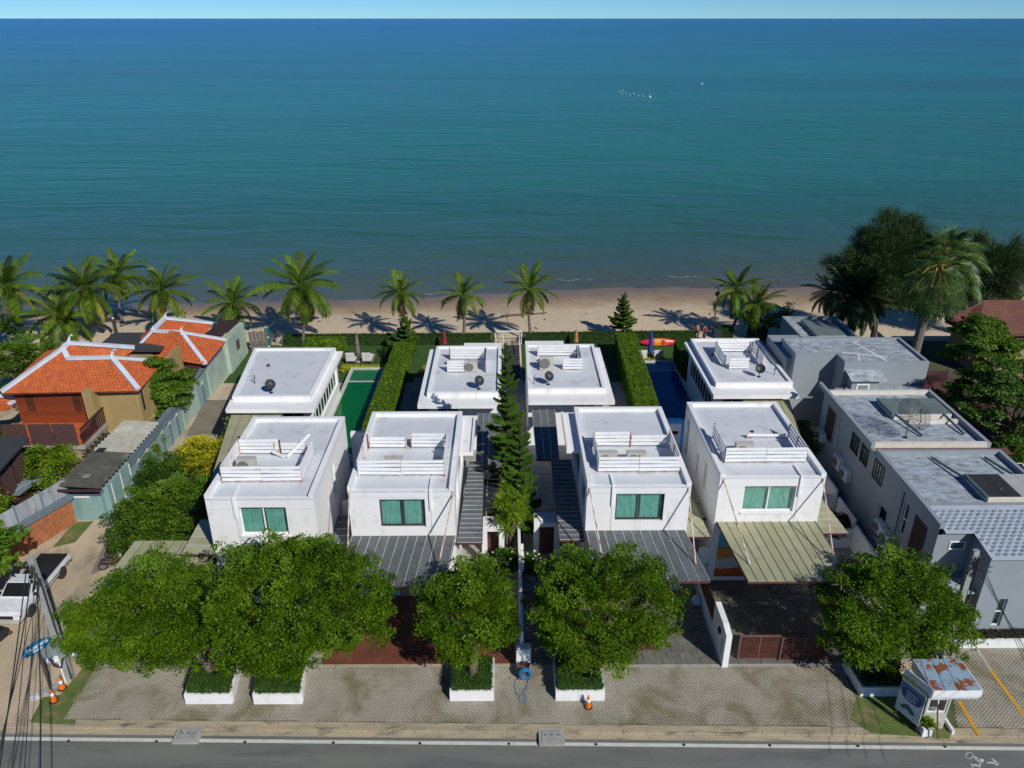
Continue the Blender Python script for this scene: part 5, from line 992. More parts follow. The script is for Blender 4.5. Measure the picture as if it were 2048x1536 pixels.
def hedge(label, pts, z0, z1, mat, seed, dens=320, leaf=.09, name='clipped_hedge', group=None, coremat=None, parent=None, jit=.06):
    """clipped hedge over a quad footprint pts (counter-clockwise)"""
    P = [Vector((p[0], p[1], 0)) for p in pts]; t = parent or thing(name, label, 'hedge', (P[0].x, P[0].y, 0), group=group)
    faces = [((P[0].x, P[0].y, z1), P[1] - P[0], P[3] - P[0], (0, 0, 1))]
    for i in range(4):
        a, b = P[i], P[(i + 1) % 4]; n = Vector(((b - a).y, -(b - a).x, 0)).normalized(); faces.append(((a.x, a.y, z0), b - a, Vector((0, 0, z1 - z0)), n))
    V, F = surf_leaves([(tuple(o), tuple(u), tuple(v), tuple(n)) for o, u, v, n in faces], dens, leaf, seed, jit); r = root_of(t).location
    me = npmesh('foliage', V - np.array(r), F, mat); o = link('foliage', me, t); o['kind'] = 'stuff'
    c = sum(P, Vector()) / 4; part('woody_core', M().prism([(c.x + (p.x - c.x) * .97, c.y + (p.y - c.y) * .97) for p in P], z0, z1 - .05), 'hedgecore', t); return t
MT['hedgecore'] = pm('dark_twiggy_core', (.012, .03, .006), (.02, .045, .008), s=6, rough=.95, bump=1.0, bs=14, fine=.5, fs=16)
def planter(label, x0, x1, y0, y1, seed, skew=0, mat='boxhedge'):
    t = thing('roadside_planter', label, 'planter', ((x0 + x1) / 2, y0, 0), group='white roadside planters'); w_ = .12; q = [(x0, y0), (x1, y0), (x1 + skew, y1), (x0 + skew, y1)]
    m = M().prism([(x0, y0), (x1, y0), (x1 + skew * w_, y0 + w_), (x0 + skew * w_, y0 + w_)], 0, .58).prism([(x1 - w_, y0 + w_), (x1, y0 + w_), (x1 + skew, y1), (x1 + skew - w_, y1)], 0, .58).prism([(x0, y0 + w_), (x0 + w_, y0 + w_), (x0 + w_ + skew, y1), (x0 + skew, y1)], 0, .58).box(x0 + skew, x1 + skew, y1, y1 + .1, 0, .58)
    part('planter_wall', m, 'white', t); hedge(None, [(x0 + .1, y0 + .1), (x1 - .1, y0 + .1), (x1 + skew - .1, y1 - .05), (x0 + skew + .1, y1 - .05)], .3, .88, mat, seed, 520, .075, parent=t); return t
planter('leftmost white planter with clipped hedge', -14.49, -12.37, 25.79, 27.9, 1, skew=-.25); planter('white planter with clipped hedge second from the left', -11.42, -9.23, 25.76, 27.9, 2, skew=-.3)
planter('white planter with clipped hedge under the small rounded tree', -2.61, -.62, 25.87, 27.85, 3); planter('white planter with clipped hedge behind the lone traffic cone', 2.17, 4.39, 25.85, 27.85, 4)
planter('rightmost white planter with dark hedge left of the advertising board', 16.04, 18.1, 25.98, 27.7, 5, skew=-.1, mat='hedgedark')
hedge('tall bright clipped hedge right of the green pool', [(-10.2, 49.0), (-8.5, 49.0), (-8.6, 64.5), (-9.9, 64.5)], 0, 1.9, 'hedge', 31, 330, .12, group='tall garden hedges')
hedge('tall bright clipped hedge left of the blue pool', [(9.5, 49.5), (11.3, 49.5), (11.5, 66.5), (10.0, 66.5)], 0, 1.9, 'hedge', 32, 330, .12, group='tall garden hedges')
hedge('long low dark hedge along the beach behind the left villas', [(-21.0, 68.2), (-1.2, 68.4), (-1.2, 69.3), (-21.0, 69.1)], 0, .9, 'hedgedark', 33, 200, .13, group='beach side hedges')
hedge('long low dark hedge along the beach behind the right villas', [(1.6, 68.5), (18.0, 68.9), (18.0, 69.8), (1.6, 69.4)], 0, .9, 'hedgedark', 34, 200, .13, group='beach side hedges')
hedge('square bright hedge block behind the leftmost pavilion', [(-18.5, 65.2), (-15.0, 65.2), (-15.0, 67.6), (-18.5, 67.6)], 0, 1.2, 'hedge', 35, 220, .13)
for k, (x0, x1, lab) in enumerate(((20.3, 21.7, 'leftmost'), (23.4, 25.0, 'middle'), (27.0, 30.6, 'widest'))): hedge(lab + ' of the three dark clipped bushes at the beach edge on the right', [(x0, 69.4), (x1, 69.4), (x1, 70.6), (x0, 70.6)], 0, 1.1, 'hedgedark', 40 + k, 220, .12, group='dark beach bushes')
hedge('low purple leaved hedge behind the white planter wall', [(21.5, 29.1), (34, 29.1), (34, 29.48), (21.5, 29.48)], .2, .75, 'redhedge', 45, 420, .09)
hedge('narrow low hedge along the path left of the middle pavilion', [(-5.6, 48.5), (-5.2, 48.5), (-5.2, 58), (-5.6, 58)], 0, .7, 'hedgedark', 46, 250, .1)
hedge('small climbing hedge between the blue pool and right pavilion', [(14.75, 59.5), (15.4, 59.5), (15.4, 63.5), (14.75, 63.5)], 0, 2.4, 'boxhedge', 47, 250, .12)
def blades(label, x0, x1, y0, y1, n, h, mat, seed, name='grassy_border', cat='plants', z=0.1):
    rg = np.random.default_rng(seed); t = thing(name, label, cat, ((x0 + x1) / 2, y0, 0)); B_ = np.stack([rg.uniform(x0, x1, n), rg.uniform(y0, y1, n), np.full(n, z)], 1)
    d = rg.normal(size=(n, 3)) * .5; d[:, 2] = 1; d = unitv(d) * (rg.uniform(.6, 1.1, n) * h)[:, None]; w_ = unitv(np.cross(d, rg.normal(size=(n, 3)))) * .03; mid = B_ + d * .6; tip = B_ + d * np.array([1.3, 1.3, .85])
    V = np.stack([B_ - w_, B_ + w_, mid + w_, mid - w_, mid - w_, mid + w_, tip + w_ * .1, tip - w_ * .1], 1).reshape(-1, 3) - np.array([(x0 + x1) / 2, y0, 0]); F = np.arange(8 * n).reshape(-1, 4); o = link('leaves', npmesh('leaves', V, F, mat), t); o['kind'] = 'stuff'; return t
blades('yellow striped leafy border at the far end of the green pool', -14.3, -10.6, 61.95, 62.7, 900, .55, 'leafyellow', 51); blades('yellow striped leafy border at the far end of the blue pool', 11.9, 15.4, 63.3, 64.0, 900, .55, 'leafyellow', 52)
def bush(label, c, r, n, per, leaf, mat, seed, name='garden_shrub', cat='shrub', group=None, **kw):
    kw.setdefault('low', -.3); kw['spray'] = True; n = int(n * 1.9); per = int(per * .55); return broad_tree(label, (c[0], c[1], 0), (c[0], c[1], max(.4, c[2] - r[2] * .4)), c, r, n, per, leaf, mat, seed, trunk=.07, bark='darkbark', limbs=5, group=group, name=name, cat=cat, **kw)
LB = 'garden shrubs beside the lane left of the villas'
bush('large dark green shrub nearest the road beside the leftmost villa', (-18.9, 38.0, 1.8), (3.2, 2.8, 2.0), 130, 260, .15, 'leafbush', 61, group=LB)
bush('mid green shrub spilling over the lane beside the leftmost villa', (-21.0, 37.6, 1.2), (1.9, 1.9, 1.4), 60, 260, .15, 'leafdark', 62, group=LB)
bush('yellow variegated shrub beside the lane', (-19.5, 43.9, 2.3), (1.5, 1.4, 1.2), 38, 330, .16, 'leafyellow', 63, group=LB)
bush('reddish green shrub left of the yellow one beside the lane', (-21.4, 41.9, 1.6), (1.7, 2.2, 1.6), 45, 260, .14, 'leafdark', 64, group=LB)
bush('bright green shrub right of the yellow one', (-18.2, 46.0, 1.6), (1.1, 2.4, 1.6), 36, 260, .15, 'leafbright', 65, group=LB)
bush('deep green shrub between the yellow one and the leftmost villa', (-17.3, 41.2, 1.2), (1.6, 2.6, 1.4), 55, 260, .15, 'leafbush', 66, group=LB)
broad_tree('round dense tree by the mint wall beside the big orange roof', (-24.9, 51.8, 0), (-24.9, 51.8, 2), (-24.7, 51.9, 3.5), (1.35, 1.4, 2.3), 60, 300, .16, 'leafbush', 67, trunk=.12, low=-.8)
bush('leafy shrub below the terrace of the orange roofed house', (-30.2, 43.3, 1.7), (2.2, 1.6, 1.4), 50, 250, .15, 'leafbright', 68, group='shrubs around the orange roofed houses')
bush('dark leafy shrub left of the terrace base', (-34.2, 44.2, 2.2), (2.4, 1.4, 1.6), 50, 250, .15, 'leafbush', 69, group='shrubs around the orange roofed houses')
bush('yellow green shrub behind the streaked sheet fence', (-31.3, 38.6, 1.8), (1.8, 1.6, 1.2), 36, 250, .15, 'leafbright', 70, group='shrubs around the orange roofed houses')
bush('dark shrub between the pavilion and the terrace', (-32.2, 46.4, 1.3), (1.5, 1.2, 1.2), 24, 250, .15, 'leafdark', 71, group='shrubs around the orange roofed houses')
bush('dense shrubs behind the big orange roof at the left edge', (-37.5, 55.5, 3.0), (3.2, 3.2, 2.6), 90, 230, .18, 'leafbush', 72, group='shrubs around the orange roofed houses')
bush('small shrub between the mint wall and the big orange roof', (-24.9, 47.2, 1.2), (.8, 2.0, 1.0), 20, 250, .14, 'leafbright', 73, group='shrubs around the orange roofed houses')
bush('pale frangipani shrub with white flowers at the left beach edge', (-46.5, 66, 2.2), (2.6, 2.0, 2.2), 26, 120, .25, 'leafdark', 74)
bush('leafy shrub under the first grey wall by the right villa', (20.0, 46.5, 1.6), (.8, 1.6, 1.4), 22, 260, .18, 'leafdark', 75); bush('green climbing shrub behind the leftmost pavilion', (-15.6, 62.8, 1.2), (.9, 2.4, 1.3), 36, 250, .13, 'leafbright', 76)
bush('small dark shrub beside the yellow pool border', (-9.9, 65.8, .7), (1.2, 1.0, .8), 16, 200, .15, 'leafdark', 77); bush('small yellow shrub beside the middle path', (-6.3, 61.6, .5), (.5, .5, .5), 8, 250, .13, 'leafyellow', 78)
bush('bright broad leaved shrub at the right edge by the solar lamp', (30.6, 38.5, 2.6), (1.7, 2.0, 1.9), 40, 220, .26, 'leafbright', 79)
bush('young leafy tree on the lawn nearest the beach', (23.6, 69.0, 2.2), (1.5, 1.2, 1.4), 16, 120, .2, 'leafdark', 80); bush('young thin tree left of the small grey building', (26.0, 68.6, 2.1), (1.2, 1.1, 1.6), 14, 150, .18, 'leafdark', 81)
bush('red leaved plant between the stepped white walls', (19.1, 37.8, 1.0), (.6, .7, .8), 10, 200, .2, 'redhedge', 82)
FP = 'potted frangipani plants by the centre wall'
for x, y, lab, s in ((.0, 34.4, 'potted frangipani left of the narrow centre wall', 83), (1.35, 34.3, 'potted frangipani with white flowers right of the narrow centre wall', 84)):
    t = bush(lab, (x, y, 1.2), (.55, .5, .6), 9, 170, .22, 'leafdark', s, group=FP); part('pot', M().lathe([(.22, 0), (.34, .25), (.3, .5), (.26, .5)], 12, (x, y, 0)), 'concrete', t, smooth=True)
    rg = np.random.default_rng(s); P = np.array([x, y, 1.35]) + rg.normal(size=(26, 3)) * np.array([.42, .3, .25]) - np.array([x, y, 0]); V, F = leafquads(P, np.tile([0, -.3, 1.], (26, 1)) + rg.normal(size=(26, 3)) * .3, .13, .12); o = link('flowers', npmesh('flowers', V, F, 'flower'), t); o['kind'] = 'stuff'
# big dark trees at the right
BT = 'big broadleaf trees at the right edge'
broad_tree('bright green crowned tree in front of the brown tiled roof', (35.0, 52.0, 0), (35.0, 52.0, 4.0), (34.6, 52.0, 6.2), (2.2, 2.1, 2.2), 70, 230, .2, 'leafbush', 91, trunk=.25, group=BT)
broad_tree('dark spreading tree at the right edge behind the grey houses', (34.0, 45.5, 0), (34.0, 46, 3), (33.6, 46.2, 4.6), (3.7, 3.0, 2.9), 140, 230, .2, 'leafdark', 92, trunk=.25, group=BT)
broad_tree('dark tree at the far right edge below the spreading one', (34.0, 41.5, 0), (34, 41.5, 2), (33.4, 41.6, 2.8), (2.8, 2.4, 2.2), 90, 230, .2, 'leafdark', 93, trunk=.2, group=BT)
broad_tree('large leaved tree at the left edge over the parked pickup', (-26.6, 30.5, 0), (-26.6, 30.6, 2.6), (-26.5, 31.4, 3.6), (1.7, 1.6, 1.7), 34, 60, .42, 'leafbright2' if 'leafbright2' in MT else 'leafbush', 94, trunk=.15)
def needles(label, base, centre, rad, n, seed, name='casuarina_tree'):
    rg = np.random.default_rng(seed); t = thing(name, label, 'tree', base, group='dark casuarina trees by the beach'); b = Vector(base); c = np.array(centre); r = np.array(rad); part('trunk', M().tube([b, b.lerp(Vector(centre), .5) + Vector((.2, 0, 0)), Vector(centre)], [.3, .22, .12], 8), 'darkbark', t)
    K = 130; d = rg.normal(size=(K, 3)); d /= np.linalg.norm(d, axis=1, keepdims=True); lump = 1 + .2 * np.sin(4 * d[:, 0] + seed) + .15 * np.sin(6 * d[:, 1] + d[:, 2] * 3); q = c + d * r * lump[:, None] * (rg.random((K, 1)) ** .3)
    idx = rg.integers(0, K, n); P = q[idx] + rg.normal(size=(n, 3)) * np.array([.42, .42, .34]); T = unitv(d[idx] * .8 + rg.normal(size=(n, 3)) * .45 + np.array([0, 0, .1])); L = rg.uniform(.25, .55, n)[:, None]; W = unitv(np.cross(T, rg.normal(size=(n, 3)))) * .022
    V = np.stack([P - W, P + W, P + T * L + W * .3, P + T * L - W * .3], 1).reshape(-1, 3) - np.array(base); o = link('crown', npmesh('crown', V, np.arange(4 * n).reshape(n, 4), 'casuarina'), t); o['kind'] = 'stuff'
cz = A(1765, 525, 68); needles('darkest large casuarina left of the tall fan palm', (34.5, 68, 0), cz, (4.3, 3.0, 3.8), 60000, 95)
cz = A(1975, 545, 70); needles('hazy casuarina right of the tall fan palm', (44.5, 70, 0), cz, (3.9, 2.5, 3.2), 36000, 96)
# coconut palms ------------------------------------------------------------
def frond_mesh(name, L, droop, mat, seed, pairs=60, leaf=.62, hang=.5, wide=.021):
    """arched midrib along +X with hanging leaflets both sides"""
    rg = np.random.default_rng(seed); S = 14; pts = []; ang = .0; x = z = 0.0
    for i in range(S + 1): pts.append((x, 0, z)); a = -droop * (i / S) ** 1.3; x += L / S * math.cos(a); z += L / S * math.sin(a)
    pts = np.array(pts); m = M().tube([tuple(p) for p in pts], [.035 * (1 - .8 * i / S) for i in range(S + 1)], 4); V = [np.array(m.v)]; nv = len(m.v); F4 = [f for f in m.f if len(f) == 4]
    n = pairs * 2; u = np.repeat(np.linspace(.13, .99, pairs), 2); s = np.tile([-1, 1], pairs); idx = np.minimum((u * S).astype(int), S - 1); fr = u * S - idx; P = pts[idx] * (1 - fr[:, None]) + pts[idx + 1] * fr[:, None]; T = unitv(pts[idx + 1] - pts[idx])
    ln = leaf * np.sin(np.pi * np.clip(u * .86 + .1, 0, 1)) ** .6 * rg.uniform(.8, 1.12, n); side = np.stack([np.zeros(n), s, np.zeros(n)], 1); d1 = unitv(T * .55 + side + np.stack([np.zeros(n), np.zeros(n), -hang * rg.uniform(.3, 1.2, n)], 1)); d2 = unitv(d1 + np.array([0, 0, -.9 * hang]) + rg.normal(size=(n, 3)) * .08)
    w_ = unitv(np.cross(d1, np.array([0, 0, 1.0]) + T * .3)) * wide; A_ = P; B_ = P + d1 * ln[:, None] * .55; C_ = B_ + d2 * ln[:, None] * .5
    q = np.stack([A_ - w_ * .6, A_ + w_ * .6, B_ + w_, B_ - w_, B_ - w_, B_ + w_, C_ + w_ * .15, C_ - w_ * .15], 1).reshape(-1, 3); V.append(q); F = np.concatenate([np.array(F4), nv + np.arange(len(q)).reshape(-1, 4)]); return npmesh(name, np.concatenate(V), F, mat)
FR = {k: [frond_mesh('frond', 1.0 * 2.9, dr, k, i + 1, hang=hg) for i, (dr, hg) in enumerate(((.7, .35), (1.05, .5), (1.5, .8)))] for k in ('palm', 'palmyellow', 'palmdry')}
FRD = [frond_mesh('frond', 2.6, dr, 'palmdark', 9 + i, pairs=54, leaf=.42, hang=.25, wide=.022) for i, dr in enumerate((.6, .95, 1.35))]
def coconut(label, base, crown, scale=1.0, seed=0, dry=2, yellow=3, n=20, nuts=True, lean=.25, group='coconut palms along the beach'):
    rnd = random.Random(seed); t = thing('coconut_palm', label, 'palm tree', base, group=group); b = Vector(base); c = Vector(crown); K = 7; pts = []
    for i in range(K + 1): f = i / K; p = b.lerp(c, f); p.x += lean * math.sin(f * math.pi) * (1 if seed % 2 else -1); pts.append(p)
    part('trunk', M().tube(pts, [.2] + [.145 - .006 * i for i in range(K)], 9), 'palmbark', t, smooth=True); cc = c - b
    for i in range(n):
        f = i / n; az = i * 2.39996 + rnd.uniform(-.2, .2); el = R(80) - f * R(135) + rnd.uniform(-.1, .1); kind = 'palm'
        if i >= n - dry: kind = 'palmdry'; el = R(-58) + rnd.uniform(-.2, .1)
        elif i >= n - dry - yellow: kind = 'palmyellow'
        v = 0 if el > R(45) else (1 if el > R(5) else 2); o = link('frond', FR[kind][v], t); s = scale * rnd.uniform(.85, 1.1) * (.8 if el > R(60) else 1)
        o.location = cc; o.rotation_euler = Euler((rnd.uniform(-.3, .3), -el, az), 'XYZ'); o.scale = (s, s, s)
    if nuts:
        for i in range(7): a = i * .9; q = c + Vector((.24 * math.cos(a), .24 * math.sin(a), -.22 - .1 * (i % 3))); part('coconut', M().lathe([(.0, -.13), (.09, -.08), (.12, 0), (.09, .08), (.01, .12)], 7, q), 'coconut', t, smooth=True)
    return t
CP = [(-12, 690, 15, 572, 1.05, 'coconut palm cut by the left picture edge'), (150, 688, 120, 632, 1.05, 'low full coconut palm nearest the big orange roof'), (182, 676, 168, 578, 1.12, 'tall coconut palm in the middle of the left cluster'), (243, 640, 236, 548, .9, 'slender coconut palm behind the left cluster'), (330, 668, 322, 583, 1.05, 'coconut palm behind the smaller orange roof'),
      (468, 668, 468, 606, .85, 'small coconut palm beside the end of the mint wall'), (606, 692, 600, 570, 1.22, 'largest coconut palm behind the leftmost pavilion'), (808, 682, 800, 585, .85, 'coconut palm left of the middle pavilions, first of the central three'), (925, 685, 925, 590, .82, 'coconut palm with dry skirt, middle of the central three'), (1063, 683, 1060, 577, .88, 'coconut palm right of the white swing frame'),
      (1455, 672, 1472, 578, .85, 'coconut palm with curved trunk beside the lamp post'), (1509, 676, 1515, 607, .8, 'short coconut palm with orange stalks'), (1655, 664, 1662, 587, .75, 'coconut palm left of the date palm')]
for i, (bx, by, cx, cy, s, lab) in enumerate(CP):
    b = G(bx, by, 0); c = A(cx, cy, b[1]); coconut(lab, (b[0], b[1], sandz(b[0], b[1])), c, s * (1.12 if 7 <= i <= 9 else 1.27), i + 1, dry=4 if 7 <= i <= 9 else 2, n=30 if i in (6, 1, 2) else 26, lean=.6 if i == 10 else .18)
b = G(2020, 640, 0); t = coconut('dark young palm on the sand at the right edge', b, (b[0], b[1], 1.4), .8, 40, dry=0, yellow=0, n=14, nuts=False)
b = G(1642, 640, 0); t = coconut('dark young palm between date palm and lone coconut', (b[0], 67.5, 0), (b[0] - 3.5, 67.5, 1.2), .6, 41, dry=0, yellow=0, n=10, nuts=False)
def date_palm(label, base, crown, scale, seed, n=46):
    rnd = random.Random(seed); t = thing('date_palm', label, 'palm tree', base); b = Vector(base); c = Vector(crown); part('trunk', M().tube([b, b.lerp(c, .5), c], [.42, .4, .36], 10), 'darkbark', t)
    for i in range(n):
        f = i / n; el = R(80) - f * R(125); o = link('frond', FRD[0 if el > .7 else (1 if el > .1 else 2)], t); o.location = c - b; o.rotation_euler = Euler((rnd.uniform(-.3, .3), -el + rnd.uniform(-.1, .1), i * 2.39996 + rnd.uniform(-.2, .2)), 'XYZ'); s = scale * rnd.uniform(.85, 1.1); o.scale = (s, s, s)
    return t
c = A(1714, 598, 66.5); date_palm('bushy dark date palm behind the grey outbuilding', (c[0], 66.5, 0), c, 1.3, 5, n=84)
# tall fan palm
def fan_leaf(seed, seg=28, Lr=1.2):
    rg = np.random.default_rng(seed); m = M(); n = seg
    for i in range(n):
        a = -2.25 + 4.5 * i / (n - 1); a2 = a + .5 * 4.5 / (n - 1); am = a; ln = Lr * (1 - .12 * abs(a) / 2.25) * rg.uniform(.93, 1.05); dz = .05 * (1 if i % 2 else -1); q = lambda r_, an, z_: (r_ * math.cos(an), r_ * math.sin(an), z_)
        w_ = .5 * 4.5 / n; m.add([(0, 0, 0), q(ln * .55, am - w_ * .55, -.01), q(ln, am, -.10 - .2 * rg.random()), q(ln * .55, am + w_ * .55, .04)], [(0, 1, 2, 3)])
    return m.mesh('fan_blade', 'fan')
FANS = [fan_leaf(i) for i in range(3)]
c = Vector(A(1877, 528, 58.5)); base = (c.x - .3, 58.5, 0); t = thing('fan_palm', 'tall fan palm with yellow leaf stalks', 'palm tree', base); b = Vector(base); part('trunk', M().tube([b, b.lerp(c, .5), c], [.42, .36, .4], 10), 'palmbark', t); rnd = random.Random(4)
part('stalk_core', M().lathe([(.15, -1.7), (.42, -1.2), (.5, -.3), (.25, .1)], 12, c), 'rustdark', t)
for i in range(62):
    f = i / 62; el = R(84) - f * R(166); az = i * 2.39996 + rnd.uniform(-.15, .15); pl = rnd.uniform(1.7, 2.3) + .9 * f; d0 = Vector((math.cos(az) * math.cos(el), math.sin(az) * math.cos(el), math.sin(el))); p0 = c + d0 * .3; p1 = c + d0 * pl * .6; p2 = c + d0 * pl + Vector((0, 0, -.2))
    st = part('leaf_stalk', M().tube([p0, p1, p2], [.07, .05, .03], 5), 'petiole', t)
    bl = link('fan_blade', FANS[i % 3], t); bl.location = p2 - b; fd = (p2 - p1).normalized(); fd = (fd + Vector((0, 0, -.45))).normalized(); up_ = Vector((0, 0, 1)) - fd * fd.z; up_ = up_.normalized() if up_.length > .1 else Vector((0, -1, 0)); sd_ = up_.cross(fd); bl.rotation_euler = Matrix((fd, sd_, up_)).transposed().to_euler(); s = rnd.uniform(1.25, 1.6); bl.scale = (s, s, s)
# araucaria / norfolk pines
def pine_branch(seed):
    rg = np.random.default_rng(seed); V = []; n = 46; m = M().tube([(0, 0, 0), (.5, 0, .0), (1, 0, .12)], [.016, .010, .004], 4); V0 = np.array(m.v); F0 = [f for f in m.f if len(f) == 4]; P = []; T = []; LL = []
    for i in range(n):
        u = .08 + .9 * i / n; s = 1 if i % 2 else -1; ln = .40 * math.sin(math.pi * min(1, u * .75 + .18)) * rg.uniform(.8, 1.1); a = np.array([u, 0, .12 * max(0, u - .5) * 2]); d = np.array([.62, s * .75, rg.uniform(-.02, .22)]); d /= np.linalg.norm(d)
        K = 9
        for k in range(K):
            p = a + d * ln * k / K
            for w_ in range(4): P.append(p); dd_ = d * .6 + rg.normal(size=3) * .75; T.append(dd_ / np.linalg.norm(dd_)); LL.append(.085)
    for k in range(40):
        for w_ in range(4): P.append(np.array([k / 40, 0, .12 * max(0, k / 40 - .5) * 2])); dd_ = np.array([.5, 0, 0]) + rg.normal(size=3) * .7; T.append(dd_ / np.linalg.norm(dd_)); LL.append(.08)
    P = np.array(P); T = np.array(T); L = np.array(LL)[:, None]; W = unitv(np.cross(T, rg.normal(size=T.shape))) * .014; q = np.stack([P - W, P + W, P + T * L + W * .4, P + T * L - W * .4], 1).reshape(-1, 3)
    return npmesh('branch', np.concatenate([V0, q]), np.concatenate([np.array(F0), len(V0) + np.arange(len(q)).reshape(-1, 4)]), 'pine')
PBR = [pine_branch(i) for i in range(3)]
def conifer(label, base, H, rmax, tiers, seed, per=6, z0=.12, power=.8, up=.15, group='tiered conifers'):
    rnd = random.Random(seed); t = thing('conifer', label, 'tree', base, group=group); b = Vector(base); part('trunk', M().tube([b, b + Vector((0.05, 0, H * .5)), b + Vector((0, 0, H))], [.16, .09, .02], 8), 'darkbark', t)
    for k in range(tiers):
        f = z0 + (1 - z0) * k / tiers; r = rmax * (1 - f) ** power + .14
        tr = rnd.uniform(.72, 1.12)
        for j in range(per):
            if rnd.random() < .1: continue
            o = link('branch', PBR[(k + j) % 3], t); o.location = (0, 0, f * H + rnd.uniform(-.05, .05)); a = j * 2 * math.pi / per + k * .55 + rnd.uniform(-.15, .15); e = up + .5 * f + rnd.uniform(-.08, .08) - .25 * (1 - f); o.rotation_euler = Euler((0, -e, a), 'XYZ'); s = r * tr * rnd.uniform(.75, 1.15); o.scale = (s, s * .9, s * .9)
    return t
conifer('tallest slender conifer between the middle villas', (0.0, 41.2, 0), 11.3, 1.4, 25, 1, per=5, power=.62); conifer('shorter bushy conifer in front of the tall one between the villas', (.75, 37.6, 0), 8.3, 1.5, 17, 2, per=5, power=.6)
b = G(1243, 672, 0); c = A(1255, 583, b[1]); conifer('tiered conifer on the beach edge left of the red kayak', (b[0], b[1] - .3, 0), c[2] + .1, 1.6, 11, 3, per=6, z0=.2, up=.25); conifer('small conifer behind the tall hedge by the green pool', (-9.2, 66.6, 0), 3.6, 1.6, 8, 4, per=6, z0=.1, up=.35)
def rosette_shrub(label, heads, base, seed, R_=.62, n=46):
    rg = np.random.default_rng(seed); t = thing('screw_pine', label, 'plant', base); Vs = []; m = M()
    for h in heads:
        h = np.array(h); m.tube([Vector(base), Vector(base).lerp(Vector(h), .5) + Vector((0, 0, .1)), Vector(h)], [.06, .05, .04], 5); d = rg.normal(size=(n, 3)); d[:, 2] = np.abs(d[:, 2]) * .9 - .1; d = unitv(d); w_ = unitv(np.cross(d, np.array([0, 0, 1.]))) * .03; a = h + d * .05; b_ = h + d * R_ * .6; c_ = h + d * R_ * rg.uniform(.8, 1.15, (n, 1)) + np.array([0, 0, -.12]); Vs.append(np.stack([a - w_ * .5, a + w_ * .5, b_ + w_, b_ - w_, b_ - w_, b_ + w_, c_ + w_ * .1, c_ - w_ * .1], 1).reshape(-1, 3))
    V = np.concatenate(Vs) - np.array(base); o = link('leaves', npmesh('leaves', V, np.arange(len(V)).reshape(-1, 4), 'leafbright'), t); o['kind'] = 'stuff'; part('stems', m, 'bark', t); return t
rg = np.random.default_rng(5); hs_ = [(.05 + rg.uniform(-.75, .75), 36.4 + rg.uniform(-1, 1), rg.uniform(2.4, 4.2)) for _ in range(26)]; rosette_shrub('bright spiky leaved plant beside the left porch between the villas', hs_, (.05, 36.4, 0), 5, R_=.6, n=60)

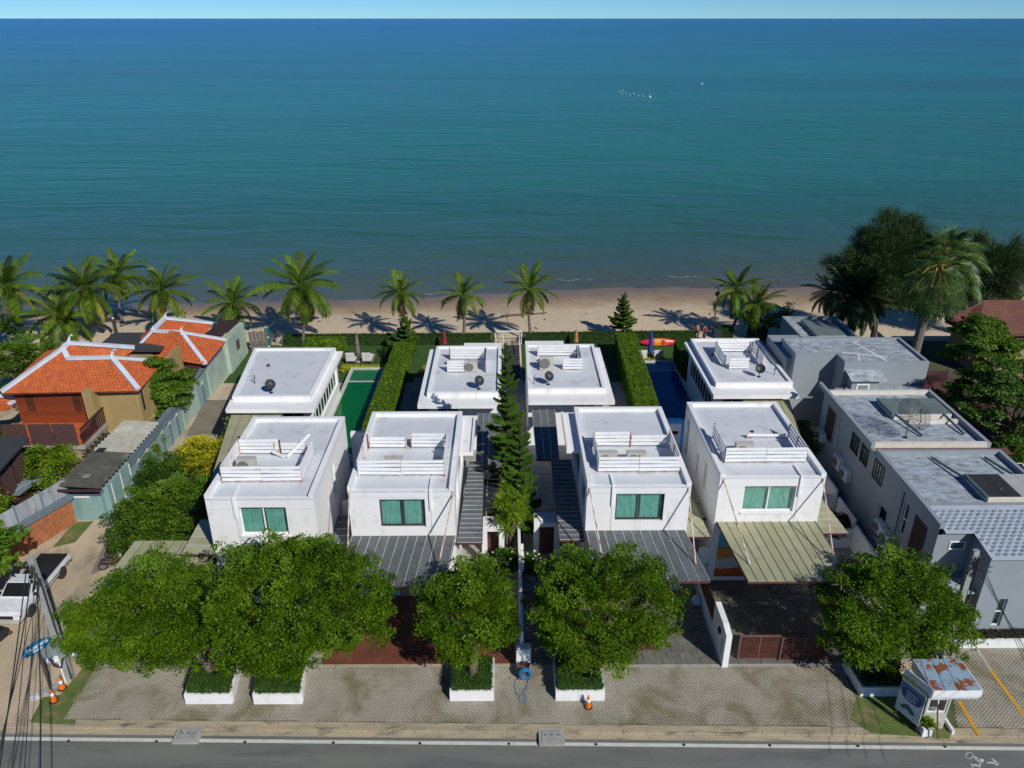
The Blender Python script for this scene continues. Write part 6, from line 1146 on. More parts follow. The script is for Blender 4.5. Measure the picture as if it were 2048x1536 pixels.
# ------------------------------------------------------------------ vehicles, street furniture, small things
def pickup(label, loc, rz):
    t = thing('pickup_truck', label, 'pickup truck', loc, rz); Wd = .86
    # body runs along +X (front); sections (x, half width, z low, z high)
    m = M(); prof = [(-2.55, .62, .92), (-2.5, .55, .98), (-.15, .5, .98), (.0, .5, 1.0), (1.45, .48, 1.02), (2.35, .45, .90), (2.52, .42, .66)]
    vs = []; 
    for x, z0, z1 in prof: vs += [(x, -Wd, z0), (x, -Wd + .03, z1), (x, Wd - .03, z1), (x, Wd, z0)]
    fs = [(0, 1, 2, 3), (len(vs) - 4, len(vs) - 1, len(vs) - 2, len(vs) - 3)]
    for i in range(len(prof) - 1):
        for j in range(4):
            if j == 1 and i in (1,): continue          # open bed
            fs.append((i * 4 + j, i * 4 + (j + 1) % 4, i * 4 + 4 + (j + 1) % 4, i * 4 + 4 + j))
    m.add(vs, fs); lpart('body', m, 'carwhite', t)
    m = M().box(-2.45, -.2, -Wd + .08, Wd - .08, .60, .63).box(-2.45, -.2, -Wd + .06, -Wd + .09, .63, .985).box(-2.45, -.2, Wd - .09, Wd - .06, .63, .985).box(-2.48, -2.45, -Wd + .08, Wd - .08, .6, .985).box(-.2, -.17, -Wd + .08, Wd - .08, .6, .99); lpart('cargo_bed', m, 'black', t)
    c = [(-.12, .98), (0.02, 1.52), (.75, 1.56), (1.45, 1.03)]; m = M(); vs = []
    for x, z in c: h = .80 if z < 1.2 else .66; vs += [(x, -h, z), (x, h, z)]
    m.add(vs, [(0, 2, 3, 1), (2, 4, 5, 3), (4, 6, 7, 5), (0, 1, 7, 6), (0, 6, 4, 2), (1, 3, 5, 7)]); lpart('cab', m, 'carwhite', t)
    m = M().add([(.80, -.62, 1.555), (.80, .62, 1.555), (1.38, .70, 1.11), (1.38, -.70, 1.11)], [(0, 1, 2, 3)]); lpart('windscreen', m, 'carglass', t)
    for s in (-1, 1):
        f = .012 * s; m = M().add([(.05, s * .69 + f, 1.40), (.70, s * .69 + f, 1.44), (1.12, s * .775 + f, 1.12), (-.02, s * .775 + f, 1.1)], [(0, 1, 2, 3)]); lpart('side_window', m, 'carglass', t)
        m = M().box(1.05, 1.18, s * .86, s * 1.02, 1.02, 1.14); lpart('mirror', m, 'black', t); lpart('headlight', M().box(2.40, 2.535, s * .5, s * .8, .62, .78), 'whiteplastic', t)
        lpart('indicator', M().box(2.36, 2.50, s * .80, s * .865, .60, .74), 'orangeplastic', t); lpart('trim_strip', M().box(-2.4, 1.0, s * .858, s * .872, .60, .66), 'black', t)
    lpart('rear_window', M().add([(-.105, -.55, 1.06), (-.105, .55, 1.06), (-.03, .55, 1.42), (-.03, -.55, 1.42)], [(0, 1, 2, 3)]), 'carglass', t)
    lpart('bumper', M().box(2.48, 2.66, -.84, .84, .36, .54), 'acbeige', t); lpart('bumper', M().box(-2.72, -2.56, -.8, .8, .42, .54), 'rustdark', t); lpart('grille', M().box(2.50, 2.54, -.46, .46, .56, .74), 'black', t)
    for x in (-1.55, 1.6):
        for s in (-1, 1):
            m = M().lathe([(.22, -.1), (.34, -.11), (.37, -.06), (.37, .06), (.34, .11), (.22, .1)], 20); wh = lpart('wheel', m, 'rubber', t, smooth=True); wh.location = (x, s * .78, .37); wh.rotation_euler = (math.pi / 2, 0, 0)
            m = M().lathe([(.05, -.07), (.2, -.05), (.22, -.02), (.22, .02), (.2, .05), (.05, .07)], 14); lpart('rim', m, 'rim', wh, smooth=True); lpart('wheel_arch', M().box(x - .45, x + .45, s * .62 - .02, s * .62 + .02, .3, .85), 'black', t)
    return t
a = Vector(G(52, 1232, 0)); b = Vector(G(140, 1112, .6)); pc_ = Vector(((-25.45), 33.9, 0)); t = pickup('white pickup truck with black open bed parked in the lane', (-25.32, 33.2, 0), R(-91)); t.scale = (.96, .96, .96)
t = pickup('dark vehicle mostly outside the left edge, only a wheel showing', (-26.15, 27.6, 0), R(252))
for o in [t] + list(t.children_recursive):
    if o.type == 'MESH' and o.data.materials and o.data.materials[0] == MT['carwhite']: o.data.materials[0] = MT['cardark']
def pole(label, base, top_z, w=.36):
    t = thing('utility_pole', label, 'utility pole', base, group='concrete utility poles'); b = Vector(base); z = top_z; m = M(); m.add([(b.x + a * r, b.y + c * r * .7, zz) for r, zz in ((w / 2, 0), (w * .36, z)) for a, c in ((-1, -1), (1, -1), (1, 1), (-1, 1))], [(0, 1, 5, 4), (1, 2, 6, 5), (2, 3, 7, 6), (3, 0, 4, 7), (4, 5, 6, 7)]); part('shaft', m, 'polecon', t); return t
pl = G(140, 1358, 0); pr = G(1887, 1312, 0); tl = pole('concrete utility pole by the left lane with meter boxes', pl, 7.0); tr_ = pole('concrete utility pole behind the guard booth', pr, 6.3)
def hardware(t, b, z):
    b = Vector(b)
    for k, dz in enumerate((.25, .5, .75, 1.0, 1.25)):
        part('insulator', M().lathe([(.03, 0), (.07, .03), (.04, .07), (.07, .11), (.03, .14)], 8, (b.x - .2, b.y - .12, z - dz)), 'black', t); part('bracket', M().box(b.x - .22, b.x + .17, b.y - .15, b.y - .1, z - dz - .02, z - dz + .02), 'metalbox', t)
    m = M(); rnd = random.Random(3)
    for k in range(8): m.tube([(b.x + rnd.uniform(-.22, .22), b.y - .18, z - rnd.uniform(.2, 1.4)) for _ in range(4)], .022, 4)
    o = part('cable_tangle', m, 'cable', t); o['kind'] = 'stuff'
    m = M().tube([(b.x + .2, b.y - .15, z - 1.0), (b.x + .22, b.y - .2, z * .5), (b.x + .2, b.y - .17, .2)], .04, 6); part('riser_cable', m, 'cable', t); part('conduit', M().tube([(b.x - .1, b.y - .2, 2.6), (b.x - .1, b.y - .2, 0)], .035, 6), 'trim', t)
hardware(tl, pl, 7.0); hardware(tr_, pr, 6.3)
for dx, zz, lab in ((-.42, 2.0, 1), (.35, 2.1, 2), (-.05, 2.15, 3)): part('meter_box', M().box(pl[0] + dx - .17, pl[0] + dx + .17, pl[1] - .42, pl[1] - .2, zz - .3, zz + .3), 'metalbox', tl)
part('cable_loop', M().tube([(pl[0] - .35, pl[1] - .4, 1.75), (pl[0] - .2, pl[1] - .45, 1.25), (pl[0] + .1, pl[1] - .45, 1.15), (pl[0] + .3, pl[1] - .42, 1.7)], .04, 6), 'black', tl)
def cable(label, p, q, sag, r=.016, group='overhead cables'):
    p = Vector(p); q = Vector(q); pts = [p.lerp(q, i / 14) - Vector((0, 0, sag * 4 * (i / 14) * (1 - i / 14))) for i in range(15)]; return solo('overhead_cable', M().tube([x - p for x in pts], r, 4), 'cable', label, 'cable', group, loc=tuple(p))
ends = [(-14.9, 15, 6.9, .15), (-14.6, 15, 6.8, .3), (-15.3, 15, 6.9, .3), (-14.2, 15, 7.0, .2), (-13.7, 15, 6.9, .35), (-15.7, 15, 7.0, .1)]
for k, (x, y, z, s) in enumerate(ends): cable('black overhead cable of the bundle running from the left pole across the road', (pl[0] - .15 + k * .05, pl[1] - .15, 6.75 - k * .22), (x, y, z - .2 * k), s, .015 if k % 2 else .024)
for k in range(4): cable('black overhead cable running right from the pole behind the guard booth', (pr[0] + .1, pr[1] - .15, 6.1 - k * .2), (18.2 + k * .6, 16.5, 6.0 - k * .15), .2 + .05 * k, .013)
for k in range(2): cable('black service cable crossing from the right pole to the grey house', (pr[0], pr[1], 5.6 - .3 * k), (22.9, 29.45, 4.6 - k * .3), .2, .018)
cone_prof = [(.175, 0), (.175, .03), (.12, .03), (.085, .28)]
def cone(label, p):
    t = thing('traffic_cone', label, 'traffic cone', p, group='orange traffic cones'); lpart('cone_base', M().prism([(.21 * math.cos(i * math.pi / 4), .21 * math.sin(i * math.pi / 4)) for i in range(8)], 0, .035), 'black', t); lpart('cone_body', M().lathe([(.15, .035), (.15, .06), (.05, .62), (.03, .7), (.02, .7)], 16), 'orangeplastic', t, smooth=True)
    for a, b_ in ((.32, .50),): lpart('reflective_band', M().lathe([(.15 - (a - .06) * .1786 + .004, a), (.15 - (b_ - .06) * .1786 + .004, b_)], 16), 'whiteplastic', t, smooth=True)
cone('lone orange cone in front of the white planter', G(1176, 1414, 0)); cone('orange cone nearer the road beside the blue sign post', G(108, 1402, 0)); cone('orange cone beside the concrete pole foot', G(125, 1377, 0))
# blue cloud shaped sign on a post
b = Vector(G(103, 1380, 0)); t = thing('shop_sign', 'small blue cloud shaped sign with white lettering on a brown post', 'sign', b); part('post', M().box(b.x - .05, b.x + .05, b.y - .05, b.y + .05, 0, 2.35), 'brownpost', t); part('post_foot', M().box(b.x - .3, b.x + .3, b.y - .25, b.y + .2, 0, .14), 'concrete', t)
R1 = Matrix.Translation((0, 0, 2.6)) @ Euler((0, 0, R(58))).to_matrix().to_4x4(); cl = [(-.62, -.12), (-.5, -.22), (-.3, -.2), (-.1, -.28), (.12, -.24), (.32, -.26), (.5, -.16), (.62, -.1), (.6, .06), (.5, .16), (.36, .18), (.24, .3), (.05, .26), (-.08, .33), (-.25, .27), (-.38, .3), (-.5, .18), (-.63, .08)]
m = M(); n = len(cl); m.add([(x, -.03, z) for x, z in cl] + [(x, .03, z) for x, z in cl], [tuple(range(n)), tuple(range(n, 2 * n))[::-1]] + [(i, n + i, n + (i + 1) % n, (i + 1) % n) for i in range(n)]); o = lpart('sign_board', m, 'bluesign', t); o.matrix_local = R1
def text_part(body, size, mat, parent, mtx, bold=.004, name='lettering', align='CENTER'):
    cu = bpy.data.curves.new(name, 'FONT'); cu.body = body; cu.size = size; cu.extrude = .003; cu.offset = bold; cu.align_x = align; cu.align_y = 'CENTER'; to = bpy.data.objects.new(name, cu); C.objects.link(to); bpy.context.view_layer.update(); me = bpy.data.meshes.new_from_object(to.evaluated_get(bpy.context.evaluated_depsgraph_get())); bpy.data.objects.remove(to); me.materials.clear(); me.materials.append(MT[mat]); o = link(name, me, parent); o.matrix_local = mtx; o['kind'] = 'stuff'; return o
Fz = Matrix.Rotation(math.pi / 2, 4, 'X')
text_part('ร้านอาหาร', .24, 'whiteplastic', t, R1 @ Matrix.Translation((0, -.034, .06)) @ Fz, .008); text_part('ริมทะเล', .14, 'whiteplastic', t, R1 @ Matrix.Translation((0, -.034, -.13)) @ Fz, .005)
solo('broken_sign_base', M().box(-.25, .25, -.06, .06, 0, .08).box(-.06, .06, -.25, .2, .08, .13), 'acwhite', 'pale plastic scraps beside the foot of the blue sign post', 'scrap', loc=(b.x - .45, b.y - .45, 0))
# guard booth
t = thing('guard_booth', 'small white guard booth with rusty flat roof', 'booth', (18.6, 24.6, 0)); z = 2.78
part('booth_wall', M().box(17.9, 18.9, 24.2, 25.1, 0, .95).box(17.9, 17.98, 24.2, 25.1, .95, 2.3).box(18.82, 18.9, 24.2, 24.3, .95, 2.3).box(17.98, 18.82, 24.2, 24.28, 1.75, 2.3).box(18.82, 18.9, 24.3, 25.1, .95, 2.3), 'acbeige', t)
window(t, 'x', 17.99, 18.81, 24.24, -1, .96, 1.74, 'trim', n=2, curtain=None, fw=.05)
MT['rustroof'] = pm('rusted_pale_blue_sheet', (.28, .40, .50), (.24, .35, .45), s=1, rough=.6, dirt=(.23, .075, .03), ds=1.7, dlo=.50, dhi=.57, fine=.1)
part('roof_sheet', M().box(17.66, 19.66, 23.7, 25.45, z, z + .03), 'rustroof', t); part('roof_fascia', M().box(17.64, 19.68, 23.68, 23.72, 2.45, z + .01).box(19.66, 19.7, 23.72, 25.45, 2.45, z + .01).box(17.62, 17.66, 23.68, 25.45, 2.3, z + .01), 'white', t); part('fascia_lower', M().box(17.66, 19.64, 23.74, 23.78, 2.28, 2.44), 'acwhite', t); part('pole_brace', M().bar((17.85, 23.6, 2.3), (18.3, 23.5, .2), .05), 'rustdark', t)
part('side_rail', M().box(19.15, 19.25, 23.9, 25.2, 0, .22), 'white', t)
# advertising board
ax = Vector((17.10, 25.0, 0)); bx = Vector((17.62, 23.95, 0)); t = thing('advertising_board', 'tall blue and white advertising board leaning by the guard booth', 'sign board', ax); d = (bx - ax); Lb = d.length; ang = math.atan2(d.y, d.x); R2 = Euler((0, 0, ang)).to_matrix().to_4x4()
o = lpart('board', M().box(0, Lb, -.02, .02, .45, 2.75), 'boardpale' if 'boardpale' in MT else 'acwhite', t); o.matrix_local = R2
MT['boardblue'] = pm('printed_deep_blue', (.005, .06, .22), rough=.5); MT['boardteal'] = pm('printed_teal', (.03, .22, .32), rough=.5); MT['boardyellow'] = pm('printed_yellow', (.42, .42, .04), rough=.5)
def flat(name, pts, mat, off): 
    m = M().add([(x, -.02 - off, z) for x, z in pts] + [(x, -.02, z) for x, z in pts], [tuple(range(len(pts)))]); o = lpart(name, m, mat, t); o.matrix_local = R2
flat('printed_band', [(.02, 1.55), (Lb - .02, 1.55), (Lb - .02, 2.1), (.02, 2.1)], 'boardteal', .004)
flat('printed_oval', [(Lb / 2 + .5 * Lb * .82 * math.copysign(abs(math.cos(k * math.pi / 10)) ** .6, math.cos(k * math.pi / 10)), 1.62 + .32 * math.copysign(abs(math.sin(k * math.pi / 10)) ** .7, math.sin(k * math.pi / 10))) for k in range(20)], 'boardblue', .008)
flat('printed_drawing', [(.3, 1.0), (.55, 1.12), (.8, 1.0), (.95, .8), (.75, .72), (.5, .86)], 'teal', .006); flat('printed_drawing', [(.15, .85), (.35, .95), (.5, .82), (.3, .76)], 'darkroof', .006)
text_part('ครัวริมทะเล', .27, 'boardyellow', t, R2 @ Matrix.Translation((Lb / 2, -.03, 2.32)) @ Fz, .012); 
for k, tx in enumerate(('อาหารทะเล', 'ปู กุ้ง ปลา', 'เปิดทุกวัน')): text_part(tx, .13, 'whiteplastic', t, R2 @ Matrix.Translation((Lb / 2, -.031, 1.76 - k * .16)) @ Fz, .003)
for x in (.05, Lb - .05): o = lpart('leg', M().box(x - .03, x + .03, .025, .07, 0, 2.6), 'rustdark', t); o.matrix_local = R2
t = thing('plant_tub', 'white square tub with yellow green spiky plant by the advertising board', 'planter', (18.0, 23.95, 0)); part('tub', M().box(17.8, 18.2, 23.78, 24.15, 0, .45), 'white', t)
rg = np.random.default_rng(3); n = 90; d_ = rg.normal(size=(n, 3)) * .6; d_[:, 2] = 1; d_ = unitv(d_); p_ = np.array([0, 0, .45]) + rg.normal(size=(n, 3)) * .05; w_ = unitv(np.cross(d_, rg.normal(size=(n, 3)))) * .025; b1 = p_ + d_ * .38; c1 = b1 + d_ * .25 * np.array([1.4, 1.4, .1]); V = np.stack([p_ - w_, p_ + w_, b1 + w_, b1 - w_, b1 - w_, b1 + w_, c1 + w_ * .1, c1 - w_ * .1], 1).reshape(-1, 3); o = link('leaves', npmesh('leaves', V, np.arange(len(V)).reshape(-1, 4), 'leafbright'), t); o['kind'] = 'stuff'
# hose reel at the centre pillar
t = thing('hose_reel', 'blue garden hose coiled on a brown box at the centre pillar', 'hose', (.85, 27.3, 0)); part('stand', M().box(.5, 1.05, 27.1, 27.65, 0, .55), 'rustdark', t); m = M(); rnd = random.Random(2)
for k in range(7):
    r_ = .30 - .02 * k; m.tube([(.82 + r_ * math.cos(a * .5236) * 1.0, 27.05 - .04 * (k % 3), .5 + r_ * math.sin(a * .5236)) for a in range(13)], .022, 5)
part('coil', m, 'hose', t)['kind'] = 'stuff'; part('loose_hose', M().tube([G(x, y, .03) for x, y in ((1046, 1338), (1040, 1350), (1030, 1362), (1029, 1376), (1033, 1388), (1043, 1392), (1051, 1378), (1056, 1362), (1060, 1345))], .022, 5).tube([G(1045 + 7 * math.cos(a * .5), 1397 + 7 * math.sin(a * .5), .03) for a in range(13)], .02, 5), 'hose', t)['kind'] = 'stuff'
for k, (x, y, lab) in enumerate(((378, 1466, 'left drain inlet cover breaking the white road line'), (1103, 1470, 'drain inlet cover in the road edge below the lone cone'))):
    p = Vector(G(x, y, 0)); t = thing('drain_inlet', lab, 'drain cover', p, group='roadside drain inlets'); part('surround', M().box(p.x - .55, p.x + .55, p.y - .5, p.y + .35, -.1, .03), 'concrete', t); part('lid', M().box(p.x - .42, p.x + .42, p.y - .38, p.y + .22, .03, .055), 'polecon', t)
    for j in (-.28, 0, .28): pc('grate_slot', 'black', t, p.x + j - .06, p.x + j + .06, p.y - .06, p.y - .02, .056, .06)
for x in (137, 313, 490, 667, 840, 1018, 1192, 1368, 1540, 1716, 1890):
    p = G(x, 1481 + x * .0065, -.11); solo('road_stud', M().prism([(p[0] - .06, p[1] - .05), (p[0] + .06, p[1] - .05), (p[0] + .04, p[1] + .05), (p[0] - .04, p[1] + .05)], -.115, -.09), 'black', 'small dark road stud set into the white edge line', 'road stud', 'road studs along the white line')
# sacks and debris by the left driveway, bin bag, bicycles
t = thing('sack_pile', 'pile of white plastic sacks under the leftmost roadside tree', 'sacks', G(152, 1290, 0)); b = t.location; rnd = random.Random(8)
for k in range(12):
    m = M(); cx, cy = rnd.uniform(-.6, .7), rnd.uniform(-1.0, 1.6); m.lathe([(.05, 0), (.38, .08), (.42, .25), (.25, .42), (.05, .45)], 9); o = lpart('sack', m, 'sacks', t, smooth=True); o.location = (cx, cy, rnd.uniform(0, .25)); o.rotation_euler = (rnd.uniform(-.4, .4), rnd.uniform(-.4, .4), rnd.uniform(0, 3)); o.scale = (rnd.uniform(.8, 1.2), rnd.uniform(.7, 1.1), rnd.uniform(.7, 1.1))
p = G(1393, 1208, 0); t = thing('bin_bag', 'white tied bin bag by the low wall of the dark driveway', 'bag', p); lpart('bag', M().lathe([(.08, 0), (.26, .06), (.30, .25), (.20, .45), (.05, .55), (.1, .62)], 12), 'sacks', t, smooth=True)
def bicycle(label, p, rz):
    t = thing('bicycle', label, 'bicycle', p, rz, group='bicycles under the olive awning')
    for x in (-.5, .5):
        m = M().tube([(x + .32 * math.cos(a * .2618), 0, .33 + .32 * math.sin(a * .2618)) for a in range(25)], .016, 5); wh = lpart('wheel', m, 'rubber', t)
        m = M()
        for a in range(8): m.bar((x, 0, .33), (x + .31 * math.cos(a * .785), 0, .33 + .31 * math.sin(a * .785)), .006)
        lpart('spokes', m, 'seamlight', wh)['kind'] = 'stuff'
    lpart('frame', M().tube([(-.5, 0, .33), (-.1, 0, .35), (.33, 0, .75), (-.2, 0, .8), (-.5, 0, .33)], .016, 5).tube([(-.1, 0, .35), (-.22, 0, .9)], .016, 5).tube([(.5, 0, .33), (.3, 0, .95)], .016, 5), 'concrete', t); lpart('handlebar', M().tube([(.25, -.25, 1.0), (.3, 0, .96), (.25, .25, 1.0)], .014, 5), 'black', t); lpart('saddle', M().box(-.34, -.1, -.06, .06, .9, .95), 'black', t)
bicycle('bicycle left of the pair at the olive awning edge', G(1565, 1185, 0), .1); bicycle('bicycle right of the pair at the olive awning edge', G(1608, 1187, 0), .0)
def motorbike(label, p, rz):
    t = thing('motorbike', label, 'motorbike', p, rz, group='motorbikes beside the olive garage roof'); t.scale = (.85, .85, .85)
    for x in (-.6, .6): lpart('wheel', M().tube([(x + .27 * math.cos(a * .5236), 0, .28 + .27 * math.sin(a * .5236)) for a in range(13)], .05, 6), 'rubber', t)
    lpart('body', M().tube([(-.75, 0, .62), (-.3, 0, .6), (.0, 0, .42), (.35, 0, .5), (.5, 0, .85)], [.05, .13, .12, .1, .07], 8), 'bikered' if 'bikered' in MT else 'maroon', t, smooth=True); lpart('seat', M().tube([(-.65, 0, .78), (-.3, 0, .76), (.0, 0, .70)], [.07, .12, .09], 8), 'black', t); lpart('handlebar', M().tube([(.38, -.3, 1.02), (.45, 0, .98), (.38, .3, 1.02)], .02, 5), 'seamlight', t); lpart('headlight', M().box(.5, .6, -.07, .07, .82, .96), 'whiteplastic', t)
motorbike('red motorbike half under the olive garage roof', G(240, 1112, 0), .3); motorbike('dark motorbike nearer the road beside the garage roof', G(228, 1135, 0), .4)
# pool side and beach furniture
def parasol(label, p, h, mat, grp='closed garden parasols'):
    t = thing('closed_parasol', label, 'parasol', p, group=grp); lpart('pole', M().tube([(0, 0, 0), (0, 0, h)], .03), 'brownpost', t); lpart('folded_canopy', M().lathe([(.12, h * .28), (.24, h * .34), (.17, h * .6), (.14, h * .62), (.19, h * .66), (.10, h * .92), (.03, h)], 9), mat, t); lpart('base', M().lathe([(.3, 0), (.3, .08), (.05, .1)], 12), 'concrete', t)
MT['taupe'] = pm('taupe_canvas', (.20, .15, .12), rough=.9); MT['royal'] = pm('royal_blue_canvas', (.01, .05, .28), rough=.8); MT['crimson'] = pm('crimson_canvas', (.25, .015, .04), rough=.8); MT['tan'] = pm('orange_tan_canvas', (.42, .20, .08), rough=.8); MT['kayakred'] = pm('kayak_plastic', (.5, .02, .05), rough=.35)
parasol('closed taupe parasol between the loungers by the green pool', (-13.3, 64.5, 0), 2.7, 'taupe'); parasol('closed royal blue parasol between the loungers by the blue pool', (12.9, 64.6, 0), 2.9, 'royal'); parasol('closed crimson parasol behind the left middle pavilion', (-5.75, 67.2, 0), 1.9, 'crimson'); parasol('closed orange tan parasol behind the right middle pavilion', (6.5, 67.6, 0), 1.9, 'tan')
def lounger(label, x, y):
    t = thing('sun_lounger', label, 'sun lounger', (x, y, 0), group='white sun loungers by the pools'); lpart('backrest', M().slab([(-.4, 0, .45), (.4, 0, .45), (.4, -.15, 1.15), (-.4, -.15, 1.15)][::-1], .08), 'whiteplastic', t); lpart('mattress', M().box(-.4, .4, 0, 1.3, .32, .44), 'whiteplastic', t); lpart('frame', M().box(-.45, .55, -.05, 1.5, .22, .32), 'taupe', t)
    for dx in (-.38, .38):
        for dy in (.1, 1.3): lpart('leg', M().box(dx - .03, dx + .03, dy - .03, dy + .03, 0, .22), 'taupe', t)
for x, y, lab in ((-13.9, 64.0, 'white lounger left of the taupe parasol'), (-12.45, 64.0, 'white lounger right of the taupe parasol'), (12.2, 64.4, 'white lounger left of the blue parasol'), (13.65, 64.4, 'white lounger right of the blue parasol')): lounger(lab, x, y)
# kayak
mt, tt, N, L, B = _nodes('kayak_bands'); MT['kayak'] = mt; tc = N.new('ShaderNodeTexCoord'); sx = N.new('ShaderNodeSeparateXYZ'); L.new(tc.outputs['Object'], sx.inputs[0]); mr = N.new('ShaderNodeMapRange'); mr.inputs[1].default_value = -1.95; mr.inputs[2].default_value = 1.95; L.new(sx.outputs['X'], mr.inputs[0]); rc = _ramp(N, L, mr.outputs[0], ((0, (.55, .03, .03)), (.3, (.55, .015, .10)), (.42, (.65, .30, .02)), (.66, (.65, .12, .02)), (.74, (.55, .03, .05)))); L.new(rc, B.inputs['Base Color']); B.inputs['Roughness'].default_value = .35
t = thing('kayak', 'red and yellow kayak lying on its side against the beach hedge', 'kayak', (14.35, 67.9, .42)); S = 18; vs = []; n = 12
for i in range(S + 1):
    u = -1 + 2 * i / S; r_ = max(.02, (1 - abs(u) ** 2.4)) ** .8; 
    for j in range(n): a = 2 * math.pi * j / n; vs.append((1.9 * u, .20 * r_ * math.cos(a) + .08 * u * u, .38 * r_ * math.sin(a)))
m = M().add(vs, [(i * n + j, i * n + (j + 1) % n, (i + 1) * n + (j + 1) % n, (i + 1) * n + j) for i in range(S) for j in range(n)]); lpart('hull', m, 'kayak', t, smooth=True)
for x in (-.7, .35): lpart('seat_well', M().lathe([(.05, .0), (.22, .01), (.2, .03)], 10), 'kayakred', t).matrix_local = Matrix.Translation((x, -.2, 0)) @ Matrix.Rotation(math.pi / 2, 4, 'X')
t.rotation_euler = (R(-18), 0, 0)
# white swing frame
t = thing('swing_frame', 'white tubular swing frame on the beach edge between the middle pavilions', 'swing', (.2, 68.9, 0)); m = M()
m.tube([(-1.0, 68.6, 0), (-1.0, 68.6, 1.3), (1.4, 68.6, 1.3), (1.4, 68.6, 0)], .06, 6).tube([(-.8, 70.0, 0), (-1.0, 68.6, 1.3)], .05, 6).tube([(1.2, 70.0, 0), (1.4, 68.6, 1.3)], .05, 6); part('frame', m, 'whiteplastic', t)
for x in (-.3, .3, .9): part('rope', M().tube([(x, 68.6, 1.28), (x, 68.7, .35)], .02, 4), 'whiteplastic', t)
o = thing('beach_steps', 'dark timber steps to the beach between the middle pavilions', 'steps', (.5, 66, 0))
for k in range(7): pc('step', 'darkroof', o, -.3, 1.2, 60.5 + k * 1.1, 61.4 + k * 1.1, 0.02, .5 - k * .06)
for x in (-.35, 1.2): pc('handrail', 'trim', o, x, x + .06, 64, 68.4, .9, .97)
for x in (-.35, 1.2):
    for y in (64, 66, 68.3): pc('post', 'trim', o, x, x + .06, y, y + .06, 0, .9)
b = Vector((20.2, 71.2, 0)); t = thing('lamp_post', 'thin dark lamp post on the sand behind the right pavilion', 'lamp post', b); part('post', M().tube([(b.x, b.y, 0), (b.x + .1, b.y, 4.6)], .06), 'rustdark', t); part('lamp_head', M().lathe([(.04, 0), (.10, .05), (.10, .2), (.02, .25)], 8, (b.x + .1, b.y, 4.6)), 'whiteplastic', t); part('speaker_box', M().box(b.x - .15, b.x + .3, b.y - .1, b.y + .1, 3.9, 4.25), 'black', t)
b = Vector(G(238, 690, 0)); t = thing('timber_post', 'dark timber post on the sand behind the big orange roof', 'post', (b.x, b.y, 0)); part('post', M().box(b.x - .12, b.x + .12, b.y - .12, b.y + .12, 0, 2.6), 'darkbark', t); part('lamp', M().lathe([(.06, 0), (.1, .1), (.02, .18)], 8, (b.x, b.y, 2.6)), 'whiteplastic', t)
o = thing('timber_gate', 'weathered timber gate at the sea end of the mint wall', 'gate', (-23.3, 67, 0))
for k in range(5): pc('plank', 'palmbark', o, -23.7 + k * .34, -23.42 + k * .34, 67.0, 67.06, 0, 1.9 + .1 * (k % 2))
pc('cross_rail', 'trim', o, -23.8, -21.9, 67.07, 67.12, 1.3, 1.4); pc('cross_rail', 'trim', o, -23.8, -21.9, 67.07, 67.12, .4, .5); pc('post', 'teal', o, -22.3, -21.9, 67.2, 67.5, 0, 2.1)
o = thing('dark_board', 'dark upright notice board beside the people on the beach edge', 'board', (19.9, 69, 0)); part('panel', M().slab([(19.6, 68.6, 1.6), (20.2, 68.2, 1.5), (20.2, 68.2, .1), (19.6, 68.6, .1)], .05), 'bluegrey', o)
rnd = random.Random(12)
for k in range(14):
    x = rnd.uniform(-20, 40); y = rnd.uniform(72.5, 80); a = rnd.uniform(0, 3.1); L_ = rnd.uniform(.15, .5); z = sandz(x, y); solo('driftwood_piece', M().tube([(0, 0, .06), (L_ * .5 * math.cos(a), L_ * .5 * math.sin(a), .1), (L_ * math.cos(a), L_ * math.sin(a), .05)], [.04, .05, .025], 5), 'sandlog', 'small dark scrap of driftwood lying on the open sand', 'driftwood', 'driftwood scraps on the beach', loc=(x, y, z))
p = G(1003, 632, -.2); solo('driftwood_log', M().tube([(0, 0, .1), (1.6, .25, .14), (3.2, .55, .1), (4.8, 1.0, .12)], [.12, .11, .09, .04], 7), 'sandlog', 'long driftwood log on the sand right of the middle palm', 'driftwood', loc=(p[0], p[1], sandz(p[0], p[1]))); solo('driftwood_branch', M().tube([(0, 0, .1), (.1, .9, .4), (.15, 1.6, .2)], [.05, .04, .02], 5), 'sandlog', 'short upright branch stuck across the long driftwood log', 'driftwood', loc=(p[0] + .6, p[1] - .6, sandz(p[0], p[1])))
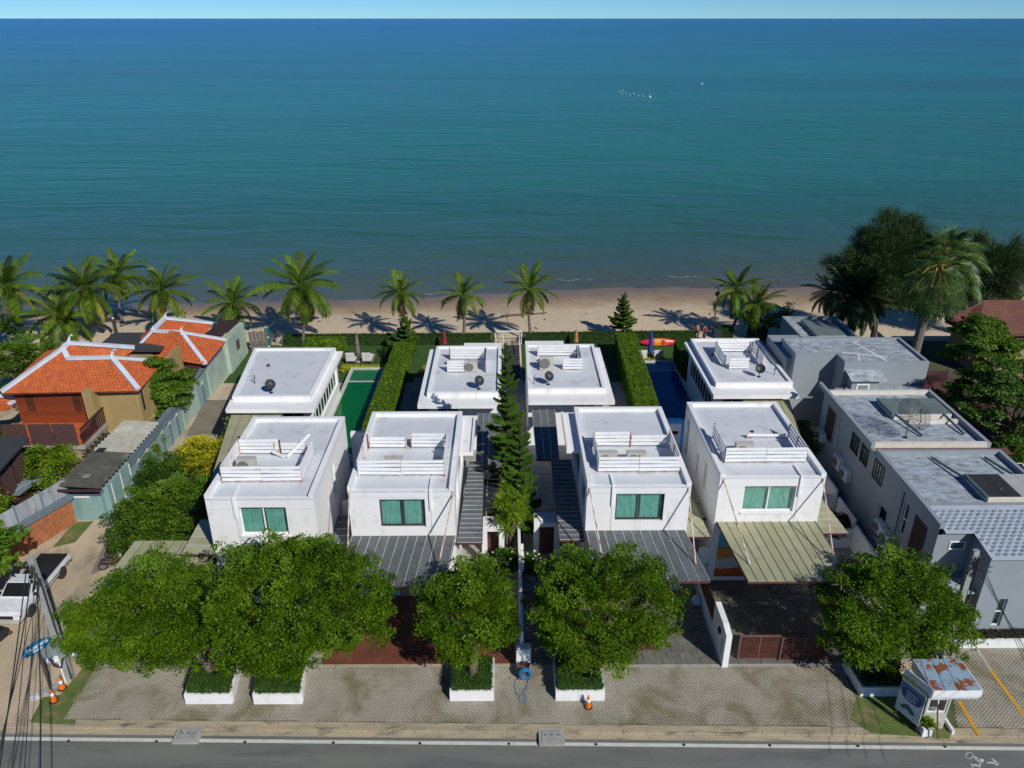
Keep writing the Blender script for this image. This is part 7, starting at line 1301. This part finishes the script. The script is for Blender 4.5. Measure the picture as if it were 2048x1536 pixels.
# two people by the board
def person(label, p, rz, shirt, trousers, h=1.68):
    t = thing('person', label, 'person', p, rz); k = h / 1.75
    J = [(0, 0, .95), (0, 0, 1.2), (0, .01, 1.43), (0, .02, 1.53), (0, .01, 1.66), (.19, 0, 1.40), (.25, -.05, 1.12), (.22, -.24, .95), (-.19, 0, 1.40), (-.26, -.02, 1.12), (-.24, -.12, .86), (.10, 0, .90), (.11, -.03, .50), (.11, .05, .08), (.12, -.10, .03), (-.10, 0, .90), (-.12, .03, .50), (-.12, .08, .08), (-.13, -.07, .03)]
    E = [(0, 1), (1, 2), (2, 3), (3, 4), (2, 5), (5, 6), (6, 7), (2, 8), (8, 9), (9, 10), (0, 11), (11, 12), (12, 13), (13, 14), (0, 15), (15, 16), (16, 17), (17, 18)]; Rr = [.15, .14, .15, .055, .095, .06, .045, .035, .06, .045, .035, .09, .06, .045, .04, .09, .06, .045, .04]
    me = bpy.data.meshes.new('body'); me.from_pydata([(x * k, y * k, z * k) for x, y, z in J], E, []); o = link('body', me, t); sk = o.modifiers.new('s', 'SKIN'); sv = me.skin_vertices[0].data
    for i, r_ in enumerate(Rr): sv[i].radius = (r_ * k, r_ * k * .85)
    sv[0].use_root = True; o.modifiers.new('d', 'SUBSURF').levels = 1; me.materials.append(MT['skin'])
    lpart('shirt', M().lathe([(.17 * k, .9 * k), (.18 * k, 1.1 * k), (.21 * k, 1.35 * k), (.13 * k, 1.46 * k)], 12), shirt, t, smooth=True)
    for s in (-1, 1): lpart('trouser_leg', M().tube([(s * .10 * k, 0, .95 * k), (s * .115 * k, 0, .5 * k), (s * .12 * k, .05 * k, .15 * k)], [.12 * k, .085 * k, .065 * k], 10), trousers, t, smooth=True)
    lpart('hair', M().lathe([(.11 * k, 1.64 * k), (.125 * k, 1.70 * k), (.09 * k, 1.78 * k), (.02, 1.80 * k)], 12, (0, .025, 0)), 'black', t, smooth=True); return t
MT['skin'] = pm('skin', (.35, .19, .12), rough=.6); MT['navy'] = pm('dark_trousers', (.03, .035, .06), rough=.9)
person('person in a dark red top standing at the beach edge beside the board', (18.9, 69.3, 0), .5, 'crimson', 'navy'); person('person in a pale pink top beside the one in dark red', (18.3, 69.8, 0), -.4, 'tan', 'navy', 1.6)
# white table and dark seats on the right lawn
o = thing('lawn_table', 'white plastic table with clothes on it on the lawn beside the grey house', 'table', (21.6, 63.0, 0)); part('tabletop', M().box(21.1, 22.2, 62.6, 63.4, .7, .75), 'whiteplastic', o)
for dx in (21.15, 22.1):
    for dy in (62.65, 63.3): pc('leg', 'whiteplastic', o, dx, dx + .05, dy, dy + .05, 0, .7)
part('draped_cloth', M().box(21.7, 22.1, 62.7, 63.3, .755, .9), 'crimson', o); o = thing('paddling_pool', 'blue paddling pool on the lawn beside the right pavilion', 'paddling pool', (21.4, 60.3, 0)); part('pool_wall', M().lathe([(.9, 0), (1.0, .3), (.9, .35)], 20, (21.4, 60.3, 0)), 'bluepaint', o)
# floats far out
for k, (x, y) in enumerate([(1240, 183), (1244, 187), (1252, 186), (1260, 189), (1268, 188), (1277, 191), (1286, 192), (1300, 194), (1404, 168), (1246, 181)]):
    q = G(x, y, -.8); sz = .22 if (x, y) not in ((1300, 194), (1404, 168)) else .5; solo('net_float', M().lathe([(.1 * sz, -.5 * sz), (sz * .9, -.1 * sz), (sz, .3 * sz), (sz * .4, sz)], 8), 'whiteplastic', 'tiny white float of the net line far out on the sea', 'float', 'fishing net floats on the sea', loc=q)
